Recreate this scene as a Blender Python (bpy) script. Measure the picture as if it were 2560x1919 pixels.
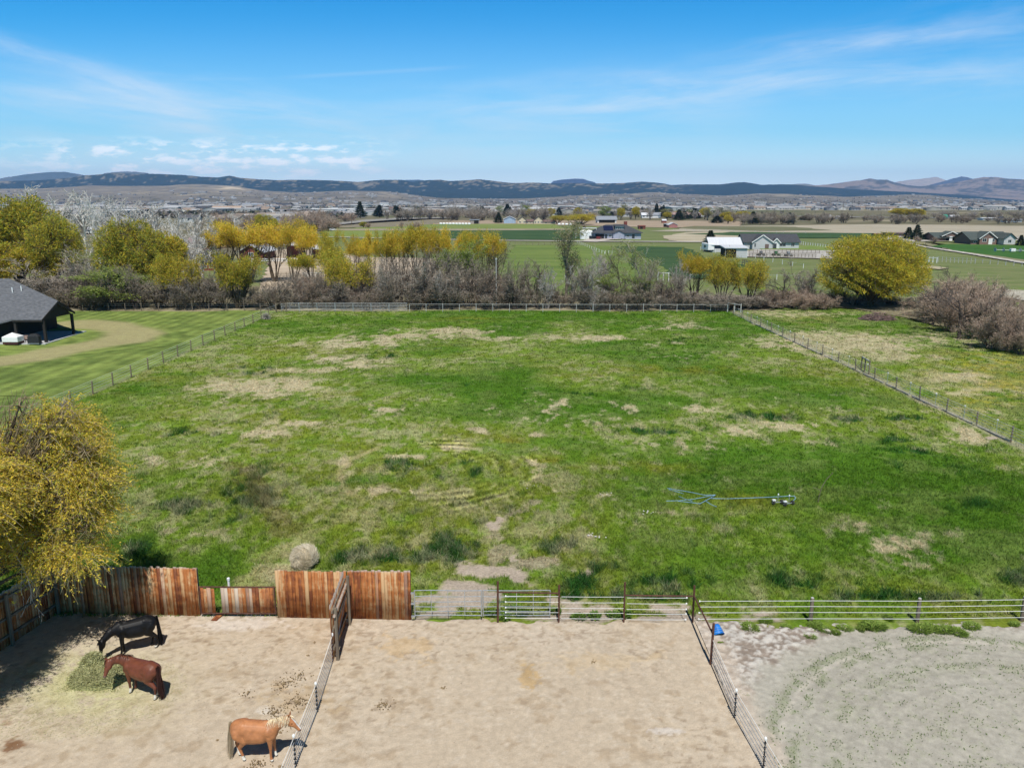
import bpy, bmesh, math, random
import numpy as np
from mathutils import Vector, Matrix, Euler
R=math.radians
S=bpy.context.scene
for o in list(bpy.data.objects): bpy.data.objects.remove(o)
# ---------------------------------------------------------------- camera
CH=18.0; FPX=2020.0; PITCH=math.atan((960-501)/FPX)
cd=bpy.data.cameras.new("camera"); cam=bpy.data.objects.new("camera",cd); S.collection.objects.link(cam)
cd.sensor_width=36; cd.lens=36*FPX/2560; cd.clip_start=0.3; cd.clip_end=90000
cam.location=(0,0,CH); cam.rotation_euler=(R(90)-PITCH,0,0); S.camera=cam
# ---------------------------------------------------------------- light
SUN_EL=59; SUN_AZ=183.0      # compass-like: direction the sun stands in, measured from +Y clockwise... shadows fall to az-180
sd=bpy.data.lights.new("sun",'SUN'); sun=bpy.data.objects.new("sun",sd); S.collection.objects.link(sun)
sd.energy=4.9; sd.angle=R(0.53); sd.color=(1,0.965,0.9)
saz=R(177)                    # sun direction vector (sin,cos) with a touch of +x
sunv=Vector((math.sin(saz)*math.cos(R(SUN_EL)),math.cos(saz)*math.cos(R(SUN_EL)),math.sin(R(SUN_EL))))
sun.rotation_euler=sunv.to_track_quat('Z','Y').to_euler()
S.view_settings.view_transform='Standard'; S.view_settings.look='None'; S.view_settings.exposure=0.0; S.view_settings.gamma=1
S.view_settings.use_curve_mapping=False
W=bpy.data.worlds.new("World"); S.world=W; W.use_nodes=True
nt=W.node_tree; nt.nodes.clear()
class NB:
    """small node building helper"""
    def __init__(s,nt): s.nt=nt
    def n(s,t,**k):
        a=s.nt.nodes.new(t)
        for q,v in k.items(): setattr(a,q,v)
        return a
    def put(s,sock,v):
        if isinstance(v,(int,float)): sock.default_value=v
        elif isinstance(v,(tuple,list)):
            if len(v)==3 and len(sock.default_value)==4: v=tuple(v)+(1,)
            sock.default_value=v
        else: s.nt.links.new(v,sock)
    def m(s,op,a,b=0.0,c=0.0,clamp=False):
        q=s.n('ShaderNodeMath',operation=op,use_clamp=clamp)
        s.put(q.inputs[0],a); s.put(q.inputs[1],b); s.put(q.inputs[2],c); return q.outputs[0]
    def mix(s,f,a,b,bt='MIX'):
        q=s.n('ShaderNodeMix',data_type='RGBA',blend_type=bt,clamp_factor=True)
        s.put(q.inputs[0],f); s.put(q.inputs[6],a); s.put(q.inputs[7],b); return q.outputs[2]
    def ramp(s,v,a,b,c=0.0,d=1.0):
        q=s.n('ShaderNodeMapRange',interpolation_type='SMOOTHSTEP'); s.put(q.inputs[0],v)
        for i,x in enumerate((a,b,c,d)): q.inputs[i+1].default_value=x
        return q.outputs[0]
    def noise(s,vec,scale,det=4,rough=.55,dist=0.0):
        q=s.n('ShaderNodeTexNoise'); s.put(q.inputs['Vector'],vec); q.inputs['Scale'].default_value=scale
        q.inputs['Detail'].default_value=det; q.inputs['Roughness'].default_value=rough; q.inputs['Distortion'].default_value=dist
        return q.outputs[0]
    def mapv(s,vec,sc=(1,1,1),rot=(0,0,0),loc=(0,0,0)):
        q=s.n('ShaderNodeMapping'); s.put(q.inputs[0],vec); q.inputs['Scale'].default_value=sc; q.inputs['Rotation'].default_value=rot; q.inputs['Location'].default_value=loc
        return q.outputs[0]
b=NB(nt)
sky=b.n('ShaderNodeTexSky',sky_type='NISHITA'); sky.sun_disc=False; sky.sun_elevation=R(SUN_EL); sky.sun_rotation=R(177)
sky.altitude=1200; sky.air_density=1.0; sky.dust_density=0.25; sky.ozone_density=2.5
tc=b.n('ShaderNodeTexCoord').outputs['Generated']
sep=b.n('ShaderNodeSeparateXYZ'); b.put(sep.inputs[0],tc)
yy=b.m('MAXIMUM',sep.outputs[1],0.02)
U=b.m('DIVIDE',sep.outputs[0],yy); Wz=b.m('DIVIDE',sep.outputs[2],yy)
cmb=b.n('ShaderNodeCombineXYZ'); b.put(cmb.inputs[0],U); b.put(cmb.inputs[1],Wz); uv=cmb.outputs[0]
wob=b.m('MULTIPLY',b.m('SUBTRACT',b.noise(uv,3.0,3),0.5),0.07)
def skyuv(px,py):
    x=px*2560/2212; y=py*2560/2212; u=(x-1280)/FPX; v=(y-959.5)/FPX
    dy=math.cos(PITCH)-v*math.sin(PITCH); dz=-math.sin(PITCH)-v*math.cos(PITCH)
    return u/dy, dz/dy
def band(x0,y0,x1,y1,w,fade=.12,stren=1.0,nsc=8,thr=(.35,.75)):
    """a soft cirrus band between two sky directions"""
    (u0,v0),(u1,v1)=skyuv(x0,y0),skyuv(x1,y1)
    L=math.hypot(u1-u0,v1-v0); cx,cy=(u1-u0)/L,(v1-v0)/L
    a=b.m('ADD',b.m('MULTIPLY',b.m('SUBTRACT',U,u0),cx),b.m('MULTIPLY',b.m('SUBTRACT',Wz,v0),cy))
    c=b.m('ADD',b.m('MULTIPLY',b.m('SUBTRACT',U,u0),-cy),b.m('MULTIPLY',b.m('SUBTRACT',Wz,v0),cx))
    c=b.m('ADD',c,b.m('MULTIPLY',wob,w*14))
    g=b.ramp(b.m('ABSOLUTE',c),w,0.0)
    e=b.m('MULTIPLY',b.ramp(a,-fade,fade*.6),b.ramp(a,L+fade,L-fade*.6))
    rot=math.atan2(cy,cx)
    q=b.n('ShaderNodeVectorRotate',rotation_type='Z_AXIS'); b.put(q.inputs['Vector'],uv); q.inputs['Angle'].default_value=-rot
    nn=b.noise(b.mapv(q.outputs[0],(1,7,1)),nsc,6,.62,.4)
    return b.m('MULTIPLY',b.m('MULTIPLY',b.m('MULTIPLY',g,e),b.ramp(nn,*thr)),stren)
BANDS=[band(-60,80,430,225,.028,.08,.8,5,(.25,.8)),band(0,185,420,255,.04,.1,.8,6,(.2,.75)),band(300,215,760,270,.06,.15,.75,6),
 band(900,250,1500,200,.06,.15,.5,5),band(1250,215,2230,145,.045,.12,.75,6,(.3,.8)),band(1300,230,1750,170,.02,.08,.6,7),band(1620,135,2230,30,.04,.1,.45,6),
 band(1560,120,2150,70,.02,.1,.55,6),band(0,300,900,330,.08,.2,.6,4,(.35,.85)),band(900,300,1500,290,.05,.15,.6,5),band(650,165,960,148,.004,.05,.2,4,(.1,.5)),
 band(380,172,560,170,.003,.03,.1,4,(.1,.5)),band(1150,240,1330,235,.008,.05,.5,4,(.1,.6))]
tot=BANDS[0]
for q in BANDS[1:]: tot=b.m('ADD',tot,q)
# low cumulus over the left hills
cn=b.noise(b.mapv(uv,(1,3.4,1),loc=(3.1,.4,0)),21,6,.6)
cw=b.m('MULTIPLY',b.m('MULTIPLY',b.ramp(Wz,.020,.035),b.ramp(Wz,.078,.058)),b.m('MULTIPLY',b.ramp(U,-.7,-.45),b.ramp(U,-.12,-.2)))
cum=b.m('MULTIPLY',b.ramp(cn,.47,.60),cw)
cir=b.m('MULTIPLY',tot,.50,clamp=True)
hz=b.ramp(Wz,.23,.0,0.0,.55)
SKM=b.n('ShaderNodeHueSaturation'); b.put(SKM.inputs['Color'],sky.outputs[0]); SKM.inputs['Saturation'].default_value=1.25; SKM.inputs['Value'].default_value=1.12
skt=b.mix(1.0,SKM.outputs[0],(.20,1.06,1.30),'MULTIPLY')
skyc=b.mix(hz,skt,(7.6,9.3,10.4))
elv=b.m('DIVIDE',sep.outputs[2],1.0); up_=b.ramp(elv,.25,.50,1.0,.13); q=b.n('ShaderNodeCombineColor'); [b.put(q.inputs[i],up_) for i in range(3)]
skyc=b.mix(1.0,skyc,q.outputs[0],'MULTIPLY'); skyc=b.mix(b.ramp(Wz,.085,.0,0,.8),skyc,(13.0,14.6,15.4))
skyc=b.mix(cir,skyc,(9.0,9.6,10.2))
skyc=b.mix(b.m('MULTIPLY',cum,.75),skyc,(13.5,13.8,14.0))
bg=b.n('ShaderNodeBackground'); b.put(bg.inputs[0],skyc); bg.inputs[1].default_value=0.105
ow=b.n('ShaderNodeOutputWorld'); nt.links.new(bg.outputs[0],ow.inputs[0])
# ---------------------------------------------------------------- coordinates: a survey of where things stand
CP,SP=math.cos(PITCH),math.sin(PITCH); PK=2560/2212
def ray(px,py):
    u=(px*PK-1280)/FPX; v=(py*PK-959.5)/FPX
    return u, CP-v*SP, -SP-v*CP
def G(px,py,z=0.0):
    u,dy,dz=ray(px,py); t=(z-CH)/dz; return (u*t,dy*t)
def atY(px,py,Y):
    u,dy,dz=ray(px,py); t=Y/dy; return (u*t,Y,CH+dz*t)
def toP(X,Y,Z=0.0):
    d=Y*CP-(Z-CH)*SP; v=-Y*SP-(Z-CH)*CP
    return (1280+FPX*X/d)/PK,(959.5+FPX*v/d)/PK
def pxX(px,Y,Z=0.0):
    d=Y*CP-(Z-CH)*SP; return (px*PK-1280)/FPX*d
# ---------------------------------------------------------------- value noise
def _h(ix,iy,s):
    n=(ix.astype(np.int64)*374761393+iy.astype(np.int64)*668265263+s*974634777)&0x7fffffff
    n=((n^(n>>13))*1274126177)&0x7fffffff
    return ((n^(n>>16))&0xffff)/65535.0
def vn(x,y,s=0):
    ix=np.floor(x);iy=np.floor(y);fx=x-ix;fy=y-iy;fx=fx*fx*(3-2*fx);fy=fy*fy*(3-2*fy)
    a=_h(ix,iy,s);b_=_h(ix+1,iy,s);c=_h(ix,iy+1,s);d=_h(ix+1,iy+1,s)
    return (a*(1-fx)+b_*fx)*(1-fy)+(c*(1-fx)+d*fx)*fy
def fbm(x,y,s=0,o=4,g=.5):
    t=0;a=1;n=0
    for i in range(o):
        t=t+a*vn(x*2**i+17.3*i,y*2**i-9.1*i,s+i);n+=a;a*=g
    return t/n
def sst(x,a,b_): 
    t=np.clip((x-a)/(b_-a),0,1); return t*t*(3-2*t)
# ---------------------------------------------------------------- mesh helpers
def npmesh(name,V,F,col=None,smooth=False,mi=None):
    me=bpy.data.meshes.new(name); V=np.asarray(V,dtype=np.float32); F=np.asarray(F,dtype=np.int32)
    me.vertices.add(len(V)); me.vertices.foreach_set('co',V.ravel())
    k=F.shape[1]; me.loops.add(F.size); me.loops.foreach_set('vertex_index',F.ravel())
    me.polygons.add(len(F)); me.polygons.foreach_set('loop_start',np.arange(0,F.size,k,dtype=np.int32))
    if mi is not None: me.polygons.foreach_set('material_index',np.asarray(mi,dtype=np.int32))
    me.update(calc_edges=True)
    if col is not None:
        a=me.color_attributes.new('Col','FLOAT_COLOR','POINT'); c=np.ones((len(V),4),dtype=np.float32); c[:,:3]=col; a.data.foreach_set('color',c.ravel())
    if smooth: me.polygons.foreach_set('use_smooth',np.ones(len(F),dtype=bool))
    return me
def link(name,data,loc=(0,0,0),rz=0,parent=None,mat=None,scale=None):
    o=bpy.data.objects.new(name,data); S.collection.objects.link(o); o.location=loc; o.rotation_euler=(0,0,rz)
    if scale is not None: o.scale=(scale,)*3 if isinstance(scale,(int,float)) else scale
    if parent is not None: o.parent=parent
    if mat is not None and data is not None and not data.materials: data.materials.append(mat)
    return o
def tag(o,label=None,cat=None,group=None,kind=None):
    if label: o['label']=label
    if cat: o['category']=cat
    if group: o['group']=group
    if kind: o['kind']=kind
    return o
def thing(name,label,cat,loc=(0,0,0),rz=0,group=None):
    return tag(link(name,None,loc,rz),label,cat,group)
class MB:
    """collects boxes, bars, tubes, prisms into one mesh"""
    def __init__(s): s.v=[];s.f=[]
    def poly(s,vs,fs):
        k=len(s.v); s.v+= [tuple(q) for q in vs]; s.f+=[tuple(i+k for i in f) for f in fs]; return s
    def box(s,x0,x1,y0,y1,z0,z1):
        return s.poly([(x0,y0,z0),(x1,y0,z0),(x1,y1,z0),(x0,y1,z0),(x0,y0,z1),(x1,y0,z1),(x1,y1,z1),(x0,y1,z1)],
          [(0,3,2,1),(4,5,6,7),(0,1,5,4),(1,2,6,5),(2,3,7,6),(3,0,4,7)])
    def tube(s,p,q,r,r2=None,n=8,cap=True):
        r2=r if r2 is None else r2; p=Vector(p);q=Vector(q);d=(q-p)
        if d.length<1e-6: return s
        d.normalize(); a=d.orthogonal().normalized(); c=d.cross(a); vs=[]
        for (o,rr) in ((p,r),(q,r2)):
            for i in range(n):
                t=2*math.pi*i/n; vs.append(o+a*(rr*math.cos(t))+c*(rr*math.sin(t)))
        fs=[(i,(i+1)%n,n+(i+1)%n,n+i) for i in range(n)]
        if cap: fs+=[tuple(range(n-1,-1,-1)),tuple(range(n,2*n))]
        return s.poly(vs,fs)
    def path(s,pts,r,n=6):
        for a,c in zip(pts[:-1],pts[1:]): s.tube(a,c,r,n=n)
        return s
    def bar(s,p,q,w,h):
        """box-section bar from p to q, width w sideways, height h"""
        p=Vector(p);q=Vector(q);d=(q-p).normalized(); up=Vector((0,0,1))
        if abs(d.z)>.95: up=Vector((0,1,0))
        a=d.cross(up).normalized()*(w/2); c=a.cross(d).normalized()*(h/2); vs=[]
        for o in (p,q): vs+=[o-a-c,o+a-c,o+a+c,o-a+c]
        return s.poly(vs,[(3,2,1,0),(4,5,6,7),(0,1,5,4),(1,2,6,5),(2,3,7,6),(3,0,4,7)])
    def lathe(s,prof,cx=0,cy=0,n=16):
        k=len(prof); vs=[]
        for (r,z) in prof:
            for i in range(n):
                t=2*math.pi*i/n; vs.append((cx+r*math.cos(t),cy+r*math.sin(t),z))
        fs=[]
        for j in range(k-1):
            for i in range(n): fs.append((j*n+i,j*n+(i+1)%n,(j+1)*n+(i+1)%n,(j+1)*n+i))
        fs+=[tuple(range(n-1,-1,-1)),tuple(range((k-1)*n,k*n))]
        return s.poly(vs,fs)
    def slab(s,pts,t):
        """polygon (3D points, any plane) thickened downward by t"""
        n=len(pts); vs=[tuple(p) for p in pts]+[(p[0],p[1],p[2]-t) for p in pts]
        return s.poly(vs,[tuple(range(n)),tuple(range(2*n-1,n-1,-1))]+[(i,n+i,n+(i+1)%n,(i+1)%n) for i in range(n)])
    def mesh(s,name,smooth=False,bev=0):
        me=bpy.data.meshes.new(name); me.from_pydata(s.v,[],s.f); me.update()
        if bev or True:
            bm=bmesh.new(); bm.from_mesh(me); bmesh.ops.recalc_face_normals(bm,faces=bm.faces)
            if bev: bmesh.ops.bevel(bm,geom=bm.edges[:],offset=bev,segments=1,affect='EDGES')
            bm.to_mesh(me); bm.free()
        if smooth: me.polygons.foreach_set('use_smooth',np.ones(len(me.polygons),dtype=bool))
        return me
    def build(s,name,mat,parent=None,loc=(0,0,0),rz=0,smooth=False,bev=0):
        return link(name,s.mesh(name,smooth,bev),loc,rz,parent,mat)
# ---------------------------------------------------------------- materials
def newmat(name):
    m=bpy.data.materials.new(name); m.use_nodes=True; m.node_tree.nodes.clear(); b=NB(m.node_tree)
    o=b.n('ShaderNodeOutputMaterial'); p=b.n('ShaderNodeBsdfPrincipled'); m.node_tree.links.new(p.outputs[0],o.inputs[0]); return m,b,p
def pm(name,c1,c2=None,scale=3.0,rough=.8,bump=0,stretch=(1,1,1),metal=0,det=5,thr=(.35,.65),spec=.3,attr=False,coord='Object'):
    """procedural surface: two tones broken up by noise, optional bump"""
    m,b,p=newmat(name); tc=b.n('ShaderNodeTexCoord').outputs[coord]; v=b.mapv(tc,stretch)
    c2=c2 or tuple(x*.75 for x in c1)
    nn=b.noise(v,scale,det); col=b.mix(b.ramp(nn,*thr),c1,c2)
    if attr:
        a=b.n('ShaderNodeAttribute',attribute_name='Col'); col=b.mix(1.0,col,a.outputs[0],'MULTIPLY')
    b.put(p.inputs['Base Color'],col); p.inputs['Roughness'].default_value=rough; p.inputs['Metallic'].default_value=metal
    p.inputs['Specular IOR Level'].default_value=spec
    if bump:
        q=b.n('ShaderNodeBump'); b.put(q.inputs['Height'],nn); q.inputs['Strength'].default_value=bump; q.inputs['Distance'].default_value=.05
        b.put(p.inputs['Normal'],q.outputs[0])
    return m
def leafmat(name,rough=.75,trans=.25):
    m,b,p=newmat(name); a=b.n('ShaderNodeAttribute',attribute_name='Col')
    oi=b.n('ShaderNodeObjectInfo'); rnd=b.m('MULTIPLY_ADD',oi.outputs['Random'],.3,.85)
    c=b.mix(1.0,a.outputs[0],rnd,'MULTIPLY')
    q=b.n('ShaderNodeCombineColor'); 
    for i in range(3): b.put(q.inputs[i],rnd)
    c=b.mix(1.0,a.outputs[0],q.outputs[0],'MULTIPLY')
    b.put(p.inputs['Base Color'],c); p.inputs['Roughness'].default_value=rough; p.inputs['Specular IOR Level'].default_value=.15
    if trans:
        t=b.n('ShaderNodeBsdfTranslucent'); b.put(t.inputs[0],c); mx=b.n('ShaderNodeMixShader'); mx.inputs[0].default_value=trans
        m.node_tree.links.new(p.outputs[0],mx.inputs[1]); m.node_tree.links.new(t.outputs[0],mx.inputs[2])
        out=[n for n in m.node_tree.nodes if n.type=='OUTPUT_MATERIAL'][0]; m.node_tree.links.new(mx.outputs[0],out.inputs[0])
    return m
# ================================================================ SETTING: ground, fields, hills
def arr(*c): return np.array(c,dtype=float)
GM,GB,GD,OL,DRY,SOIL=arr(.075,.165,.012),arr(.150,.235,.022),arr(.022,.085,.012),arr(.20,.215,.025),arr(.50,.44,.29),arr(.42,.35,.28)
LF0,LF1=G(112,890),G(597,674.5)           # left wire fence, near and far end
RF0,RF1=G(2260,990),G(1583,672)           # right wire fence
def side(X,Y,a,c): return (c[0]-a[0])*(Y-a[1])-(c[1]-a[1])*(X-a[0])   # >0: left of a->c
DRYP=[(540,845,115,22,1),(610,832,80,12,1),(750,782,75,14,1),(770,742,120,10,.8),(960,715,170,9,.7),(860,728,150,8,.7),(1300,731,60,7,1),(1465,705,70,7,.8),(1480,772,70,7,.8),
 (835,883,40,9,1),(1070,887,32,10,1),(1165,872,75,18,1),(1260,902,100,18,.7),(1335,882,60,10,.8),(1030,930,25,7,1),(1500,882,70,9,.7),(640,915,60,6,.7),(560,935,70,9,.7),
 (430,1000,45,18,.7),(330,995,30,9,.7),(870,988,60,5,.9),(830,1062,90,10,.75),(742,1015,12,28,.9),(1160,1005,25,30,.5),(1950,1180,110,26,1),(1860,1140,70,20,.6),(2010,1215,60,14,.8),
 (1700,920,90,12,.6),(1600,930,60,10,.6),(1800,960,80,9,.5),(1500,960,120,12,.5),(1310,1070,20,5,.8),(400,1150,90,12,.45),(620,1190,60,20,.4),(600,1240,50,25,.5),
 (1850,742,190,20,1),(1960,735,150,16,1),(1800,725,110,12,1),(2080,817,60,11,1),(2100,850,110,14,.6),(1740,680,100,8,.9),(1660,677,60,6,.8),(2100,745,80,10,.8),(1990,770,120,12,.6),(2170,880,60,20,.4),
 (2095,938,50,18,.9),(1715,683,30,6,.7),(1640,700,18,5,.9),(1780,770,25,6,.7),(1890,830,22,3,1),(2030,890,60,10,.5),(1450,745,60,6,.5),(350,835,0.1,.1,0),(1350,905,70,10,.5),(2000,1020,80,14,.5),(1780,880,60,6,.6),
 (300,745,0.1,.1,0),(1100,730,130,7,.6),(700,770,60,8,.6),(660,800,80,8,.5),(1280,1160,14,4,.8),(1430,1110,40,6,.5),(980,968,30,5,.8),(1150,940,30,5,.7)]
YELP=[(2150,785,120,22),(2190,830,60,18),(1450,797,130,10),(1500,800,100,8),(1300,815,100,9),(1010,690,60,6),(1750,690,60,8),(1400,1010,90,14),(1620,1080,80,20),(1050,955,80,10),(1750,735,40,6),(2050,760,60,8),(1200,1000,80,12)]
DKP=[(1250,1262,120,22,1),(1450,1255,130,28,1),(1340,1225,90,16,.8),(1330,1290,250,10,1),(1700,1255,150,30,.7),(1900,1240,120,20,.5),(860,1205,120,18,.8),(960,1195,60,30,.8),(760,1205,60,14,.6),
 (2190,1240,40,22,.9),(1900,1290,300,12,.9),(1640,900,60,9,.8),(1980,1010,160,20,.4),(1900,905,100,8,.8),(1990,975,70,9,.7),(1900,950,120,10,.5),(1200,850,200,12,.4),(800,770,80,8,.5),(560,800,80,14,.4),
 (900,1000,70,25,.5),(1000,1020,90,20,.5),(300,1200,70,30,.6),(540,1080,60,60,.45),(430,1100,120,25,.4),(1200,1180,60,14,.9),(1420,930,90,10,.6),(420,940,60,12,.4),(1480,735,60,6,.5),(1020,830,50,7,.7),(2100,1090,80,20,.5)]
BARE=[(1240,1334,190,10,1),(960,1325,80,14,1),(1430,1336,90,9,1),(1640,1338,60,8,.9),(1085,1238,115,20,1),(1030,1262,100,16,1),(1010,1285,110,16,.9),(1110,1205,28,14,.8),(970,1300,80,30,1),(960,1275,50,12,.8),(1290,1312,90,18,.8),(1170,1240,30,9,.8),(1070,1140,16,16,.55),(1055,1165,12,14,.5),(1080,1120,10,10,.5),
 (880,1290,30,30,.6),(1400,1318,70,14,.6),(1640,1325,70,12,.8),(2140,945,20,9,.7),(1280,1158,14,4,.7),(1050,1245,0.1,.1,0)]
def ell(px,py,L,w=None):
    t=np.zeros_like(px)
    for e in L:
        k=e[4] if len(e)>4 else 1
        d=((px-e[0])/e[2])**2+((py-e[1])/e[3])**2
        t=np.maximum(t,np.exp(-d*.9)*k)
    return t
def n7_(X,Y): return fbm(X/1.1,Y/1.1,191,4,.6)
def pdist(X,Y,W):
    dd=np.full_like(X,1e9)
    for a,q in zip(W[:-1],W[1:]):
        vx,vy=q[0]-a[0],q[1]-a[1]; t=np.clip(((X-a[0])*vx+(Y-a[1])*vy)/(vx*vx+vy*vy),0,1); dd=np.minimum(dd,np.hypot(X-a[0]-t*vx,Y-a[1]-t*vy))
    return dd
def n8_(X,Y): return fbm(X/3.0,Y/2.4,87,4,.65)
def cfun(X,Y):
    """returns colour, blade height factor, bare mask for the near land"""
    px,py=toP(X,Y)
    n1=fbm(X/9,Y/9,1,4); n2=fbm(X/2.2,Y/2.2,11,4); n3=fbm(X/.7,Y/.7,21,3); n4=fbm(X/24,Y/24,31,3)
    n5=fbm(X/1.1+n2*2,Y/1.1,41,4,.6)
    A=lambda m:m[...,None]
    k=sst(n1*.6+n4*.4,.38,.6); c=A(1-k)*GM+A(k)*GB; k=sst(n8_(X,Y),.47,.64)*.26; c=c*A(1-k)+arr(.25,.28,.10)*A(k)
    yl=ell(px,py,YELP); k=np.clip(sst(n4,.5,.75)*.55+yl*.8,0,1)*sst(n2,.3,.6); c=c*A(1-k)+OL*A(k)
    # lush dark clumps
    dk=ell(px,py,DKP); n7=fbm(X/.9-n2*3,Y/1.5,91,4,.65); k=sst(n2*.33+n7*.62+dk*.25+(n1-.5)*.3,.565,.69)*(.40+.60*sst(n4*.5+dk*.9,.3,.6)); dark=k
    c=c*A(.90+.22*sst(n7,.3,.7))
    c=c*A(1-k)+GD*A(k)
    # dry straw
    dr=ell(px,py,DRYP); n8=fbm(X/1.3+n2*2.5,Y/2.2,97,5,.70); n9=fbm(X/.38+n8*2,Y/.8,99,3,.6); k=sst(n8*.70+n9*.36+dr*.22+(n1-.5)*.42+(n4-.5)*.25,.575,.76)*np.clip(.5+dr,0,1); k=np.maximum(k,.30*sst(n9*.6+n8*.4,.46,.62)*sst(n1*.5+n4*.5,.42,.6)); dry=k
    c=c*A(1-k*.92)+DRY*A(k*.92)
    # swathes pressed flat by turning wheels
    wx,wy=G(945,1015); d1=np.hypot(X-wx,(Y-wy)*.9)+n2*.7
    gx,gy=G(1065,1005); d2=np.hypot(X-gx,Y-gy)+n2*.7
    for d,r0,r1,w in ((d1,3.2,6.9,.85),(d2,1.6,4.2,.8)):
        ring=np.sin(d*2*math.pi/w)*sst(d,r0-1.2,r0)*(1-sst(d,r1-.5,r1+1))*(.25+.75*sst(n1,.4,.6))
        ring=ring*sst(n2,.32,.62)*1.3; c=c*A(1+.40*ring)+arr(.09,.08,.04)*A(np.maximum(ring,0))
    ang=np.arctan2(Y-wy,X-wx); k=np.exp(-((d1-6.9)/.35)**2)*sst(np.abs(ang)/3.14,.62,.8)*sst(n2,.3,.5)*.7; c=c*A(1-k)+arr(.42,.36,.2)*A(k)
    for W_,w_,col_,s_ in (([(540,1262),(590,1203),(650,1165),(770,1105)],.9,(.38,.36,.17),.6),([(515,1000),(560,1060),(600,1120),(622,1150)],.8,(.17,.14,.05),.5),([(1010,1262),(1060,1225),(1088,1185),(1072,1145),(1095,1115),(1150,1085)],.30,(.42,.35,.27),.6),([(1120,1222),(1185,1212)],.45,(.42,.35,.27),.7)):
        k=(1-sst(pdist(X,Y,[G(*q) for q in W_])+(n7_(X,Y)-.5)*2.2+(n5-.5)*.6,w_*.5,w_*1.1))*s_; c=c*A(1-k)+np.array(col_)*A(k)
    inn=(side(X,Y,LF0,LF1)<0)&(side(X,Y,RF0,RF1)>0)
    tall=.62+.85*dark+.2*dry
    # mown lawn on the left
    lawn=side(X,Y,LF0,LF1)>0.0
    hx,hy=-60.,104.
    dl=np.hypot((X-hx)*.85,(Y-hy))+n1*2
    lc=A(1-sst(n2,.3,.7))*arr(.135,.190,.045)+A(sst(n2,.3,.7))*arr(.19,.245,.06)
    st=np.sin((X*.80+Y*.42+3*n4)*2*math.pi/2.3); fd=side(X,Y,LF0,LF1)/math.hypot(LF1[0]-LF0[0],LF1[1]-LF0[1]); st=np.sin((fd+n4*2.2)*2*math.pi/1.9); st=np.where(dl<15,np.sin(dl*2*math.pi/1.9),st); lc=lc*A(1+.17*st+.5*(n3-.5)+.3*(n2-.5))
    path=[(0,780),(60,772),(130,757),(200,745),(260,735),(290,722),(280,712),(240,703),(190,700),(165,698)]
    dd=np.full_like(X,1e9); W=[G(*q) for q in path]
    for a,q in zip(W[:-1],W[1:]):
        vx,vy=q[0]-a[0],q[1]-a[1]; t=np.clip(((X-a[0])*vx+(Y-a[1])*vy)/(vx*vx+vy*vy),0,1); dd=np.minimum(dd,np.hypot(X-a[0]-t*vx,Y-a[1]-t*vy))
    k=1-sst(dd+ (n1-.5)*3.0,2.2,4.6); lc=lc*A(1-.85*k)+arr(.37,.325,.17)*A(.85*k)
    c=np.where(A(lawn),lc,c); tall=np.where(lawn,.25,tall)
    # beyond the right fence: paler, drier
    right=side(X,Y,RF0,RF1)<0
    k=.30*sst(n2,.35,.6); c=np.where(A(right),c*A(1-k)+arr(.36,.36,.16)*A(k),c)
    k=ell(px,py,[(2150,785,130,30),(2170,835,90,20),(2120,870,60,15)])*sst(n3,.5,.62); k=k*.35; c=c*A(1-k)+arr(.50,.38,.03)*A(k)
    # verge strips under the wire fences
    for a,q,w in ((RF0,RF1,.9),(LF0,LF1,.25)):
        L=math.hypot(q[0]-a[0],q[1]-a[1]); d=np.abs(side(X,Y,a,q))/L
        k=(1-sst(d+n3*.5,w*.5,w+.3))*.7; c=c*A(1-k)+arr(.40,.36,.27)*A(k)
    # bare ground
    br=ell(px,py,BARE); k=sst(br*.46+n5*.70+n9*.30+(n2-.5)*.5,.70,.83)*(~lawn)*(br>.08)
    k2=sst(n3*.5+n2*.5,.68,.74)*.5*(~lawn)*(n4>.5); k=np.maximum(k,k2*.6)
    bare=k; c=c*A(1-k)+SOIL*A(k)
    # far side of the pasture: thicket floor
    th=sst(Y+(n1-.5)*3,133.6,135.2)*sst(-Y-(n2-.5)*6,-172,-165)
    th=th*np.where(X>44,0,1); fl=A(1-n2)*arr(.20,.155,.10)+A(n2)*arr(.40,.34,.24)
    c=c*A(1-th*.9)+fl*A(th*.9)
    k=sst(Y,134,136)*(1-th)*.7
    c=c*A(1-k)+(A(1-n1)*arr(.10,.19,.022)+A(n1)*arr(.155,.225,.035))*A(k)
    c=c*A(.88+.24*n3)
    return np.clip(c,0,1),tall,bare
# near land as a fine sheet
def ground_mat(name,fine=1.0,bump=.5,amp=.55):
    m,b,p=newmat(name); a=b.n('ShaderNodeAttribute',attribute_name='Col'); P=b.n('ShaderNodeNewGeometry').outputs['Position']
    n=b.noise(P,9*fine,5,.7); n2=b.noise(P,2.2*fine,4,.6)
    f=b.m('ADD',b.m('MULTIPLY',b.ramp(n,.25,.75),amp),b.m('MULTIPLY_ADD',n2,amp*.9,1.0-amp*.95))
    q=b.n('ShaderNodeCombineColor'); [b.put(q.inputs[i],f) for i in range(3)]
    b.put(p.inputs['Base Color'],b.mix(1.0,a.outputs[0],q.outputs[0],'MULTIPLY')); p.inputs['Roughness'].default_value=.95; p.inputs['Specular IOR Level'].default_value=.1
    bp=b.n('ShaderNodeBump'); b.put(bp.inputs['Height'],n); bp.inputs['Strength'].default_value=bump; bp.inputs['Distance'].default_value=.12; b.put(p.inputs['Normal'],bp.outputs[0])
    return m
def relief(X,Y):
    h=(fbm(X/6,Y/6,5,3)-.5)*.16+(fbm(X/1.3,Y/1.3,8,3)-.5)*.10
    return h*sst(Y,33.6,36)
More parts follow.
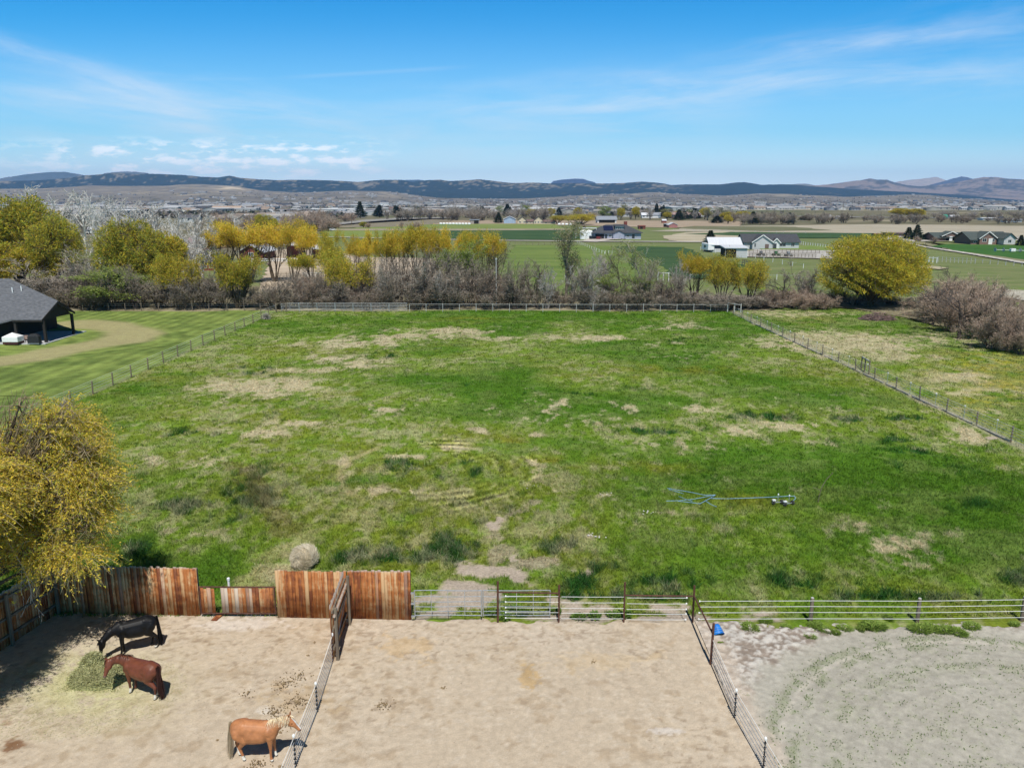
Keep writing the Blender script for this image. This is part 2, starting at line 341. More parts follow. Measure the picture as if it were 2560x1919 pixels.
M_NEAR=ground_mat('pasture_turf',1.0,.6)
def sheet(name,x0,x1,y0,y1,st,z0=0.0,mat=None,rel=True):
    xs=np.arange(x0,x1+st/2,st); ys=np.arange(y0,y1+st/2,st); X,Y=np.meshgrid(xs,ys); c,t,b_=cfun(X,Y)
    Z=z0+(relief(X,Y) if rel else 0*X)
    nx,ny=len(xs),len(ys); i=np.arange(nx*ny).reshape(ny,nx)
    F=np.stack([i[:-1,:-1],i[:-1,1:],i[1:,1:],i[1:,:-1]],-1).reshape(-1,4)
    return link(name,npmesh(name,np.stack([X,Y,Z],-1).reshape(-1,3),F,c.reshape(-1,3),True),mat=mat or M_NEAR)
tag(sheet('pasture_ground',-46,52,31.5,74,.16),kind='structure')
tag(sheet('far_pasture_ground',-112,118,74,176,.45),kind='structure')
tag(sheet('side_pasture_ground',52,118,31.5,74,.45),kind='structure')
tag(sheet('lawn_ground',-112,-46,31.5,74,.45),kind='structure')
# the plain, one sheet to the horizon
m,b,p=newmat('valley_floor'); P=b.n('ShaderNodeNewGeometry').outputs['Position']
sx=b.n('ShaderNodeSeparateXYZ'); b.put(sx.inputs[0],P); Yp=sx.outputs[1]
big=b.noise(b.mapv(P,(.6,1,1)),.004,5,.6); med=b.noise(P,.03,5,.65); fin=b.noise(P,.5,4,.7)
c0=b.mix(b.ramp(med,.3,.7),(.125,.185,.045),(.17,.215,.06))                    # meadows close by
c1=b.mix(b.ramp(med,.35,.65),(.21,.185,.13),(.115,.12,.075))                  # grey brown plain
c1=b.mix(b.ramp(big,.55,.62),c1,(.075,.12,.05)); c1=b.mix(b.ramp(big,.44,.38),c1,(.30,.265,.19))
cc=b.mix(b.ramp(Yp,180,300),c0,c1); cc=b.mix(b.ramp(Yp,2200,5000),cc,b.mix(b.ramp(big,.4,.6),(.22,.20,.15),(.15,.14,.105)))
q=b.n('ShaderNodeCombineColor'); [b.put(q.inputs[i],b.m('MULTIPLY_ADD',fin,.5,.75)) for i in range(3)]
b.put(p.inputs['Base Color'],b.mix(1.0,cc,q.outputs[0],'MULTIPLY')); p.inputs['Roughness'].default_value=1; p.inputs['Specular IOR Level'].default_value=0
M_PLAIN=m
tag(MB().poly([(-15900,-590,-.12),(15900,-590,-.12),(15900,18590,-.12),(-15900,18590,-.12)],[(0,1,2,3)]).build('ground',M_PLAIN),kind='structure')
# paddock dirt, one finely modelled sheet
def dirtcol(X,Y):
    A=lambda m:m[...,None]
    n1=fbm(X/3,Y/3,3,4); n2=fbm(X/.6,Y/.6,13,4,.6); n4=fbm(X/9,Y/9,23,3); n6=fbm(X/.16,Y/.16,33,2)
    c=A(1-n1)*arr(.475,.39,.29)+A(n1)*arr(.525,.435,.33)
    k=sst(n4,.45,.65)*.3; c=c*A(1-k)+arr(.55,.48,.40)*A(k)
    k=sst(n1*.4+n2*.6,.52,.66)*.17; c=c*A(1-k)+arr(.48,.37,.23)*A(k); n5_=fbm(X/.22+n2*3,Y/.22,43,3,.6); k=sst(n5_,.58,.68)*.5*sst(n4*.5+n1*.5,.38,.54); hp=k; c=c*A(1-k)+arr(.26,.19,.13)*A(k); k=sst(n5_,.36,.30)*.35; c=c*A(1-k)+arr(.60,.52,.42)*A(k)
    k=sst(n2,.60,.70)*.35; c=c*A(1-k)+arr(.30,.21,.13)*A(k)
    px,py=toP(X,Y)
    hay=np.exp(-(((px-190)/150)**2+((py-1480)/75)**2)); k=np.clip(hay*.7*sst(n2*.6+n6*.5,.32,.6),0,.6); c=c*A(1-k)+arr(.50,.50,.24)*A(k)
    for (ex,ey,rx,ry,col,s) in ((28,1612,30,16,(.17,.08,.035),.85),(15,1560,20,10,(.25,.13,.07),.5),(572,1535,22,9,(.68,.64,.58),.6),(1140,1465,22,22,(.45,.29,.11),.6),(500,1350,100,14,(.62,.56,.5),.6),(1720,1400,30,14,(.64,.62,.60),.5),(1440,1580,30,8,(.64,.6,.57),.5),
        (880,1400,60,30,(.52,.37,.20),.5),(640,1510,90,30,(.42,.30,.16),.35),(1300,1430,130,25,(.56,.42,.24),.3),(1690,1390,90,16,(.64,.60,.55),.6)):
        e=np.exp(-(((px-ex)/rx)**2+((py-ey)/ry)**2)); k=sst(e*.8+(n2-.5)*1.3+(n6-.5)*.7,.28,.62)*s*(e>.12); c=c*A(1-k)+np.array(col)*A(k)
    return np.clip(c*A(.86+.28*n6),0,1), (n2-.5)*.016+(n6-.5)*.012-.025*hp
M_DIRT=ground_mat('paddock_dirt',2.6,.25,.26)
XP=(-30.,7.85); XA=(7.85,40.)
def colsheet(name,x0,x1,y0,y1,st,z0,fn,mat,edge=None):
    xs=np.arange(x0,x1+st/2,st); ys=np.arange(y0,y1+st/2,st); X,Y=np.meshgrid(xs,ys); c,h=fn(X,Y)
    if edge is not None: h=h+edge(X,Y)
    nx,ny=len(xs),len(ys); i=np.arange(nx*ny).reshape(ny,nx)
    F=np.stack([i[:-1,:-1],i[:-1,1:],i[1:,1:],i[1:,:-1]],-1).reshape(-1,4)
    return link(name,npmesh(name,np.stack([X,Y,z0+h],-1).reshape(-1,3),F,c.reshape(-1,3),True),mat=mat)
tag(colsheet('paddock_ground',-32,8.1,14,33.5,.07,.03,dirtcol,M_DIRT,lambda X,Y:-.16*sst(Y+(fbm(X/.8,Y/.8,3,3)-.5)*np.where(X<-4.4,.15,1.0)-np.where(X<-4.4,.85-(X+20.3)*.0375,0),32.2,32.75)),kind='structure')
ACX,ACY=G(2240,1640)
def arenacol(X,Y):
    A=lambda m:m[...,None]
    n1=fbm(X/2.5,Y/2.5,53,4); n2=fbm(X/.5,Y/.5,63,4,.6); n6=fbm(X/.15,Y/.15,73,2); n3=fbm(X/.28,Y/.28,83,3)
    c=A(1-n1)*arr(.36,.335,.28)+A(n1)*arr(.425,.40,.34)
    px,py=toP(X,Y)
    cx,cy=CIRC; d=np.hypot(X-cx,Y-cy)
    inside=CR-d
    sp=sst(n3*.6+n6*.4,.57,.64)*.6*sst(inside,-.2,.3)
    rg=np.exp(-((inside-.55)/.22)**2)+np.exp(-((inside-1.15)/.25)**2)+.5*np.exp(-((inside-2.6)/.4)**2)
    rg=rg*sst(n2,.40,.56)
    k=np.clip(sp*.35+rg*.45,0,.6); c=c*A(1-k)+arr(.20,.235,.12)*A(k); k=sst(np.sin(inside*2*np.pi/.42+n2*2),.3,.9)*.06*sst(inside,0,.4)*(1-sst(inside,3,6)); c=c*A(1-k)
    k=(1-sst(np.abs(inside-.85),.05,.16))*.4; c=c*A(1-k)+arr(.55,.50,.43)*A(k)
    # strawy heap ground in the corner
    co=1-sst(inside+(n2-.5)*1.2,-1.2,-.3); st=A(sst(n2*.25+n3*.35+n6*.4,.40,.60)); fl=(1-st)*arr(.27,.22,.18)+st*arr(.50,.465,.42)
    c=c*A(1-co)+fl*A(co)
    k=(1-sst(X+(n2-.5)*.8,8.6,9.4)); c=c*A(1-k*.7)+arr(.50,.42,.34)*A(k*.7)
    return np.clip(c*A(.80+.40*n6),0,1),(n3-.5)*.035+(n6-.5)*.02+co*n3*.12+.008*np.sin(d*9)*sst(inside,0,.5)*(inside<4)
# circle through three surveyed points of the round track
def circ(p,q,r):
    (x1,y1),(x2,y2),(x3,y3)=p,q,r
    d=2*(x1*(y2-y3)+x2*(y3-y1)+x3*(y1-y2))
    ux=((x1*x1+y1*y1)*(y2-y3)+(x2*x2+y2*y2)*(y3-y1)+(x3*x3+y3*y3)*(y1-y2))/d
    uy=((x1*x1+y1*y1)*(x3-x2)+(x2*x2+y2*y2)*(x1-x3)+(x3*x3+y3*y3)*(x2-x1))/d
    return (ux,uy),math.hypot(x1-ux,y1-uy)
CIRC,CR=circ(G(1635,1570),G(1735,1430),G(1990,1365))
tag(colsheet('arena_ground',8.0,34,14,32.7,.07,.02,arenacol,M_DIRT,lambda X,Y:-.16*sst(Y+(fbm(X/.8,Y/.8,3,3)-.5)*1.6,31.7,32.4)),kind='structure')
# -------- fields and tracks beyond, sheets laid a little above one another
def field(name,pts,z,c1,c2,scale=.15,stretch=(1,1,1),thr=(.35,.65),world=False,kind='structure',jit=0):
    P_=[q if world else G(*q) for q in pts]
    if jit:
        rnd=random.Random(len(name)+int(pts[0][0])); Q=[]
        for (a,c) in zip(P_,P_[1:]+P_[:1]):
            n_=max(1,min(40,int(math.hypot(c[0]-a[0],c[1]-a[1])/(jit*4))))
            for k in range(n_):
                t=k/n_; w=jit*(1 if k else .2); Q.append((a[0]+(c[0]-a[0])*t+rnd.uniform(-w,w),a[1]+(c[1]-a[1])*t+rnd.uniform(-w,w)))
        P_=Q
    bm=bmesh.new(); vs=[bm.verts.new((x,y,z)) for x,y in P_]; bm.faces.new(vs); bmesh.ops.triangulate(bm,faces=bm.faces[:])
    bmesh.ops.recalc_face_normals(bm,faces=bm.faces)
    for f in bm.faces:
        if f.normal.z<0: f.normal_flip()
    me=bpy.data.meshes.new(name); bm.to_mesh(me); bm.free()
    mt=pm(name+'_surface',c1,c2,scale,.95,0,stretch,spec=.1,thr=thr,det=6); nb_=NB(mt.node_tree); pr=[q for q in mt.node_tree.nodes if q.type=='BSDF_PRINCIPLED'][0]; lk=pr.inputs['Base Color'].links[0].from_socket
    P_2=nb_.n('ShaderNodeNewGeometry').outputs['Position']; f_=nb_.m('MULTIPLY_ADD',nb_.m('ADD',nb_.noise(nb_.mapv(P_2,(1,2.5,1)),.35,5,.7),nb_.noise(nb_.mapv(P_2,(1,4,1)),.03,3,.6)),.55,.45); q_=nb_.n('ShaderNodeCombineColor'); [nb_.put(q_.inputs[i],f_) for i in range(3)]; nb_.put(pr.inputs['Base Color'],nb_.mix(1.0,lk,q_.outputs[0],'MULTIPLY'))
    o=link(name,me,mat=mt); return tag(o,kind=kind)
LG=((.135,.175,.058),(.185,.20,.085)); DG=((.040,.082,.030),(.06,.105,.04)); SAND=((.50,.41,.31),(.42,.34,.25)); TAN=((.34,.29,.21),(.26,.225,.16)); DRV=((.50,.47,.42),(.42,.39,.35))
field('meadow',[(-200,645),(2600,655),(2600,507),(1500,497),(1290,478),(760,478),(700,500),(640,545),(560,560),(-200,600)],.03,LG[0],LG[1],.08,(1,3,1),jit=2)
field('understory_ground',[(-200,700),(150,662),(430,664),(700,663),(1240,664),(1620,668),(1740,660),(1840,668),(1960,688),(2020,704),(2150,722),(2300,740),(2600,745),(2600,720),(2150,690),(2060,672),(1990,655),(1780,640),(1700,636),(1450,640),(1050,645),(600,620),(100,600),(-200,600)],.16,(.17,.15,.09),(.26,.23,.15),.5,jit=1.5)
field('riding_ground',[(560,628),(1010,631),(1050,600),(1010,560),(780,556),(700,540),(590,540)],.20,SAND[0],SAND[1],.12,(1,2,1),jit=.8)
field('sunlit_meadow',[(1045,636),(1450,640),(1440,532),(1110,530)],.20,(.165,.215,.055),(.115,.175,.04),.05,(.4,2.2,1),jit=1.2)
field('crop_field',[(1455,600),(1560,606),(1640,600),(1620,575),(1530,560),(1480,535),(1320,533),(1400,560)],.24,DG[0],DG[1],.1,(1,3,1),jit=1.5)
field('crop_field',[(940,498),(1240,498),(1265,515),(1230,519),(1000,518),(930,512)],.24,DG[0],DG[1],.05,(1,3,1),jit=1.5)
field('pale_meadow',[(690,511),(930,519),(940,500),(880,497),(700,499)],.22,(.17,.23,.05),(.22,.24,.08),.05,(1,3,1),jit=1.5)
field('pale_meadow',[(760,497),(1225,496),(1200,485),(1080,484),(820,486),(770,491)],.24,(.16,.22,.055),(.21,.24,.08),.03,(1,3,1),jit=2)
field('dry_strip',[(600,498.5),(940,499),(1230,497.5),(1230,495),(760,495),(600,496)],.27,TAN[0],TAN[1],.05,jit=.6)
field('dirt_yard',[(830,487),(1230,487),(1420,492),(1600,491),(1600,478),(1200,476),(960,477),(830,480)],.20,(.40,.31,.23),(.30,.24,.17),.05,(1,3,1),jit=2)
field('stubble_field',[(1460,524),(1700,525),(1700,516),(1600,507),(1560,500),(1480,503),(1430,511)],.25,(.46,.41,.30),(.36,.31,.22),.05,(1,3,1),jit=2)
field('green_strip',[(1480,506),(1720,515),(2040,517),(1900,505),(1600,502)],.28,DG[0],DG[1],.04,(1,3,1),jit=2)
field('stubble_field',[(1400,500),(1700,503),(2212,512),(2500,516),(2500,492),(1900,485),(1560,489)],.22,(.42,.375,.29),(.35,.31,.235),.02,(1,4,1),jit=3)
field('olive_strip',[(1470,494),(1640,500),(1800,498),(1720,491),(1500,489)],.30,(.13,.14,.07),(.18,.17,.1),.03,(1,3,1),jit=3)
field('grass_verge',[(1900,515),(2212,532),(2500,545),(2500,528),(2100,517)],.30,(.20,.22,.09),(.16,.19,.06),.08,jit=1.5)
field('crop_field',[(2010,533),(2060,529),(2500,538),(2500,580),(2212,563),(2090,547)],.34,(.04,.115,.02),(.06,.14,.03),.1,(1,3,1),jit=1.5)
field('track_verge',[(1900,520),(1995,530),(2100,550),(2212,568),(2500,610),(2500,585),(2212,562),(2080,543),(1990,523)],.32,(.26,.235,.155),(.20,.20,.10),.2,jit=1)
field('gravel_track',[(1940,523),(1995,535.5),(2100,552),(2212,571.5),(2500,622),(2500,615),(2212,568),(2100,549),(1995,533),(1940,520.5)],.37,DRV[0],DRV[1],.3,jit=.3)
field('gravel_drive',[(600,513),(720,513.6),(850,517.2),(1089,521.2),(1250,523),(1460,524.3),(1700,525.5),(1700,524),(1460,522.6),(1250,521.6),(1089,519.9),(850,515.9),(720,512.3),(600,511.6)],.36,DRV[0],DRV[1],.2,jit=.15)
field('gravel_drive',[(1255,523),(1290,509),(1300,507),(1340,511),(1370,516),(1320,519),(1290,524)],.35,(.52,.47,.43),(.45,.40,.36),.2,jit=.5)
field('gravel_yard',[(1590,556),(1890,563),(1905,546),(1800,541),(1640,540),(1600,545)],.33,(.47,.45,.42),(.38,.36,.33),.2,jit=.6)
field('yard_grass',[(1640,541),(1800,543),(1890,545),(1860,535),(1760,532),(1640,533)],.36,(.15,.22,.05),(.19,.23,.07),.2,jit=.5)
field('garden_path',[(1790,532.5),(1880,544),(1900,545),(1900,542),(1800,530.5)],.39,DRV[0],DRV[1],.3)
field('gravel_yard',[(1870,520),(1960,523),(2212,520),(2212,513),(2050,508),(1960,509),(1900,514)],.33,(.46,.44,.40),(.40,.37,.33),.1,jit=1)
field('farm_road',[(700,489),(800,479),(870,474),(990,471),(990,469),(860,471),(780,476),(690,486)],.30,(.30,.29,.27),(.26,.25,.23),.1,jit=.4)
field('dry_verge',[(660,494),(790,492),(900,489),(980,478),(960,474),(860,476),(760,486)],.27,(.25,.215,.155),(.20,.18,.12),.1,jit=2)
field('horse_track',[(2130,640),(2212,652),(2400,680),(2400,660),(2212,630),(2150,626)],.30,(.46,.43,.36),(.38,.36,.28),.3,jit=1)
field('jump_ground',[(1955,578),(2030,584),(2050,581),(1990,574)],.30,(.42,.37,.27),(.36,.32,.2),.3,jit=.4)
field('bare_patch',[(230,640),(330,645),(345,630),(240,626)],.26,(.42,.35,.27),(.34,.28,.2),.3,jit=.8)
field('highway',[(980,459),(2212,474),(2600,480),(2600,478.5),(2212,472.5),(980,457.6)],.20,(.24,.24,.235),(.20,.20,.2),.02)
# -------- valley slope and foothills
TT=[(-500,416),(0,410),(100,407),(200,403),(350,402),(440,399),(500,403),(560,412),(640,417),(700,415),(760,413),(830,414),(880,422),(950,428),(1050,430),(1150,428),(1230,424),(1330,420),(1420,418),(1500,421),(1560,424),(1640,419),(1700,420),(1760,423),(1820,426),(1900,423),(1960,420),(2030,423),(2080,430),(2150,434),(2212,437),(2800,434)]
def prof(L):
    us=[];es=[]
    for x,y in L:
        u,dy,dz=ray(x,y); us.append(u/dy); es.append(dz/dy)
    return np.array(us),np.array(es)
TU,TE=prof(TT)
def slopez(X,Y):
    u=X/np.maximum(Y,1); zr=18+6500*np.interp(u,TU,TE); t=sst(Y,2500,6500)**1.25
    return np.maximum(zr,0)*t+ (fbm(X/260,Y/400,7,4)-.5)*26*t*(1-.75*sst(Y,6000,6500))
m,b,p=newmat('hillside'); a=b.n('ShaderNodeAttribute',attribute_name='Col'); P=b.n('ShaderNodeNewGeometry').outputs['Position']
f=b.m('MULTIPLY_ADD',b.noise(P,.012,5,.7),1.1,.42); q=b.n('ShaderNodeCombineColor'); [b.put(q.inputs[i],f) for i in range(3)]
b.put(p.inputs['Base Color'],b.mix(1.0,a.outputs[0],q.outputs[0],'MULTIPLY')); p.inputs['Roughness'].default_value=1; p.inputs['Specular IOR Level'].default_value=0
M_HILL=m
def polar(name,us,ys,zf,cf):
    U_,Y=np.meshgrid(us,ys); X=U_*Y; Z=zf(X,Y,U_); c=cf(X,Y,Z,U_); ny,nx=X.shape; i=np.arange(nx*ny).reshape(ny,nx)
    F=np.stack([i[:-1,:-1],i[:-1,1:],i[1:,1:],i[1:,:-1]],-1).reshape(-1,4)
    return tag(link(name,npmesh(name,np.stack([X,Y,Z],-1).reshape(-1,3),F,c.reshape(-1,3),True),mat=M_HILL),kind='structure')
def slopecol(X,Y,Z,U_):
    A=lambda m:m[...,None]; n=fbm(X/300,Y/500,9,4); n2=fbm(X/70,Y/140,19,4)
    c=A(1-n)*arr(.165,.15,.13)+A(n)*arr(.245,.225,.19)
    k=sst(n2,.56,.66)*.6*(1-sst(Z,20,70)); c=c*A(1-k)+arr(.07,.075,.045)*A(k)
    k=sst(fbm(X/120,Y/90,77,3),.62,.66)*.5*sst(Z,15,40); c=c*A(1-k)+arr(.40,.34,.24)*A(k)
    qx,qy=toP(X,Y,Z); k=np.exp(-(((qx-505)/38)**2+((qy-407)/5)**2))*1.1; k=np.clip(k*sst(n2,.3,.5),0,.9); c=c*A(1-k)+arr(.62,.52,.38)*A(k)
    return c
polar('foothills',np.linspace(-.9,.9,420),np.concatenate([np.linspace(2500,6500,70),np.linspace(6600,8200,10)]),
  lambda X,Y,U_: np.where(Y<=6500,slopez(X,Y)-.1,(slopez(X,np.minimum(Y,6500)))*(1-sst(Y,6500,8200)*.6)),slopecol)
def ridge(name,L,D,front,back,colf,gully=.2,gs=700,seed=0,nx=620,ny=46,power=1.3,forest=None):
    us_,es=prof(L); u0,u1=us_[0],us_[-1]; us=np.linspace(u0,u1,nx)
    t=np.linspace(0,1,ny); ys=np.concatenate([D-front*(1-t),D+back*np.linspace(.15,1,8)])
    def zf(X,Y,U_):
        zr=np.interp(U_,us_,es)*D+18+ (fbm(U_*180,U_*0+seed,seed,3)-.5)*.05*D*.01
        t=np.clip((Y-(D-front))/front,0,1); g=np.abs(fbm(X/gs,Y/gs*.45,seed+3,4)-.5)*2
        z=zr*(t**power)*(1-gully*(1-g)*np.clip(4*t*(1-t),0,1)*1.6)
        bk=sst(Y,D,D+back); return np.where(Y>D,zr*(1-bk*.9),z)-2
    return polar(name,us,ys,zf,lambda X,Y,Z,U_:colf(X,Y,Z,U_,np.interp(U_,us_,es)*D+18))
FOREST=arr(.022,.040,.030); TANH=arr(.27,.235,.165); PINK=arr(.30,.235,.18)
def mixf(k,a,c): return a*(1-k[...,None])+c*k[...,None]
def colB(X,Y,Z,U_,zr):
    n=fbm(X/420,Y/420,4,5,.6); n2=fbm(X/110,Y/110,14,4,.65); n3=fbm(X/34,Y/34,24,3,.6); rel=Z/np.maximum(zr,1)
    f=1.30-1.35*(rel-.62)+(n-.5)*2.0+(n2-.5)*2.0; f=sst(f+(n3-.5)*2.2,.35,.75)
    f=np.maximum(f,sst(U_,.16,.26)*sst(n2+.25+.2*(n-.5),.35,.5)*.95)
    c=mixf(f,TANH*.85,FOREST); return c
SB=[(-600,398),(-200,394),(0,391),(60,390),(100,388),(150,384),(185,378),(210,377),(250,373),(290,376),(330,375),(400,378),(440,382),(470,383),(497,379),(520,384),(560,387),(600,389),(650,388),(700,389),(745,391),(775,393),(800,390),(830,388),(865,388),(890,393),(920,389),(950,388),(975,391),(1005,389),(1035,387),(1070,391),(1105,395),(1150,394),(1200,396),(1240,395),(1270,396),(1310,396),(1350,395),(1385,392),(1420,394),(1450,399),(1490,398),(1520,398),(1555,398),(1590,394),(1610,393),(1645,399),(1680,398),(1710,398),(1750,402),(1800,405),(1850,409),(1960,414),(2080,421),(2212,433),(2400,438)]
ridge('forested_hills',SB,9500,2600,2500,colB,.25,620,5)
def colC(X,Y,Z,U_,zr):
    n=fbm(X/500,Y/500,6,5,.6); n2=fbm(X/130,Y/130,16,4,.65); rel=Z/np.maximum(zr,1)
    f=sst((n-.5)*2+(n2-.5)*1.4+.28+sst(rel,.7,1)*.3*(U_<.5),.35,.7)*.75
    return mixf(f,PINK,FOREST*1.3)
SC=[(1640,412),(1700,404),(1740,402),(1790,398),(1820,394),(1840,391),(1860,389),(1878,385),(1895,388),(1915,388),(1935,394),(1960,400),(1990,402),(2030,399),(2070,392),(2100,387),(2125,382),(2150,382),(2180,386),(2212,387),(2300,384),(2500,392),(2700,398)]
ridge('burnt_hills',SC,12500,3000,2000,colC,.3,800,11,420)
def colD(c): return lambda X,Y,Z,U_,zr: mixf(sst(fbm(X/900,Y/900,8,4),.45,.6)*.6,np.array(c)*np.ones(X.shape+(3,)),FOREST*2)
for nm,L,c,D in (('distant_mountains',[(1890,425),(1930,394),(1960,389),(1990,386),(2022,382),(2035,386),(2055,393),(2080,420)],(.46,.40,.34),16200),
 ('distant_peak',[(1960,420),(2010,399),(2040,391),(2060,385),(2077,381),(2090,383),(2110,389),(2150,420)],(.10,.11,.12),15600),
 ('distant_peak',[(1690,420),(1710,398),(1725,397),(1740,396.5),(1760,400),(1790,420)],(.45,.38,.28),14500),
 ('distant_mesa',[(1170,415),(1195,391),(1212,388),(1238,386),(1260,386),(1270,390),(1285,394),(1310,415)],(.05,.06,.08),16300),
 ('distant_hill',[(-300,410),(-60,390),(0,385),(60,376),(110,371.5),(140,371),(170,376),(190,380),(240,395)],(.16,.16,.13),14800),
 ('distant_hill',[(190,400),(225,374),(260,370.5),(290,370.5),(320,374),(350,395)],(.14,.15,.13),14000),
 ('distant_hill',[(820,400),(870,389),(905,388),(930,391),(960,392),(1000,397),(1060,410)],(.07,.08,.09),15500)):
    ridge(nm,L,D,2200,1500,colD(c),.15,1500,31,160,24)
# ================================================================ FOREGROUND
ORD=['first','second','third','fourth','fifth','sixth','seventh','eighth','ninth','tenth','eleventh','twelfth','thirteenth','fourteenth','fifteenth','sixteenth','seventeenth','eighteenth','nineteenth','twentieth']
def zAt(px,py,Y): return atY(px,py,Y)[2]
def zz(ox,oy,s): return lambda a,c:((ox+a/s)/PK,(oy+c/s)/PK)
z4=zz(0,1360,2.966); z5=zz(560,1360,2.966); z6=zz(1000,1360,2.765); z7=zz(1700,1360,2.572); z4b=zz(480,1360,3.814); z5b=zz(1020,1440,4.608); zf=zz(1600,1180,4.608)
M_RUST=pm('rusted_pipe',(.13,.055,.035),(.07,.032,.024),9,.75,.3)
M_STEEL=pm('galvanised_steel',(.52,.54,.56),(.40,.42,.44),6,.42,0,metal=.55)
M_WIRE=pm('white_fence_tape',(.82,.81,.78),(.72,.71,.68),8,.6)
M_BLACKST=pm('black_steel_post',(.03,.03,.032),(.018,.018,.02),8,.6)
M_WHITE=pm('white_plastic',(.85,.85,.84),(.78,.78,.77),4,.4)
M_PIPEW=pm('weathered_post_wood',(.21,.17,.125),(.13,.10,.075),5,.9,.4,(1,1,.15))
M_GREYPOST=pm('grey_pipe',(.50,.49,.46),(.40,.39,.37),5,.6)
# stained boards
m,b,p=newmat('stained_boards'); t=b.n('ShaderNodeTexCoord').outputs['Object']; a=b.n('ShaderNodeAttribute',attribute_name='Col')
ra=b.n('ShaderNodeSeparateColor'); b.put(ra.inputs[0],a.outputs[0])
off=b.n('ShaderNodeCombineXYZ'); b.put(off.inputs[2],b.m('MULTIPLY',ra.outputs[0],37.0)); b.put(off.inputs[0],b.m('MULTIPLY',ra.outputs[1],11.0))
va=b.n('ShaderNodeVectorMath',operation='ADD'); b.put(va.inputs[0],t); b.put(va.inputs[1],off.outputs[0]); V=va.outputs[0]
g=b.noise(b.mapv(V,(22,22,.9)),1.6,6,.68,.4); g2=b.noise(b.mapv(V,(5,5,.55)),1.5,4,.6,.6); g3=b.noise(b.mapv(V,(70,70,1.6)),1.3,4,.6)
g5=b.noise(b.mapv(t,(1.6,1.6,1.9)),1.5,3,.6); stain=b.m('ADD',b.m('ADD',b.m('MULTIPLY',g2,.8),b.m('MULTIPLY_ADD',g5,.9,-.40)),b.m('ADD',b.m('MULTIPLY',g,.5),b.m('MULTIPLY_ADD',ra.outputs[1],.5,-.42)))
c=b.mix(b.ramp(stain,.27,.54),(.53,.34,.18),(.38,.135,.04)); c=b.mix(b.ramp(stain,.56,.80),c,(.17,.05,.02))
c=b.mix(b.m('MULTIPLY',b.ramp(g3,.52,.75),.25),c,(.60,.47,.34)); sz=b.n('ShaderNodeSeparateXYZ'); b.put(sz.inputs[0],t); c=b.mix(b.m('MULTIPLY',b.ramp(b.m('ADD',sz.outputs[2],b.m('MULTIPLY',g,.25)),2.36,2.50),.8),c,(.42,.38,.34))
c=b.mix(b.ramp(ra.outputs[2],.45,.95),c,b.mix(b.ramp(g,.3,.7),(.46,.41,.37),(.56,.44,.32)))
b.put(p.inputs['Base Color'],c); p.inputs['Roughness'].default_value=.8; p.inputs['Specular IOR Level'].default_value=.2
bp=b.n('ShaderNodeBump'); b.put(bp.inputs['Height'],g); bp.inputs['Strength'].default_value=.5; bp.inputs['Distance'].default_value=.02; b.put(p.inputs['Normal'],bp.outputs[0])
M_BOARD=m
def boards(name,L,h,parent,z0=0.02,bw=(.12,.17),seed=0,pale=0,skip=(),thick=.022,hv=.06,off=0):
    """upright boards along local +x from 0 to L, front face at y=off"""
    r=random.Random(seed); x=0; V=[];F=[];C=[]
    while x<L-.03:
        w=min(r.uniform(*bw),L-x); hh=h+r.uniform(-hv,hv*.4); zb=z0+r.uniform(0,.03); dy=off+r.uniform(-.005,.005); sk=r.uniform(-.006,.006)
        if not any(s0<x<s1 for s0,s1 in skip):
            k=len(V); x0,x1=x+.003,x+w-.003
            for yy_ in (dy,dy+thick):
                V+=[(x0,yy_,zb),(x1,yy_,zb),(x1+sk,yy_,hh),(x0+sk,yy_,hh)]
            F+=[(k,k+1,k+2,k+3),(k+7,k+6,k+5,k+4),(k,k+4,k+5,k+1),(k+1,k+5,k+6,k+2),(k+2,k+6,k+7,k+3),(k+3,k+7,k+4,k)]
            C+=[(r.random(),r.random(),min(1,r.random()**3*.7+pale*r.random()*1.6))]*8
        x+=w
    return link(name,npmesh(name,V,F,C),parent=parent,mat=M_BOARD)
def wood_panel(p0,p1,h,label,seed,posts=True,back=1,pale=0):
    d=math.hypot(p1[0]-p0[0],p1[1]-p0[1]); a=math.atan2(p1[1]-p0[1],p1[0]-p0[0])
    t=thing('board_fence',label,'fence',(p0[0],p0[1],0.0),a,'tall board fences of the horse paddock')
    boards('boards',d,h,t,seed=seed,pale=pale)
    for z in (.45,h*.5,h-.35):
        MB().box(.02,d-.02,.030*back if back>0 else -.09,.09 if back>0 else -.012,z,z+.09).build('rail',M_PIPEW,t)
    n=max(2,int(d/2.4)+1)
    for i in range(n):
        x=.08+(d-.16)*i/(n-1); y0=.095 if back>0 else -.22
        MB().box(x-.06,x+.06,y0,y0+.12,0,h-.1).build('post',M_PIPEW,t,bev=.006)
    return t
fy=lambda x:32.92-(x+20.3)*.0375
CORN=(-20.3,fy(-20.3)); A1=G(430,1335)[0]
wood_panel(CORN,(A1,fy(A1)),zAt(419,1227,32.6),'weathered orange brown board fence under the drooping yellow willow, left of the low gate',1)
wood_panel((-22.9,20.0),CORN,2.42,'dark shaded board fence running toward the viewer along the left edge of the paddock',2,back=-1)
B0=G(598,1338)[0]; PX=-7.22
wood_panel((B0,fy(B0)),(PX,fy(PX)),zAt(610,1234,32.4),'stained board fence section between the low gate and the fence that juts out',3)
C1=G(889,1340)[0]
wood_panel((PX+.06,fy(PX)-.0),(C1,fy(C1)),zAt(880,1231,32.4),'stained board fence section ending beside the silver tube gates',4)
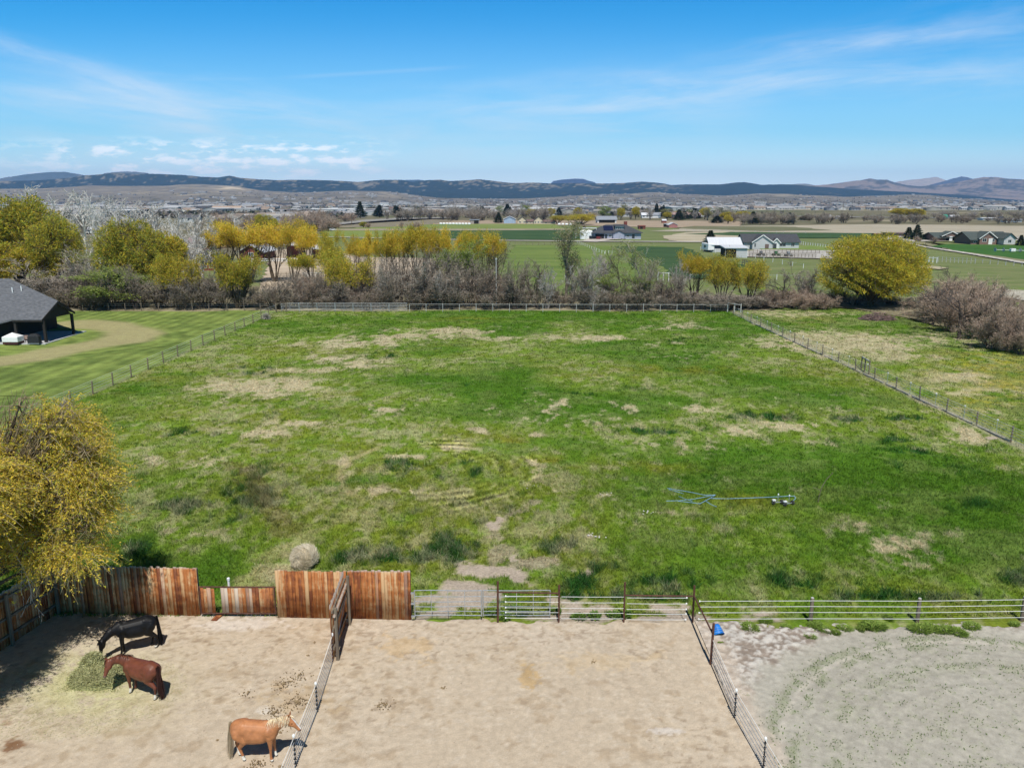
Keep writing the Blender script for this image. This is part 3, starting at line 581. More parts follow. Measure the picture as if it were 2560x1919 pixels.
# projecting partition
t=thing('board_fence','short dark board fence jutting toward the viewer with two loose poles on its side','fence',(PX+.06,29.05,0),R(91.5),'tall board fences of the horse paddock')
boards('boards',3.0,2.5,t,seed=9,hv=.05)
for z in (.5,1.3,2.1): MB().box(.05,2.95,-.085,-.015,z,z+.09).build('rail',M_PIPEW,t)
MB().tube((-.05,-.15,2.02),(3.0,-.10,1.93),.055,n=8).build('pole',pm('pale_pole',(.50,.40,.33),(.38,.29,.23),6,.85,.2,(1,1,1)),t)
MB().tube((.25,-.17,1.72),(2.95,-.12,1.62),.04,n=8).build('pole',M_PIPEW,t)
MB().tube((.4,-.13,.7),(2.6,-.12,1.5),.02,n=6).build('brace',M_STEEL,t)
for x in (.12,2.9): MB().box(x-.06,x+.06,-.24,-.12,0,2.3).build('post',M_PIPEW,t)
# the low board gate
gx0,gx1=A1+.07,B0-.06; gy=fy((gx0+gx1)/2); gl=gx1-gx0; gt=zAt(510,1267,gy); gb=zAt(510,1324,gy)
t=thing('board_gate','low pale board gate with one board missing, hung in a brown steel frame','gate',(gx0,gy,0))
boards('boards',gl-.12,gt-.03,t,z0=gb+.03,seed=21,pale=.45,skip=((gl*.165,gl*.235),),bw=(.13,.18)).location=(.06,-.02,0)
for nm,a_,c_ in (('top_rail',(0,0,gt),(gl,0,gt-.01)),('bottom_rail',(0,0,gb),(gl,0,gb-.01)),('side_rail',(0.02,0,gb),(0.02,0,gt)),('side_rail',(gl-.02,0,gb),(gl-.02,0,gt))):
    MB().tube(a_,c_,.035,n=8).build(nm,M_RUST,t)
for x in (.05,.55,2.05,2.25,2.45,2.65,3.05): MB().tube((min(x,gl-.1),-.02,gb),(min(x,gl-.1)-.03,-.02,gb-.12),.008,n=5).build('wire_tie',M_STEEL,t)
o=MB().box(-.13,.13,-.28,.28,0,.03).build('loose_board',M_BOARD,None,(G(z4b(245,705)[0],z4b(245,705)[1])[0],G(*z4b(245,705))[1]+.0,.06),-.15)
cl=o.data.color_attributes.new('Col','FLOAT_COLOR','POINT'); cl.data.foreach_set('color',[.3,.9,.2,1]*8)
o.rotation_euler=(.1,0,-.25); tag(o,'short stained board lying on the dirt under the low gate','board')
# standpipe
x,y=atY(*z4b(352,395),33.3)[:2]
t=thing('standpipe','white plastic standpipe with cap in the grass behind the low board gate','pipe',(x,33.3,0))
zt=zAt(*z4b(345,318),33.3); MB().lathe([(.05,0),(.05,zt-.1)],n=14).build('pipe',M_WHITE,t,smooth=False); MB().lathe([(.065,zt-.12),(.065,zt-.02),(.05,zt)],n=14).build('cap',M_WHITE,t)
# tube gates
def tube_gate(x0,x1,y,label,ph=0):
    t=thing('tube_gate',label,'gate',(x0,y,0),0,'silver tube gates'); L=x1-x0
    zs=[zAt(*z5b(460,q),y) for q in (162,232,291,347,402,446)]
    top=zs[0]; bot=zs[-1]
    for i,z in enumerate(zs): MB().path([(L*k/8,.0,z+.012*math.sin(k*.8+ph+i)) for k in range(9)],.021 if i in(0,5) else .017,8).build('rail',M_STEEL,t)
    for x in (0.0,L): MB().tube((x,0,bot-.05),(x,0,top),.024,n=8).build('side_tube',M_STEEL,t)
    for k in (1,2,3): MB().box(L*k/4-.012,L*k/4+.012,-.03,-.024,bot,top).build('stay',M_STEEL,t)
    return t
g0=pxX(896,32.25,.7); g1=pxX(1040,32.25,.7); g2=pxX(1188,32.6,.7)
t=tube_gate(g0,g1,32.25,'silver six-rail tube gate beside the stained board fence')
for z in (.25,.85,1.35): MB().box(-.16,.0,-.04,.04,z-.03,z+.03).build('hinge',M_STEEL,t)
t=tube_gate(g1+.06,g2,32.55,'silver tube gate standing open behind the first rusty pipe posts',2)
# rusty pipe fence with white wires
t=thing('pipe_fence','rusty brown pipe fence with white electric wires beside the tube gates','fence',(0,0,0))
posts=[]
for (bx,tp) in (((1075.6,1338),1255),((1206.8,1338),1263),((1347.2,1338),1257),((1496,1338),1264)):
    Y=32.15; X=pxX(bx[0],Y,0); zt=zAt(bx[0],tp,Y); posts.append((X,Y,zt)); MB().tube((X,Y,0),(X,Y,zt),.045,n=10).build('post',M_RUST,t)
x5,y5=G(*z7(196,775)); zt5=zAt(*z7(214,508),y5); MB().tube((x5,y5,0),(x5+.03,y5,zt5),.05,n=10).build('post',M_RUST,t)
r12=zAt(*z6(890,333),32.15); r34=zAt(*z6(1790,355),32.15)
MB().tube((posts[0][0],32.15,r12+.02),(posts[1][0],32.15,r12-.03),.034,n=8).build('rail',M_RUST,t)
MB().tube((posts[2][0],32.15,r34+.02),(posts[3][0],32.15,r34-.02),.034,n=8).build('rail',M_RUST,t)
MB().tube((posts[3][0],32.15,r34),(x5,y5,zAt(*z7(212,570),y5)),.036,n=8).build('rail',M_RUST,t)
wz=[zAt(*z6(1320,q),32.15) for q in (358,398,437,470,508)]
for i in range(3):
    x0,x1=posts[i][0],posts[i+1][0]
    for k,z in enumerate(wz):
        a_=x0+(.34 if i==0 else .1); c_=x1-(.32 if i==2 else .03); zo=-.05*(i==2)+.03*(i==0)
        MB().path([(a_,32.1,z+zo),((a_+c_)/2,32.1,z+zo-.015),(c_,32.1,z+zo-.01)],.010,5).build('wire',M_WIRE,t)
        if i!=1:
            xi=a_ if i==0 else c_; MB().lathe([(.012,0),(.036,.02),(.036,.06),(.012,.08)],xi,32.1,8).build('insulator',M_WHITE,t,(0,0,z+zo-.04))
# right hand wire fence on wooden posts
t=thing('wire_fence','four white wires on round wooden posts along the far side of the bare arena','fence',(0,0,0))
wp=[]
for (bx,tx) in ((z7(838,500),z7(852,343)),(z7(1524,502),z7(1552,347)),(z7(2196,492),z7(2216,372)),((2330,1330),(2340,1290))):
    X,Y=G(*bx); zt=zAt(*tx,Y) if bx[0]<2250 else 1.25; zt=max(zt,1.15); wp.append((X,Y)); MB().lathe([(.085,0),(.08,zt-.04),(.06,zt)],n=12).build('post',M_PIPEW,t,(X,Y,0)); 
    MB().lathe([(.07,0),(.03,.03)],n=12).build('cap',M_GREYPOST,t,(X,Y,zt))
ws=[(posts[3][0]+.25,32.1)]+[(x-.0,y-.09) for x,y in wp]+[(24,32.3)]
for k,z in enumerate((.22,.52,.80,1.07)):
    MB().path([(x,y,z-.02*(i==0)) for i,(x,y) in enumerate(ws)],.011,5).build('wire',M_WIRE,t)
    MB().lathe([(.012,0),(.034,.02),(.034,.06),(.012,.08)],ws[0][0],ws[0][1],8).build('insulator',M_WHITE,t,(0,0,z-.06))
# tape fences running to the viewer
def tpost(parent,x,y,h):
    e=MB(); e.box(-.022,.022,-.004,.004,0,h); e.box(-.004,.004,-.022,.004,0,h); e.build('post',M_BLACKST,parent,(x,y,0))
    for k in range(6): MB().box(-.05,.05,-.03,-.005,.15+k*.17,.18+k*.17).build('clip',M_BLACKST,parent,(x,y,0))
    MB().lathe([(.02,0),(.045,.01),(.05,.07),(.03,.11)],n=10).build('cap',M_WHITE,parent,(x,y,h-.04))
t=thing('tape_fence','white seven-wire tape fence on black steel posts behind the palomino horse','fence',(0,0,0),group='white tape fences of the paddock')
P1=G(*z5(692,1248)); P2=G(*z5(532,1655)); e0=(-7.16,29.1)
for q in (P1,P2): tpost(t,q[0],q[1],1.17)
P3=(P2[0]+(P2[0]-P1[0]),P2[1]+(P2[1]-P1[1])); tpost(t,P3[0],P3[1],1.17)
for k in range(7): MB().path([(e0[0]-.0,e0[1],.14+.16*k),(P1[0],P1[1],.13+.163*k),(P2[0],P2[1],.13+.163*k),(P3[0],P3[1],.13+.163*k)],.011,5).build('wire',M_WIRE,t)
MB().lathe([(.02,0),(.05,.02),(.05,.1),(.02,.14)],e0[0],e0[1]+.05,8).build('insulator',M_WHITE,t,(0,0,1.1))
t=thing('tape_fence','white six-wire tape fence on black steel posts between paddock and bare arena','fence',(0,0,0),group='white tape fences of the paddock')
Q1=G(*z7(350,1122)); Q2=G(*z7(535,1448)); Q3=(2*Q2[0]-Q1[0],2*Q2[1]-Q1[1])
for q in (Q1,Q2,Q3): tpost(t,q[0],q[1],1.14)
for k in range(6): MB().path([(x5+.03,y5,.16+.19*k),(Q1[0],Q1[1],.14+.19*k),(Q2[0],Q2[1],.14+.19*k),(Q3[0],Q3[1],.14+.19*k)],.011,5).build('wire',M_WIRE,t)
# blue tub
x,y=G(*z7(238,585)); t=thing('tub','dented bright blue plastic tub lying on straw behind the rusty corner post','tub',(x+.02,y+.1,.19)); t.scale=(1.0,)*3; t.rotation_euler=(R(138),R(14),R(30))
M_BLUE=pm('blue_plastic',(.02,.20,.62),(.015,.13,.46),5,.35)
V=[(.13,-.24)]
for k in range(7): V+=[(.155+.012*k+(.016 if k%2 else 0),-.2+.055*k)]
V+=[(.27,.20),(.25,.20),(.23,.17),(.20,.14),(.14,-.18)]
MB().lathe(V,n=22).build('shell',M_BLUE,t,smooth=True)
for k in (0,1,2): MB().lathe([(.185+.024*k,-.09+.1*k),(.20+.024*k,-.08+.1*k),(.185+.024*k,-.07+.1*k)],n=22).build('rib',pm('pale_blue_plastic',(.25,.5,.8),(.2,.42,.7),5,.4),t)
# straw helper
def strands(n,fn,seed,w=.012,colf=None):
    """n thin quads; fn(r)->(point,dir,length)"""
    r=np.random.RandomState(seed); P,D,L=fn(r,n); side_=np.cross(D,r.normal(size=(n,3))); side_/=np.linalg.norm(side_,axis=1)[:,None]+1e-9
    a=P;c=P+D*L[:,None]; ww=(w*(.6+.8*r.rand(n)))[:,None]
    V=np.stack([a-side_*ww,a+side_*ww,c+side_*ww*.5,c-side_*ww*.5],1).reshape(-1,3); F=np.arange(4*n).reshape(n,4)
    C=np.repeat(colf(r,n,P),4,axis=0); return V,F,C
M_STRAW=leafmat('dry_straw',.85,.15)
# round bale behind the fence
bx,by=G(650,1236); bz=.60
def fb(r,n):
    k=n//2; ang=r.rand(n)*2*np.pi; rad=.60*np.sqrt(r.rand(n)); on=r.rand(n)<.6
    yv=np.where(on,-.60+.32*(rad/.6)**3-r.rand(n)*.04,(r.rand(n)-.5)*.9); rad=np.where(on,rad,.60+r.rand(n)*.03)
    P=np.stack([rad*np.cos(ang),yv,bz+rad*np.sin(ang)],1); D=np.stack([-np.sin(ang),(r.rand(n)-.5)*.5-.15*on,np.cos(ang)],1)+r.normal(size=(n,3))*.30
    D/=np.linalg.norm(D,axis=1)[:,None]; return P,D,.10+.22*r.rand(n)
straw_c=lambda a_,c_:(lambda r,n,P:(np.array(a_)+(np.array(c_)-np.array(a_))*r.rand(n,1))*(.7+.5*r.rand(n,1)))
V,F,C=strands(6500,fb,5,.008,straw_c((.62,.54,.40),(.88,.80,.64)))
t=thing('round_bale','round pale straw bale standing in the grass behind the board fence','bale',(bx,by+.55,-.02)); t.scale=(.92,)*3; t.rotation_euler=(R(-14),0,R(-12))
e=MB(); n=28; ring=[(.02,-.60),(.3,-.59),(.45,-.54),(.56,-.42),(.61,-.2),(.62,0),(.61,.2),(.56,.42),(.4,.57),(.02,.6)]
for (r_,y_) in ring:
    for i in range(n): e.v.append((r_*math.cos(2*math.pi*i/n),y_,bz+r_*math.sin(2*math.pi*i/n)))
for j in range(len(ring)-1):
    for i in range(n): e.f.append((j*n+i,j*n+(i+1)%n,(j+1)*n+(i+1)%n,(j+1)*n+i))
e.build('core',pm('straw_core',(.52,.44,.30),(.36,.29,.19),14,.95,.6),t,smooth=True); link('straw',npmesh('straw',V,F,C),parent=t,mat=M_STRAW)
# hay heap in a net
hx,hy=G(*z4(735,1000)); hx-=.0
def moundz(x,y):
    a_=.46*np.clip(1-(np.abs(x/1.08)**2.6+np.abs(y/.86)**2.6),0,1)**.42
    c_=.80*np.clip(1-(((x+.45)/.52)**2+((y-.42)/.46)**2),0,1)**.5
    return np.maximum(a_,c_)*(.92+.16*fbm((x+9)*3,(y+9)*3,2,3))
xs=np.linspace(-1.15,1.15,80); X,Y=np.meshgrid(xs,xs); Z=moundz(X,Y)+(fbm((X+7)*7,(Y+4)*7,6,3)-.5)*.1
i=np.arange(6400).reshape(80,80); F=np.stack([i[:-1,:-1],i[:-1,1:],i[1:,1:],i[1:,:-1]],-1).reshape(-1,4)
hc=np.array((.34,.34,.15))*(1+0*X[...,None])*(.6+.7*fbm((X+3)*9,(Y+3)*9,8,3)[...,None])
t=thing('hay_heap','green hay heap in a dark net between the black and chestnut horses','hay',(hx,hy+.05,.02))
link('heap',npmesh('heap',np.stack([X,Y,Z-.03],-1).reshape(-1,3),F,hc.reshape(-1,3),True),parent=t,mat=pm('hay',(1,1,1),(.62,.6,.55),22,.95,.8,attr=True))
def fh(r,n):
    x=(r.rand(n)*2-1)*1.15; y=(r.rand(n)*2-1)*.95; z=moundz(x,y); ok=z>.02; z=np.where(ok,z,-.02)
    D=r.normal(size=(n,3)); D[:,2]=np.abs(D[:,2])*.5; D/=np.linalg.norm(D,axis=1)[:,None]; return np.stack([x,y,z],1),D,.05+.12*r.rand(n)
V,F,C=strands(9000,fh,8,.008,straw_c((.34,.35,.14),(.62,.60,.33))); link('loose_hay',npmesh('loose_hay',V,F,C),parent=t,mat=M_STRAW)
e=MB()
for k in range(-16,17):
    q=k*.07; pts=[(x,q*.95,float(moundz(np.array(x),np.array(q*.95)))+.012) for x in np.linspace(-1.1,1.1,34)]; pts=[s for s in pts if s[2]>.05]
    if len(pts)>2: e.path(pts,.004,3)
    pts=[(q,y,float(moundz(np.array(q),np.array(y)))+.012) for y in np.linspace(-.9,.9,28)]; pts=[s for s in pts if s[2]>.05]
    if len(pts)>2: e.path(pts,.004,3)
e.build('net',pm('dark_netting',(.05,.05,.035),None,5,.8),t)
def fs(r,n):
    a_=r.rand(n)*2*np.pi; d=np.sqrt(r.rand(n))*3.6; x=hx-.3+np.cos(a_)*d*1.1; y=hy-1.0+np.sin(a_)*d*.75; D=r.normal(size=(n,3)); D[:,2]*=.1; D/=np.linalg.norm(D,axis=1)[:,None]
    return np.stack([x,y,np.full(n,.045)],1),D,.03+.06*r.rand(n)
V,F,C=strands(8000,fs,18,.005,straw_c((.44,.42,.21),(.58,.55,.34))); tag(link('scattered_hay',npmesh('scattered_hay',V,F,C),mat=M_STRAW),'thin green hay litter strewn on the dirt around the hay heap','hay litter',kind='stuff')
# manure
M_DUNG=pm('dung',(.36,.27,.15),(.19,.13,.075),14,.95,.4)
ico=bmesh.new(); bmesh.ops.create_icosphere(ico,subdivisions=1,radius=1); IV=np.array([v.co[:] for v in ico.verts]); IF=np.array([[v.index for v in f.verts] for f in ico.faces]); ico.free()
def lumps(name,pts,rad,seed,mat,parent=None,loc=(0,0,0),flat=.7,col=None):
    r=np.random.RandomState(seed); n=len(pts); V=np.zeros((n,len(IV),3)); 
    for k in range(n): V[k]=IV*(1+.25*r.normal(size=(len(IV),1)).clip(-1,1))*np.array([1,1,flat])*rad[k]+pts[k]
    F=(IF[None]+np.arange(n)[:,None,None]*len(IV)).reshape(-1,3)
    return link(name,npmesh(name,V.reshape(-1,3),F,col),loc,0,parent,mat)
DG_=[(z5(672,732),.32,16,'small dark manure pile near the jutting fence, upper of two'),(z5(625,828),.24,14,'small dark manure pile near the jutting fence, lower of two'),
 (z5(560,985),.75,60,'wide scatter of brown manure left of the tape fence'),(z5(450,1045),.75,80,'broad brown manure patch left of the tape fence post'),(z5(180,1105),.42,34,'round manure pile alone left of the wide scatter'),
 (z5(545,1180),.85,150,'largest brown manure heap close to the tape fence'),(z5(375,1255),.62,90,'dark manure heap just behind the palomino back'),(z5(490,1350),.42,40,'manure bits below the palomino head'),(z5(415,1400),.25,18,'manure bits beside the palomino chest'),
 (z5(1190,1205),.48,70,'lone manure pile on the empty paddock dirt'),(z4(1612,1458),.26,16,'small dark manure pile behind the palomino tail'),(z5(250,1640),.5,60,'yellowish manure pile at the bottom edge below the palomino'),(z5(420,1652),.35,30,'manure pile at the bottom edge beside the tape fence'),
 (z4(90,1165),.0,0,''),(z6(300,1000),.5,22,'faint manure bits left of centre on the empty paddock'),(z6(1340,820),.5,22,'faint manure bits in the middle of the empty paddock')]
r=random.Random(3)
for k,(q,rad,n,lab) in enumerate(DG_):
    if not n: continue
    x,y=G(*q); pts=[];rr=[]
    for i in range(n):
        a_=r.uniform(0,6.3); d=rad*abs(r.gauss(0,.5))*(1 if n>30 else .28); pts.append((math.cos(a_)*d,math.sin(a_)*d*.9,.008+max(0,(1-d/rad))*.04*(n>30))); rr.append(r.uniform(.012,.034))
    tag(lumps('manure_pile',pts,rr,k,M_DUNG,None,(x,y,.035)),lab,'manure',group='manure piles on the paddock dirt')
pts=[];rr=[]
for i in range(1500):
    x=r.uniform(-19,8); y=r.uniform(19,32); 
    if abs(x)>.68*y+2: continue
    pts.append((x,y,.04)); rr.append(r.uniform(.006,.02)*(1 if r.random()>.05 else 1.8))
tag(lumps('dirt_clods',pts,rr,77,pm('clod',(.33,.26,.19),(.5,.42,.33),3,.95),flat=.6),'tiny clods and stones scattered over the paddock dirt','clods',kind='stuff')
# ---------------------------------------------------------------- horses
def remeshed(parts,vox=.022,sm=8):
    me=bpy.data.meshes.new('tmp'); bm=bmesh.new()
    for P0,P1,r0,r1,fl in parts:
        P0=Vector(P0);P1=Vector(P1); d=P1-P0; L=d.length; N=14; M=7
        q=(d.normalized() if L>1e-5 else Vector((0,0,1))).to_track_quat('Z','Y').to_matrix() if L>1e-5 else Matrix.Identity(3)
        rings=[]
        for j in range(M+1): rings.append((-math.cos(math.pi/2*j/M)*r0,math.sin(math.pi/2*j/M)*r0))
        if L>1e-5:
            for j in range(1,4): rings.append((L*j/4,r0+(r1-r0)*j/4))
        for j in range(M+1): rings.append((L+math.sin(math.pi/2*j/M)*r1,math.cos(math.pi/2*j/M)*r1))
        vs=[]
        for (zc,rr_) in rings:
            vs.append([bm.verts.new(P0+Vector(tuple(x*y_ for x,y_ in zip(q@Vector((max(rr_,1e-4)*math.cos(2*math.pi*i/N),max(rr_,1e-4)*math.sin(2*math.pi*i/N),zc)),fl)))) for i in range(N)])
        for a_,c_ in zip(vs[:-1],vs[1:]):
            for i in range(N): bm.faces.new((a_[i],a_[(i+1)%N],c_[(i+1)%N],c_[i]))
        bm.faces.new(vs[0][::-1]); bm.faces.new(vs[-1])
    bm.to_mesh(me); bm.free(); o=bpy.data.objects.new('tmp',me); S.collection.objects.link(o)
    a_=o.modifiers.new('r','REMESH'); a_.mode='VOXEL'; a_.voxel_size=vox; c_=o.modifiers.new('s','SMOOTH'); c_.iterations=sm; c_.factor=.5
    bpy.context.view_layer.update(); dg=bpy.context.evaluated_depsgraph_get(); out=bpy.data.meshes.new_from_object(o.evaluated_get(dg)); bpy.data.objects.remove(o)
    out.materials.clear(); out.polygons.foreach_set('use_smooth',np.ones(len(out.polygons),dtype=bool)); return out
def horsecoat(name,rough,spec,var=.2,sheen=0):
    m,b,p=newmat(name); a=b.n('ShaderNodeAttribute',attribute_name='Col'); P=b.n('ShaderNodeTexCoord').outputs['Object']
    n=b.noise(P,4.2,5,.6); f=b.m('MULTIPLY_ADD',b.ramp(n,.3,.7),var*2.2,1-var*1.2); q=b.n('ShaderNodeCombineColor'); [b.put(q.inputs[i],f) for i in range(3)]
    b.put(p.inputs['Base Color'],b.mix(1.0,a.outputs[0],q.outputs[0],'MULTIPLY')); p.inputs['Roughness'].default_value=rough; p.inputs['Specular IOR Level'].default_value=spec
    return m
def hair(name,P,D,L,w,col,parent,mat,seed=1):
    r=np.random.RandomState(seed); n=len(P); sd=np.cross(D,r.normal(size=(n,3))); sd/=np.linalg.norm(sd,axis=1)[:,None]+1e-9
    V=[];F=[];K=4
    for k in range(K+1):
        t=k/K; pt=P+D*(L*t)[:,None]+np.array([0,0,-1.])*(L*t*t*.35)[:,None]; ww=w*(1-.6*t); V.append(np.stack([pt-sd*ww,pt+sd*ww],1))
    V=np.stack(V,1).reshape(n*(K+1)*2,3); base=np.arange(n)[:,None]*(K+1)*2
    for k in range(K): F.append(np.stack([base[:,0]+2*k,base[:,0]+2*k+1,base[:,0]+2*k+3,base[:,0]+2*k+2],1))
    F=np.concatenate(F); C=np.repeat(np.array(col)*(.7+.6*r.rand(n,1)),(K+1)*2,axis=0)
    return link(name,npmesh(name,V,F,C),parent=parent,mat=mat)
def horse(label,loc,rz,neck,poll,muz,coat,belly,mane,tailc,sock,blaze,fl,hl,mat,dark=None,sc=1.0,tuck=0,tailw=.011):
    """faces local +x; neck: mid neck point, poll, muz: 3D points; fl/hl: leg x offsets (near=-y, far=+y)"""
    t=thing('horse',label,'horse',loc,rz); t.scale=(.88,1.0,.97)
    o1=(1,1,1); nk=(1,1,1)
    A_=[((-.62,0,1.14),(.50,0,1.10),.335,.325,(1,.90,1)),((-.22,0,.97),(.18,0,.99),.36,.345,(1,.96,1)),  # barrel
     ((-.70,.0,1.16),(-.55,0,1.20),.30,.30,(1,.93,1)),((.55,0,1.10),(.60,0,1.16),.28,.24,(1,.86,1)),
     ((.30,0,1.36),(.58,0,1.33),.11,.16,(1,.7,1)),((-.62,0,1.38),(-.30,0,1.37),.10,.10,(1,1,1)),
     ((-.72,.11,1.12),(-.66,.12,1.0),.22,.20,o1),((-.72,-.11,1.12),(-.66,-.12,1.0),.22,.20,o1)]
    nb=(.58,0,1.22); A_+=[(nb,neck,.27,.185,(1,.75,1)),(neck,poll,.185,.125,(1,.78,1)),((.48,.13,1.15),(.62,.12,1.0),.19,.15,o1),((.48,-.13,1.15),(.62,-.12,1.0),.19,.15,o1),((-.45,.09,1.29),(-.75,.10,1.22),.17,.18,o1),((-.45,-.09,1.29),(-.75,-.10,1.22),.17,.18,o1)]
    up=Vector(nb)+Vector((-.05,0,.1)); 
    hd=Vector(muz)-Vector(poll); ch=Vector(poll)+hd*.30; hn=hd.normalized(); dn=Vector((hn.y*0,0,0))
    perp=Vector((hn.z,0,-hn.x)) if abs(hn.y)<.8 else Vector((0,0,-1))
    nv=(Vector(neck)-Vector(poll)).normalized(); jaw=(nv-hn*nv.dot(hn)); jaw=jaw.normalized() if jaw.length>.1 else perp
    A_+=[(poll,Vector(poll)+hd*.45,.130,.112,(1,1,1)),(Vector(poll)+hd*.45,Vector(poll)+hd*.86,.098,.072,o1),(Vector(poll)+hd*.85,Vector(muz)-hd*.05,.072,.074,o1),
         (Vector(poll)+hd*.12+jaw*.07,Vector(poll)+hd*.34+jaw*.065,.112,.105,o1)]
    latv=hn.cross(jaw).normalized()
    for s in (-1,1):
        f0=Vector((.52,s*.15,.95)); fx=fl[0] if s<0 else fl[1]
        kn=Vector((.53+fx*.45,s*.145,.50)); ft=Vector((.52+fx*.95,s*.14,.13)); hf=Vector((.55+fx,s*.14,.045))
        A_+=[(f0,kn+Vector((0,0,.12)),.145,.080,(1,.95,1)),(kn+Vector((0,0,.12)),kn,.078,.070,o1),(kn,ft+Vector((0,0,.05)),.060,.046,o1),(ft,ft,.058,.058,o1),(ft,hf,.050,.062,o1),(hf,hf,.070,.070,(1,.95,.8))]
        h0=Vector((-.66,s*.15,1.02)); hx_=hl[0] if s<0 else hl[1]
        sti=Vector((-.50+hx_*.3,s*.17,.82)); hk=Vector((-.83+hx_*.8,s*.135,.50)); ft=Vector((-.76+hx_,s*.13,.135)); hf=Vector((-.72+hx_,s*.13,.045))
        A_+=[(h0,sti,.235,.17,(1,.85,1)),(sti,hk+Vector((.06,0,.07)),.165,.085,(1,.85,1)),(hk+Vector((.02,0,.03)),hk,.076,.070,o1),(hk,ft+Vector((0,0,.05)),.060,.048,o1),(ft,ft,.06,.06,o1),(ft,hf,.052,.062,o1),(hf,hf,.070,.070,(1,.95,.8))]
    me=remeshed([(tuple(a),tuple(c),r0,r1,f) for a,c,r0,r1,f in A_],.02,15)
    n=len(me.vertices); co=np.zeros(n*3); me.vertices.foreach_get('co',co); co=co.reshape(-1,3)
    C=np.tile(np.array(coat),(n,1)); low=sst(-co[:,2],-.75,-.45)[:,None]; C=C*(1-low)+np.array(belly)*low
    isleg=(co[:,2]<.62)
    for (xr,s,h) in sock:    # socks: x sign, y sign, height
        k=(np.sign(co[:,0])==xr)&(np.sign(co[:,1])==s)&(co[:,2]<h); C[k]=(.72,.68,.60)
    k=co[:,2]<.055; C[k]=(.10,.08,.06)
    pv=co-np.array(poll); hh=np.array(hn); tt=pv@hh/hd.length; rad=pv-np.outer(pv@hh,hh); fr=-(rad@np.array(jaw)); lt=np.abs(rad@np.array(latv))
    ishead=(tt>-.1)&(tt<1.2)&(np.linalg.norm(rad,axis=1)<.2)&(co[:,2]>.1)
    if blaze: k=ishead&(fr>.035)&(lt<.032)&(tt>.08)&(tt<.98); C[k]=(.78,.74,.68)
    k=ishead&(tt>.93)&~((lt<.03)&(fr>.03)&bool(blaze)); C[k]=np.array((.16,.10,.08)) if not dark else np.array((.10,.06,.04))
    at=me.color_attributes.new('Col','FLOAT_COLOR','POINT'); at.data.foreach_set('color',np.concatenate([C,np.ones((n,1))],1).ravel())
    link('body',me,parent=t,mat=mat)
    M_H=bpy.data.materials.get('horse_hair') or leafmat('horse_hair',.6,.1)
    for s in (-1,1):
        # ears and eyes
        base=Vector(poll)-Vector(jaw)*.085-hn*.03+latv*(.065*s); tip=base-Vector(jaw)*.12-hn*.09+latv*.03*s
        e=MB(); e.tube(base,(base+tip)/2,.030,.034,8); e.tube((base+tip)/2,tip,.034,.004,8); ea=e.mesh('ear',True)
        at=ea.color_attributes.new('Col','FLOAT_COLOR','POINT'); at.data.foreach_set('color',list(coat)+[1] and (list(c_*.8 for c_ in coat)+[1])*len(ea.vertices)); link('ear',ea,parent=t,mat=mat)
        ey=Vector(poll)+hn*(hd.length*.33)-Vector(jaw)*.03+latv*(.102*s); e=MB()
        e.lathe([(.004,-.022),(.018,-.012),(.022,0),(.018,.012),(.004,.022)],n=8); e.build('eye',bpy.data.materials.get('eye_dark') or pm('eye_dark',(.01,.008,.006),None,3,.1),t,tuple(ey),smooth=True)
    rs=np.random.RandomState(4); K=620; u=rs.rand(K); a0=np.array((.50,0,1.50)); a1=np.array(neck)+np.array((-.06,0,.195)); ja=np.array(jaw); a2=np.array(poll)-ja*.13-hh*.03
    nvv=np.array(nb)-np.array(neck); 
    Pm=np.where(u[:,None]<.5,a0+(a1-a0)*(u[:,None]*2),a1+(a2-a1)*(u[:,None]*2-1))+rs.normal(size=(K,3))*.022
    sidef=np.where(rs.rand(K)<.9,-1.,1.); Dm=np.stack([-.12+0*u,.5*sidef,-.72+0*u],1)+rs.normal(size=(K,3))*.16; Dm/=np.linalg.norm(Dm,axis=1)[:,None]
    Pm[:,1]+=.045*sidef
    hair('mane',Pm,Dm,.08+.15*rs.rand(K)**1.5,.007,mane,t,M_H,2)
    K=26; Dm=np.tile(hh*.7-ja*.25,(K,1))+rs.normal(size=(K,3))*.12; hair('forelock',np.tile(a2,(K,1))+rs.normal(size=(K,3))*.012,Dm,.12+.05*rs.rand(K),.009,mane,t,M_H,3)
    K=360; Pt=np.array((-.98,0,1.30))+rs.normal(size=(K,3))*np.array((.02,.03,.04)); Dt=np.tile(np.array((-.10,0,-1.)),(K,1))+rs.normal(size=(K,3))*np.array((.045,.06,.02))
    o=hair('tail',Pt,Dt,.62+.35*rs.rand(K),tailw,tailc,t,M_H,5)
    return t
CO=horsecoat('glossy_coat',.5,.42,.15); CB=horsecoat('black_coat',.5,.22,.3)
def place(front,back_,px_mid=None):
    """ground position and heading from the feet in the photo"""
    a_=G(*front);c_=G(*back_); return a_,c_
zP=zz(540,1760,9.217); zC=zz(230,1520,6.91)
a_,c_=G(*zP(1185,1325)),G(*zP(470,1270)); hd_=math.atan2(a_[1]-c_[1],a_[0]-c_[0]); print('palomino',a_,c_,math.degrees(hd_),math.hypot(a_[0]-c_[0],a_[1]-c_[1]))
horse('golden palomino horse with cream mane looking over the white tape fence',(-8.36,23.3,.03),R(-2),(.93,0,1.42),(1.22,.0,1.56),(1.64,0,1.14),(.43,.175,.07),(.42,.165,.065),(.88,.74,.52),(.58,.47,.32),[(-1,-1,.20),(-1,1,.34),(1,1,.22),(1,-1,.10)],True,(0,.06),(.22,-.05),CO)
a_,c_=G(*zC(815,1450)),G(*zC(1145,1585)); print('chestnut',a_,c_,math.degrees(math.atan2(a_[1]-c_[1],a_[0]-c_[0])),math.hypot(a_[0]-c_[0],a_[1]-c_[1]))
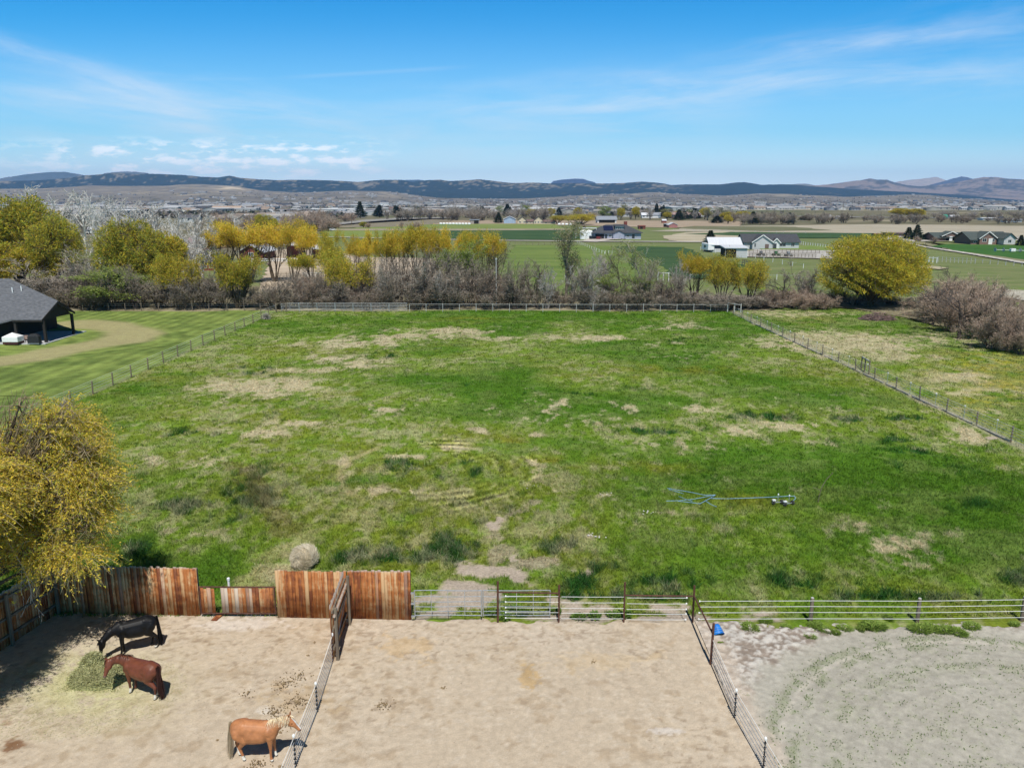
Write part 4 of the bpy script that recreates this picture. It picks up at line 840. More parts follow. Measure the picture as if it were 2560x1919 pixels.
horse('chestnut horse with white blaze and socks eating at the hay heap',(-13.78,26.88,.03),R(158),(.98,.18,1.37),(1.24,.38,1.34),(1.22,.66,.86),(.155,.045,.022),(.12,.035,.02),(.10,.045,.03),(.05,.022,.018),[(1,1,.24),(-1,1,.26),(-1,-1,.3)],True,(.04,.0),(.05,-.08),CO)
a_,c_=G(*zC(690,790)),G(*zC(1060,735)); print('black',a_,c_,math.degrees(math.atan2(a_[1]-c_[1],a_[0]-c_[0])),math.hypot(a_[0]-c_[0],a_[1]-c_[1]))
horse('black horse with lowered head grazing from the back of the hay heap',(-15.38,29.85,.03),R(208),(1.02,.10,1.10),(1.36,.20,.84),(1.46,.24,.33),(.008,.0075,.008),(.007,.0065,.007),(.012,.011,.012),(.012,.011,.012),[(-1,1,.13)],False,(-.03,.1),(.05,-.1),CB,dark=True,sc=1.02)
# ---------------------------------------------------------------- weeds
M_LEAF=leafmat('weed_leaf',.6,.2)
def weedmesh(seed,spread,h,n,col0,col1,w=.03):
    r=np.random.RandomState(seed); a_=r.rand(n)*6.283; d=np.sqrt(r.rand(n))*spread; P=np.stack([np.cos(a_)*d,np.sin(a_)*d*.8,np.zeros(n)],1)
    D=np.stack([np.cos(a_)*.6,np.sin(a_)*.6,.6+.6*r.rand(n)],1)+r.normal(size=(n,3))*.35; D/=np.linalg.norm(D,axis=1)[:,None]; P[:,2]=r.rand(n)*h*.4
    L=h*(.5+.6*r.rand(n)); sd=np.cross(D,r.normal(size=(n,3))); sd/=np.linalg.norm(sd,axis=1)[:,None]; ww=(w*(.6+.8*r.rand(n)))[:,None]
    mid=P+D*(L*.5)[:,None]; tip=P+D*L[:,None]+np.array([0,0,-.15])*L[:,None]
    V=np.stack([P,mid+sd*ww,tip,mid-sd*ww],1).reshape(-1,3); F=np.arange(4*n).reshape(n,4); c=np.array(col0)+(np.array(col1)-np.array(col0))*r.rand(n,1); c*=(.6+.6*r.rand(n,1))
    return npmesh('weed',V,F,np.repeat(c,4,axis=0))
WM=[weedmesh(k,.30,.26,260,(.10,.19,.03),(.20,.31,.06),.03) for k in range(3)]; WM2=[weedmesh(k+9,.34,.30,800,(.16,.25,.04),(.28,.38,.08),.014) for k in range(2)]
for m_ in WM+WM2: m_.materials.append(M_LEAF)
G1=[z6(640,490),z6(725,515),z6(790,455),z6(850,485),z6(1070,470),z6(1240,512),z6(1345,505),z6(1480,500),z6(1560,498)]
G2=[(z7(265,642),.5),(z7(450,545),1.3),(z7(550,500),.9),(z7(690,540),.8),(z7(725,650),.5),(z7(835,598),.8),(z7(868,528),1.1),(z7(938,560),1.1),(z7(1005,575),.7),(z7(1062,548),1.0),(z7(1160,552),.7),(z7(1243,535),1.6),(z7(1340,480),.8),(z7(1545,555),1.5),(z7(1625,550),1.2),(z7(1700,558),1.3),(z7(1780,572),1.3),(z7(1875,535),1.2),(z7(410,965),.5),(z7(2150,520),.8)]
for k,q in enumerate(G1):
    x,y=G(*q); tag(link('weed',WM[k%3],(x,y,.02),k*1.3,scale=(1.0,.9,.7)),'dark leafy weed clump, %s from the left along the gates and pipe fence'%ORD[k],'weed',group='leafy weeds at the foot of the gates')
for k,(q,s) in enumerate(G2):
    x,y=G(*q); tag(link('weed',WM2[k%2],(x,y,.02),k*1.7,scale=(s*.85,s*.75,s*.42)),'low green weed tuft, %s from the left beside the bare arena'%ORD[k],'weed',group='green weed tufts on the grey arena verge')
# ---------------------------------------------------------------- irrigation pipes and pods in the pasture
M_HOSE=pm('faded_blue_pipe',(.22,.38,.50),(.16,.30,.42),4,.5)
t=thing('irrigation_pipe','pale blue irrigation pipe lying in zigzags on the green pasture','pipe',(0,0,0))
for pts in ([(310,200),(400,215),(600,250),(740,280),(870,278)],[(870,278),(600,330),(440,345),(300,348)],[(440,350),(560,362),(690,380),(800,320),(870,278)],[(820,318),(1000,322),(1300,312),(1540,302),(1700,292),(1780,292),(1790,320),(1755,355)],[(445,295),(520,325),(600,350)],[(760,350),(820,390),(880,415)],[(330,215),(420,240),(500,262)]):
    MB().path([(*G(*zf(*q)),.10) for q in pts],.022,6).build('pipe_run',M_HOSE,t)
M_TYRE=pm('dark_rubber',(.03,.03,.03),(.05,.05,.045),6,.85)
def pod(q0,q1,lab):
    a_=G(*zf(*q0));c_=G(*zf(*q1)); L=math.hypot(c_[0]-a_[0],c_[1]-a_[1]); L=L/.62; t=thing('sprinkler_pod',lab,'sprinkler',(a_[0],a_[1],0),math.atan2(c_[1]-a_[1],c_[0]-a_[0]),'wheeled sprinkler pods'); t.scale=(.62,)*3
    for x in (0,L): 
        w=MB(); w.lathe([(.08,-.09),(.21,-.10),(.24,-.04),(.24,.04),(.21,.10),(.08,.09)],n=18); o=w.build('wheel',M_TYRE,t,(x,0,.24)); o.rotation_euler=(R(90),0,R(90)); MB().lathe([(.06,-.11),(.06,.11)],n=10).build('hub',M_STEEL,o)
    MB().tube((0,0,.24),(L,0,.24),.04).build('axle',M_STEEL,t); MB().tube((L*.5,0,.24),(L*.5+.03,0,1.0),.03).build('riser',M_STEEL,t)
    MB().lathe([(.03,0),(.07,.04),(.07,.12),(.02,.2)],L*.5+.03,0,10).build('nozzle',M_WHITE,t,(0,0,.95)); MB().box(-.12,.2,-.12,.12,.42,.55).build('cover',M_WHITE,t)
pod((1535,375),(1630,368),'left wheeled sprinkler pod at the end of the blue pipe'); pod((1665,392),(1755,378),'right wheeled sprinkler pod at the end of the blue pipe')
x,y=G(*zf(2050,350)); e=MB(); e.path([(0,0,0),(.05,0,.5),(.15,0,1.0),(.45,.1,1.5),(.8,.1,1.9)],.02,5); e.path([(.1,0,.8),(-.4,0,1.0)],.015,5); tag(e.build('dead_stalk',M_PIPEW,None,(x,y,0)),'thin dead stalk standing alone in the grass right of the sprinkler pods','stalk')
# white flecks of rubble in the grass
for k,(q,lab) in enumerate([((1284,1158),'left of the irrigation pipe'),((1310,1070),'above left of the irrigation pipe'),((1143,1049),'near the centre wheel marks'),((1400,1108),'small, just below the pipe')]):
    x,y=G(*q); r=random.Random(k); pts=[(r.gauss(0,.25),r.gauss(0,.18),.06) for i in range(9)]
    tag(lumps('stone_scatter',pts,[r.uniform(.03,.07) for _ in pts],k+5,pm('pale_stone',(.7,.68,.64),(.55,.53,.5),6,.9),None,(x,y,0)),'pale stone flecks in the pasture grass, %s'%lab,'stones',group='pale stone flecks in the pasture')
# ---------------------------------------------------------------- long wire fences of the pasture
def line_fence(name,label,p0,p1,n,h,postr,wires,postmat,wirer=.012,group=None,cap=False,thin=None,sq=False,wm=None):
    t=thing(name,label,'fence',(p0[0],p0[1],0),group=group); dx,dy=p1[0]-p0[0],p1[1]-p0[1]
    me=MB().lathe([(postr,0),(postr,h-.02),(postr*.8,h)],n=8).mesh('post'); me.materials.append(postmat); r=random.Random(n)
    cm=MB().lathe([(postr*1.1,0),(postr*1.1,.07)],n=8).mesh('cap'); cm.materials.append(M_WHITE)
    for k in range(n):
        s=k/(n-1); q=link('post',me,(dx*s,dy*s,0),0,t); q.rotation_euler=(r.gauss(0,.02),r.gauss(0,.025),0); q.scale=(1,1,r.uniform(.94,1.05))
        if cap: link('cap',cm,(0,0,h-.02),0,q)
    if thin:
        me2=MB().lathe([(.022,0),(.022,h*.92)],n=6).mesh('steel_post'); me2.materials.append(M_STEEL)
        for k in range(n-1): q=link('steel_post',me2,(dx*(k+.45)/(n-1)+.1,dy*(k+.45)/(n-1),0),0,t); link('cap',cm,(0,0,h*.92),0,q)
    for z in wires: MB().path([(dx*k/(n-1)-postr*1.2,dy*k/(n-1),z+(.01 if k%2 else -.01)) for k in range(n)],wirer,4).build('wire',wm or M_WIRE,t)
    return t
LP0,LP1=G(126.5,885),G(597,675.5)
line_fence('wire_fence','white wire fence on brown posts between the mown lawn and the pasture',(LP0[0]-(LP1[0]-LP0[0])*.09,LP0[1]-(LP1[1]-LP0[1])*.09),LP1,19,1.35,.07,(.3,.58,.86,1.12,1.3),M_PIPEW,.013)
RP0,RP1=G(2186,956),G(1584,679)
line_fence('wire_fence','long wire fence on dark posts along the right side of the pasture',(RP0[0]+(RP0[0]-RP1[0])*.06,RP0[1]+(RP0[1]-RP1[1])*.06),RP1,18,1.3,.065,(.25,.5,.78,1.02,1.22),M_PIPEW,.013,cap=False,thin=True)
# plank kickboard lying along the right fence
MBk=MB(); a_=RP0;c_=RP1
t=thing('ditch_edging','pale grey edging boards lying along the foot of the right wire fence','boards',(0,0,0))
for k in range(14):
    s0,s1=k/14+.002,(k+1)/14-.006; MB().bar((a_[0]+(c_[0]-a_[0])*s0,a_[1]+(c_[1]-a_[1])*s0,.06),(a_[0]+(c_[0]-a_[0])*s1,a_[1]+(c_[1]-a_[1])*s1,.06),.10,.12).build('board',pm('grey_edging_%d'%(k%2),(.44,.41,.37),(.33,.30,.27),3,.9) if k<2 else bpy.data.materials['grey_edging_%d'%(k%2)],t)
# small brace frame on the right fence
x0,y0=G(2750/2.731*0+ (1750+1100/2.731)/PK,(740+500/2.731)/PK); x1,y1=G((1750+1152/2.731)/PK,(740+535/2.731)/PK)
t=thing('brace_frame','square grey timber brace frame standing in the right wire fence','frame',(x0,y0,0)); dx,dy=x1-x0,y1-y0
for s in (0,.45,1): MB().lathe([(.08,0),(.075,1.5)],dx*s,dy*s,8).build('post',M_PIPEW,t)
MB().bar((0,0,1.4),(dx,dy,1.4),.1,.12).build('top_rail',M_GREYPOST,t)
# far boundary: silver corral panels, then grey pipe fence
FY0=133.2; fyy=lambda x:133.4-(x+39)*.012
xs=[pxX(607+39*k,fyy(-30),.7) for k in range(8)]
for k in range(7):
    x0,x1=xs[k],xs[k+1]-.06; y=fyy(x0); t=thing('corral_panel','silver tube corral panel on the far pasture boundary, %s from the left'%ORD[k],'panel',(x0,y,0),0,'silver corral panels'); L=x1-x0
    for z in (.2,.45,.7,.95,1.2,1.42): MB().tube((0,0,z),(L,0,z),.028,n=6).build('rail',M_STEEL,t)
    for x in (0,L/2,L): MB().tube((x,0,.05),(x,0,1.45),.032 if x!=L/2 else .02,n=6).build('upright',M_STEEL,t)
xs=[pxX(884+36.1*k,fyy(0),.7) for k in range(20)]
t=thing('pipe_fence','grey pipe fence with one top rail closing the far end of the pasture','fence',(xs[0],fyy(xs[0]),0))
for k,x in enumerate(xs): MB().tube((x-xs[0],fyy(x)-fyy(xs[0]),0),(x-xs[0],fyy(x)-fyy(xs[0]),1.3+.06*(k%3)),.05,n=7).build('post',M_GREYPOST,t)
MB().path([(x-xs[0],fyy(x)-fyy(xs[0]),1.26) for x in xs],.032,6).build('top_rail',M_GREYPOST,t)
for z in (.35,.65,.95): MB().path([(x-xs[0],fyy(x)-fyy(xs[0])-.05,z) for x in xs],.007,4).build('wire',M_GREYPOST,t)
cx,cy=G(1572,673); t=thing('corner_post','white painted corner posts where the far and right pasture fences meet','post',(cx,cy,0))
for q in ((0,0),(.9,-.7),(1.7,-1.6)): MB().lathe([(.09,0),(.09,1.5)],q[0],q[1],8).build('post',M_GREYPOST,t)
MB().bar((0,0,1.45),(1.7,-1.6,1.3),.1,.1).build('rail',M_GREYPOST,t)
cx,cy=G(597,675.5); t=thing('corner_brace','brown timber corner brace where the lawn fence meets the silver panels','brace',(cx,cy,0))
for q in ((0,0),(1.3,1.2)): MB().lathe([(.09,0),(.09,1.6)],q[0],q[1],8).build('post',M_PIPEW,t)
MB().bar((0,0,1.5),(1.3,1.2,1.5),.1,.12).build('rail',M_PIPEW,t)
xs=[pxX(q,134.5,.7) for q in (178,197,234,270,305,342,380,415,451,490,527,562,595)]
t=thing('wire_fence','brown post and wire fence along the thicket behind the mown lawn','fence',(xs[0],134.5,0))
for k,x in enumerate(xs): MB().lathe([(.075,0),(.07,1.25+.5*(k%3==1))],x-xs[0],0,7).build('post',M_PIPEW,t)
for z in (.4,.8,1.1): MB().path([(x-xs[0],-.08,z) for x in xs],.008,4).build('wire',M_STEEL,t)
# brush pile
bx,by=G(1895,690); r=np.random.RandomState(6); e=MB()
for k in range(420):
    a_=r.rand()*6.28; d=math.sqrt(r.rand()); x=math.cos(a_)*d*2.7;y=math.sin(a_)*d*1.6; z=1.15*(1-d*d)*r.rand()+.08; th=r.rand()*3.14; L=r.uniform(.5,1.5)
    e.tube((x-math.cos(th)*L/2,y-math.sin(th)*L/2*.6,max(.03,z-r.uniform(-.2,.3))),(x+math.cos(th)*L/2,y+math.sin(th)*L/2*.6,z),r.uniform(.02,.05),n=4,cap=False)
tag(e.build('brush_pile',pm('cut_branches',(.29,.20,.18),(.15,.10,.09),1.5,.9),None,(bx,by,0)),'low heap of cut reddish grey branches in front of the big round willow','brush pile')
for k,(q,lab) in enumerate((((143,886),'by the nearest lawn fence post'),((575,690),'by the far corner of the lawn fence'))):
    x,y=G(*q)
    def ft(r,n):
        D=r.normal(size=(n,3)); D/=np.linalg.norm(D,axis=1)[:,None]; P=D*.3*r.rand(n,1)+np.array((0,0,.35)); return P,D,.2+.35*r.rand(n)
    V,F,C=strands(900,ft,k,.012,straw_c((.42,.37,.32),(.62,.57,.5))); V[:,2]=np.abs(V[:,2]); tag(link('tumbleweed',npmesh('tumbleweed',V,F,C),(x,y,0),scale=1.2,mat=M_STRAW),'pale dry tumbleweed caught %s'%lab,'tumbleweed')
# ================================================================ TREES
def tubes_np(S0,S1,R0,R1,n=4):
    S0,S1,R0,R1=map(np.asarray,(S0,S1,R0,R1)); D=S1-S0; L=np.linalg.norm(D,axis=1)[:,None]+1e-9; D=D/L
    ref=np.where(np.abs(D[:,2:3])>.9,np.array([[1.,0,0]]),np.array([[0,0,1.]])); A=np.cross(D,ref); A/=np.linalg.norm(A,axis=1)[:,None]; B=np.cross(D,A)
    V=[]
    for (P,Rr) in ((S0,R0),(S1,R1)):
        for i in range(n):
            t=2*math.pi*i/n; V.append(P+A*(Rr*math.cos(t))[:,None]+B*(Rr*math.sin(t))[:,None])
    V=np.stack(V,1).reshape(-1,3); m=len(S0); base=np.arange(m)[:,None]*2*n
    F=np.concatenate([base+np.array([[i,(i+1)%n,n+(i+1)%n,n+i]]) for i in range(n)])
    return V,F
class Tree:
    def __init__(s,seed): s.r=random.Random(seed); s.seg=[]; s.tips=[]
    def grow(s,p,d,L,rad,lev,spec):
        """spec[lev]=(segments,wander,children,child angle,length ratio,up pull,start)"""
        ns,wan,nc,ang,lr,up,st=spec[lev]; r=s.r; pts=[p]; dd=d
        for k in range(ns):
            dd=(dd+Vector((r.gauss(0,wan),r.gauss(0,wan),r.gauss(0,wan)))+Vector((0,0,up))).normalized(); pts.append(pts[-1]+dd*(L/ns))
        for k in range(ns):
            a=rad*(1-.75*k/ns); c=rad*(1-.75*(k+1)/ns); s.seg.append((pts[k],pts[k+1],max(a,.004),max(c,.004),lev))
        if lev+1<len(spec):
            for k in range(nc):
                t=st+(1-st)*(k+r.random())/nc; i=min(int(t*ns),ns-1); f=t*ns-i; q=pts[i].lerp(pts[i+1],f); dr=(pts[i+1]-pts[i]).normalized()
                o=dr.orthogonal().normalized(); o.rotate(Matrix.Rotation(r.uniform(0,6.28),3,dr)); a=R(ang)*r.uniform(.6,1.3)
                s.grow(q,(dr*math.cos(a)+o*math.sin(a)).normalized(),L*lr*r.uniform(.7,1.25)*(1.15-.5*t),rad*(1-.7*t)*.62,lev+1,spec)
        else: s.tips.append((pts[-1],dd)); s.tips.append((pts[len(pts)//2],dd))
    def wood(s,name,cols,mat,sides=(6,5,4,3,3),rmin=.0):
        Vs=[];Fs=[];Cs=[];k=0
        for lv in sorted(set(q[4] for q in s.seg)):
            L=[q for q in s.seg if q[4]==lv]; V,F=tubes_np([q[0][:] for q in L],[q[1][:] for q in L],[max(q[2],rmin) for q in L],[max(q[3],rmin) for q in L],sides[min(lv,4)])
            Vs.append(V); Fs.append(F+k); k+=len(V); c=np.array(cols[min(lv,len(cols)-1)]); rr=np.random.RandomState(lv).rand(len(L),1)
            Cs.append(np.repeat(c*(.75+.5*rr),2*sides[min(lv,4)],axis=0))
        me=npmesh(name,np.concatenate(Vs),np.concatenate(Fs),np.concatenate(Cs)); me.materials.append(mat); return me
def leaves(name,C,D,L,Wd,pal,seed,mat,jit=.25,curve=-.1):
    """thin leaf spray quads: centres C, directions D"""
    r=np.random.RandomState(seed); n=len(C); sd=np.cross(D,r.normal(size=(n,3))); sd/=np.linalg.norm(sd,axis=1)[:,None]+1e-9
    L=np.asarray(L)[:,None]; Wd=np.asarray(Wd)[:,None]; mid=C+D*L*.5; tip=C+D*L+np.array([0,0,1.])*L*curve
    V=np.stack([C,mid+sd*Wd,tip,mid-sd*Wd],1).reshape(-1,3); F=np.arange(4*n).reshape(n,4)
    pal=np.array(pal); c=pal[r.randint(0,len(pal),n)]*(1-jit+2*jit*r.rand(n,1)); me=npmesh(name,V,F,np.repeat(c,4,axis=0)); me.materials.append(mat); return me
def unit(r,n): 
    D=r.normal(size=(n,3)); return D/np.linalg.norm(D,axis=1)[:,None]
M_BARK=leafmat('bark',.9,0); M_FOL=leafmat('foliage',.7,.42)
Z3=Vector((0,0,0)); UP=Vector((0,0,1))
YEL=[(.76,.55,.05),(.68,.53,.06),(.56,.48,.05),(.78,.52,.11),(.44,.42,.05)]
OLV=[(.50,.47,.05),(.40,.43,.05),(.60,.50,.06),(.26,.33,.045),(.54,.42,.075),(.40,.33,.06)]
GRN=[(.28,.36,.07),(.22,.31,.06),(.36,.40,.09),(.18,.25,.055)]
def crown_lobes(name,lobes,n,ll,lw,pal,seed,mat=None,inner=.55,up=.35,gap=.42,gs=1.1,outw=.6):
    """leaf sprays spread through a set of ellipsoid lobes, denser toward their skins, with noise gaps"""
    r=np.random.RandomState(seed); lb=np.array(lobes,dtype=float); vol=lb[:,3]*lb[:,4]*lb[:,5]; w=vol**.72; w/=w.sum(); k=r.choice(len(lb),int(n*1.9),p=w); D=unit(r,len(k))
    rad=(inner**3+(1-inner**3)*r.rand(len(k)))**(1/3.); rad*=1+.10*r.normal(size=len(k)).clip(-1.5,1.5)
    C=lb[k,:3]+D*rad[:,None]*lb[k,3:6]; g=fbm(C[:,0]*gs+C[:,2]*.7,C[:,1]*gs-C[:,2]*gs,seed,3); keep=(g>gap)&(C[:,2]>.3); C=C[keep][:n];D=D[keep][:n]; m=len(C)
    DD=D*outw+unit(r,m)*.6+np.array([0,0,up]); DD/=np.linalg.norm(DD,axis=1)[:,None]
    me=leaves(name,C,DD,ll*(.6+.8*r.rand(m)),lw*(.6+.8*r.rand(m)),pal,seed,mat or M_FOL); return me
def limbs_to(lobes,seed,r0,base=(0,0,0),cols=((.10,.075,.05),(.14,.11,.07)),name='trunk',tw=14,multi=True,twl=1.2,twr=.02):
    """trunk and bent limbs reaching every lobe, with twigs inside the lobes"""
    r=random.Random(seed); T=Tree(seed); 
    fork=Vector(base)+Vector((0,0,.9 if multi else 2.2)); 
    T.seg.append((Vector(base)-Vector((0,0,.2)),fork,r0*1.25,r0,0))
    for (x,y,z,a,b_,c) in lobes:
        tgt=Vector((x,y,z)); p=fork+Vector((r.uniform(-.2,.2),r.uniform(-.2,.2),0)); N=6; pts=[p]
        for k in range(1,N+1):
            t=k/N; q=p.lerp(tgt,t); q.z+= math.sin(t*math.pi)*.05*(tgt-p).length*(1 if tgt.z>2 else -1); q+=Vector((r.gauss(0,.16),r.gauss(0,.16),r.gauss(0,.1)))*(1 if k<N else 0); pts.append(q)
        rr=r0*.62*min(1.3,max(.5,a/3.0))
        for k in range(N): T.seg.append((pts[k],pts[k+1],rr*(1-.8*k/N),rr*(1-.8*(k+1)/N),1))
        for k in range(tw):
            d=Vector((r.gauss(0,1),r.gauss(0,1),r.gauss(.25,.8))).normalized(); s0=pts[r.choice((3,4,5,6))]; e=tgt+Vector((d.x*a,d.y*b_,d.z*c))*r.uniform(.6,.95); m=s0.lerp(e,.5)+Vector((r.gauss(0,.2),r.gauss(0,.2),r.gauss(0,.2)))
            T.seg.append((s0,m,twr*2,twr*1.4,2)); T.seg.append((m,e,twr*1.4,twr*.6,3))
            for j in range(3):
                d2=(e-m).normalized()+Vector((r.gauss(0,.5),r.gauss(0,.5),r.gauss(.1,.4))); s2=m.lerp(e,r.random()); T.seg.append((s2,s2+d2.normalized()*twl*r.uniform(.4,1),twr*.7,twr*.4,4))
    return T.wood(name,[cols[0],cols[0],cols[1],cols[1],cols[1]],M_BARK)
def put(name,label,cat,group,proto,X,Y,rz,sc,z=0.0):
    """one tree: proto = list of (part name, mesh)"""
    t=thing(name,label,cat,(X,Y,z),rz,group); t.scale=sc if isinstance(sc,tuple) else (sc,)*3
    for nm,me in proto: link(nm,me,parent=t)
    return t
# ---- the big round willow on the right
def lobe_ball(seed,R_,H0,n,asp=1.0,small=.42):
    r=random.Random(seed); L=[(0,0,H0,R_*.62,R_*.62,R_*.6*asp)]
    for k in range(n):
        a=2.399*k+r.uniform(-.3,.3); el=math.asin(min(.98,max(-.75,-.7+1.7*(k+.5)/n))); rr=R_*r.uniform(.56,.70)
        s=R_*r.uniform(small*.75,small*1.1); L.append((math.cos(a)*math.cos(el)*rr,math.sin(a)*math.cos(el)*rr,H0+math.sin(el)*rr*asp,s,s,s*asp*.95))
    return L
def willow_big(name,seed,R_,H0,asp,nl,pal,nleaf,ll,lw,r0,**k):
    L=lobe_ball(seed,R_,H0,nl,asp,k.pop('small',.42)); return [('trunk',limbs_to(L,seed,r0)),('crown',crown_lobes('crown',L,nleaf,ll,lw,pal,seed,**k))]
WB=willow_big('w',3,8.9,6.3,.70,40,[tuple(x*.92 for x in c) for c in OLV+[OLV[2],YEL[0],YEL[2],YEL[1]]],64000,.40,.042,.5,up=.25,gap=.48,gs=.55,small=.33,inner=.66)
X=pxX(1886,138,6); put('willow_tree','huge round yellow green willow standing alone beyond the right fence','tree',None,WB,X,138,.4,1.07)
# ---- protos, all about 10 m high
WR=[willow_big('w',10+i,4.6,5.4,1.0,18,OLV+[YEL[2],YEL[0],GRN[0],GRN[2]],28000,.34,.038,.32,up=.2,gap=.45,gs=.7,small=.36,inner=.6) for i in range(2)]
WRY=[willow_big('w',20+i,4.0,5.8,1.02,14,OLV+YEL,17000,.40,.055,.30,up=.3,gap=.45,gs=.7,small=.38) for i in range(2)]
def vase(seed,pal,nst=7,h=10,nleaf=14000,spread=32,crown_from=.52,bark=((.085,.065,.045),(.14,.11,.08)),ll=.42,lw=.045,cl=3):
    T=Tree(seed); r=T.r; spec=[(7,.06,6,30,.42,.03,.35),(4,.12,5,34,.5,.04,.25),(3,.14,4,36,.5,.03,.2),(2,.12,0,0,0,0,0)]
    for k in range(nst):
        a=6.283*k/nst+r.uniform(-.4,.4); s=R(spread)*r.uniform(.25,1.0); T.grow(Vector((math.cos(a)*.25,math.sin(a)*.25,-.1)),Vector((math.cos(a)*math.sin(s),math.sin(a)*math.sin(s),math.cos(s))),h*.86*r.uniform(.82,1.05),.15,0,spec)
    tips=[(p,d) for p,d in T.tips if p.z>h*crown_from]
    rs=np.random.RandomState(seed); tp=np.array([p[:] for p,d in tips]); td=np.array([d[:] for p,d in tips]); k=rs.randint(0,len(tp),nleaf)
    C=tp[k]+rs.normal(size=(nleaf,3))*.36; D=td[k]*.5+unit(rs,nleaf)*.6+np.array([0,0,.35]); D/=np.linalg.norm(D,axis=1)[:,None]
    return [('trunk',T.wood('trunk',[bark[0],bark[0],bark[1],(.24,.19,.12),(.24,.19,.12)],M_BARK)),('crown',leaves('crown',C,D,ll*(.5+.8*rs.rand(nleaf)),lw*(.6+.8*rs.rand(nleaf)),pal,seed,M_FOL))]
VY=[vase(30+i,YEL,6,10,12000,27,.70,lw=.036) for i in range(3)]          # yellow, bare legs
VYb=[vase(40+i,YEL+OLV,9,9,11000,42,.42) for i in range(2)]     # spreading from the ground
VO=[vase(50+i,OLV+[YEL[0]],5,10,11000,24,.66,lw=.036) for i in range(2)]
def single(seed,pal,h=12,nleaf=5000,bark=((.30,.28,.25),(.42,.40,.36)),ang=38,nl=15,ll=.3,lw=.05,up=.06,rad=.2,st=.22,lr=.45,sp=.3,twigcol=None,rmin=.015):
    T=Tree(seed); spec=[(9,.05,nl,ang,lr,.03,st),(5,.10,7,36,.45,up,.2),(4,.12,5,36,.5,up*.6,.15),(2,.12,0,0,0,0,0)]
    T.grow(Vector((0,0,-.2)),UP,h*.92,rad,0,spec); P=[('trunk',T.wood('trunk',[bark[0],bark[0],bark[1],twigcol or bark[1],twigcol or bark[1]],M_BARK,rmin=rmin))]
    if nleaf:
        rs=np.random.RandomState(seed); tp=np.array([p[:] for p,d in T.tips]); td=np.array([d[:] for p,d in T.tips]); k=rs.randint(0,len(tp),nleaf)
        C=tp[k]+rs.normal(size=(nleaf,3))*sp; D=td[k]*.4+unit(rs,nleaf); D/=np.linalg.norm(D,axis=1)[:,None]; P.append(('crown',leaves('crown',C,D,ll*(.5+.8*rs.rand(nleaf)),lw*(.6+.8*rs.rand(nleaf)),pal,seed,M_FOL)))
    return P
CW=[single(60+i,None,13,0,((.60,.57,.53),(.62,.60,.56)),26,11,rad=.28,up=.14,lr=.55,rmin=.03) for i in range(3)]    # pale bare cottonwoods
CS=[single(70,[(.30,.30,.14),(.22,.26,.08),(.36,.33,.17)],13,2600,((.20,.17,.13),(.30,.27,.20)),28,18,up=.08,lr=.30,rad=.2),
    single(71,[(.30,.31,.12),(.24,.28,.09)],12,3200,((.42,.39,.34),(.46,.43,.36)),34,13,up=.1,lr=.5,rad=.18)]   # sparse spring leaf
CG=[single(75+i,GRN+[(.27,.33,.10)],11,6500,((.22,.20,.16),(.30,.28,.22)),36,14,up=.08,lr=.42) for i in range(2)]
GN=[single(80+i,[(.26,.26,.09)],9,500,((.055,.045,.035),(.10,.085,.07)),52,9,up=.02,lr=.6,rad=.24,st=.35,twigcol=(.16,.135,.11)) for i in range(2)]   # dark gnarled
def bare(seed,h,nst,spread,cols,rad=.07,extra=(6,5,5),fuzz=1800,fcol=((.34,.29,.24),(.27,.23,.19))):
    T=Tree(seed); r=T.r; spec=[(6,.09,extra[0],32,.48,.03,.2),(4,.13,extra[1],34,.5,.03,.15),(3,.13,extra[2],34,.5,.02,.1),(2,.1,0,0,0,0,0)]
    for k in range(nst):
        a=6.283*k/nst+r.uniform(-.5,.5); s=R(spread)*r.uniform(.1,1.1); T.grow(Vector((math.cos(a)*.3,math.sin(a)*.3,-.1)),Vector((math.cos(a)*math.sin(s),math.sin(a)*math.sin(s),math.cos(s))),h*.8*r.uniform(.6,1.05),rad,0,spec)
    P=[('stems',T.wood('stems',cols,M_BARK,rmin=.018))]
    if fuzz:
        rs=np.random.RandomState(seed); tp=np.array([p[:] for p,d in T.tips]); td=np.array([d[:] for p,d in T.tips]); k=rs.randint(0,len(tp),fuzz); C=tp[k]+rs.normal(size=(fuzz,3))*.16; D=td[k]+unit(rs,fuzz)*.5+np.array([0,0,.3]); D/=np.linalg.norm(D,axis=1)[:,None]
        P.append(('twigs',leaves('twigs',C,D,.45*(.5+rs.rand(fuzz)),.013*(.6+.8*rs.rand(fuzz)),fcol,seed,M_BARK)))
    return P
GRYW=[(.14,.11,.085),(.20,.165,.13),(.29,.25,.205),(.36,.32,.27)]
BRNW=[(.09,.07,.05),(.13,.10,.072),(.19,.15,.11),(.25,.20,.15)]
MAUV=[(.15,.11,.08),(.21,.155,.115),(.32,.235,.175),(.40,.30,.225)]
PALE=[(.26,.23,.21),(.32,.29,.27),(.40,.37,.35),(.46,.43,.41)]
BG=[bare(90+i,7,7,26,GRYW) for i in range(2)]; BB=[bare(95+i,5,9,38,BRNW) for i in range(3)]; BM=[bare(100+i,5.5,13,50,MAUV,extra=(7,6,5),fuzz=9000,fcol=((.40,.30,.235),(.46,.36,.28),(.34,.25,.20))) for i in range(2)]; BS=[bare(115+i,8,7,21,[(.065,.05,.04),(.095,.075,.06),(.20,.165,.13),(.27,.225,.18)],rad=.10,extra=(6,4,3),fuzz=1500) for i in range(3)]; BP=[bare(105+i,7,6,20,PALE) for i in range(2)]
BD=[single(110+i,None,6,0,((.05,.04,.035),(.09,.075,.065)),48,9,up=.03,lr=.62,rad=.15,st=.2,twigcol=(.14,.12,.11)) for i in range(2)]
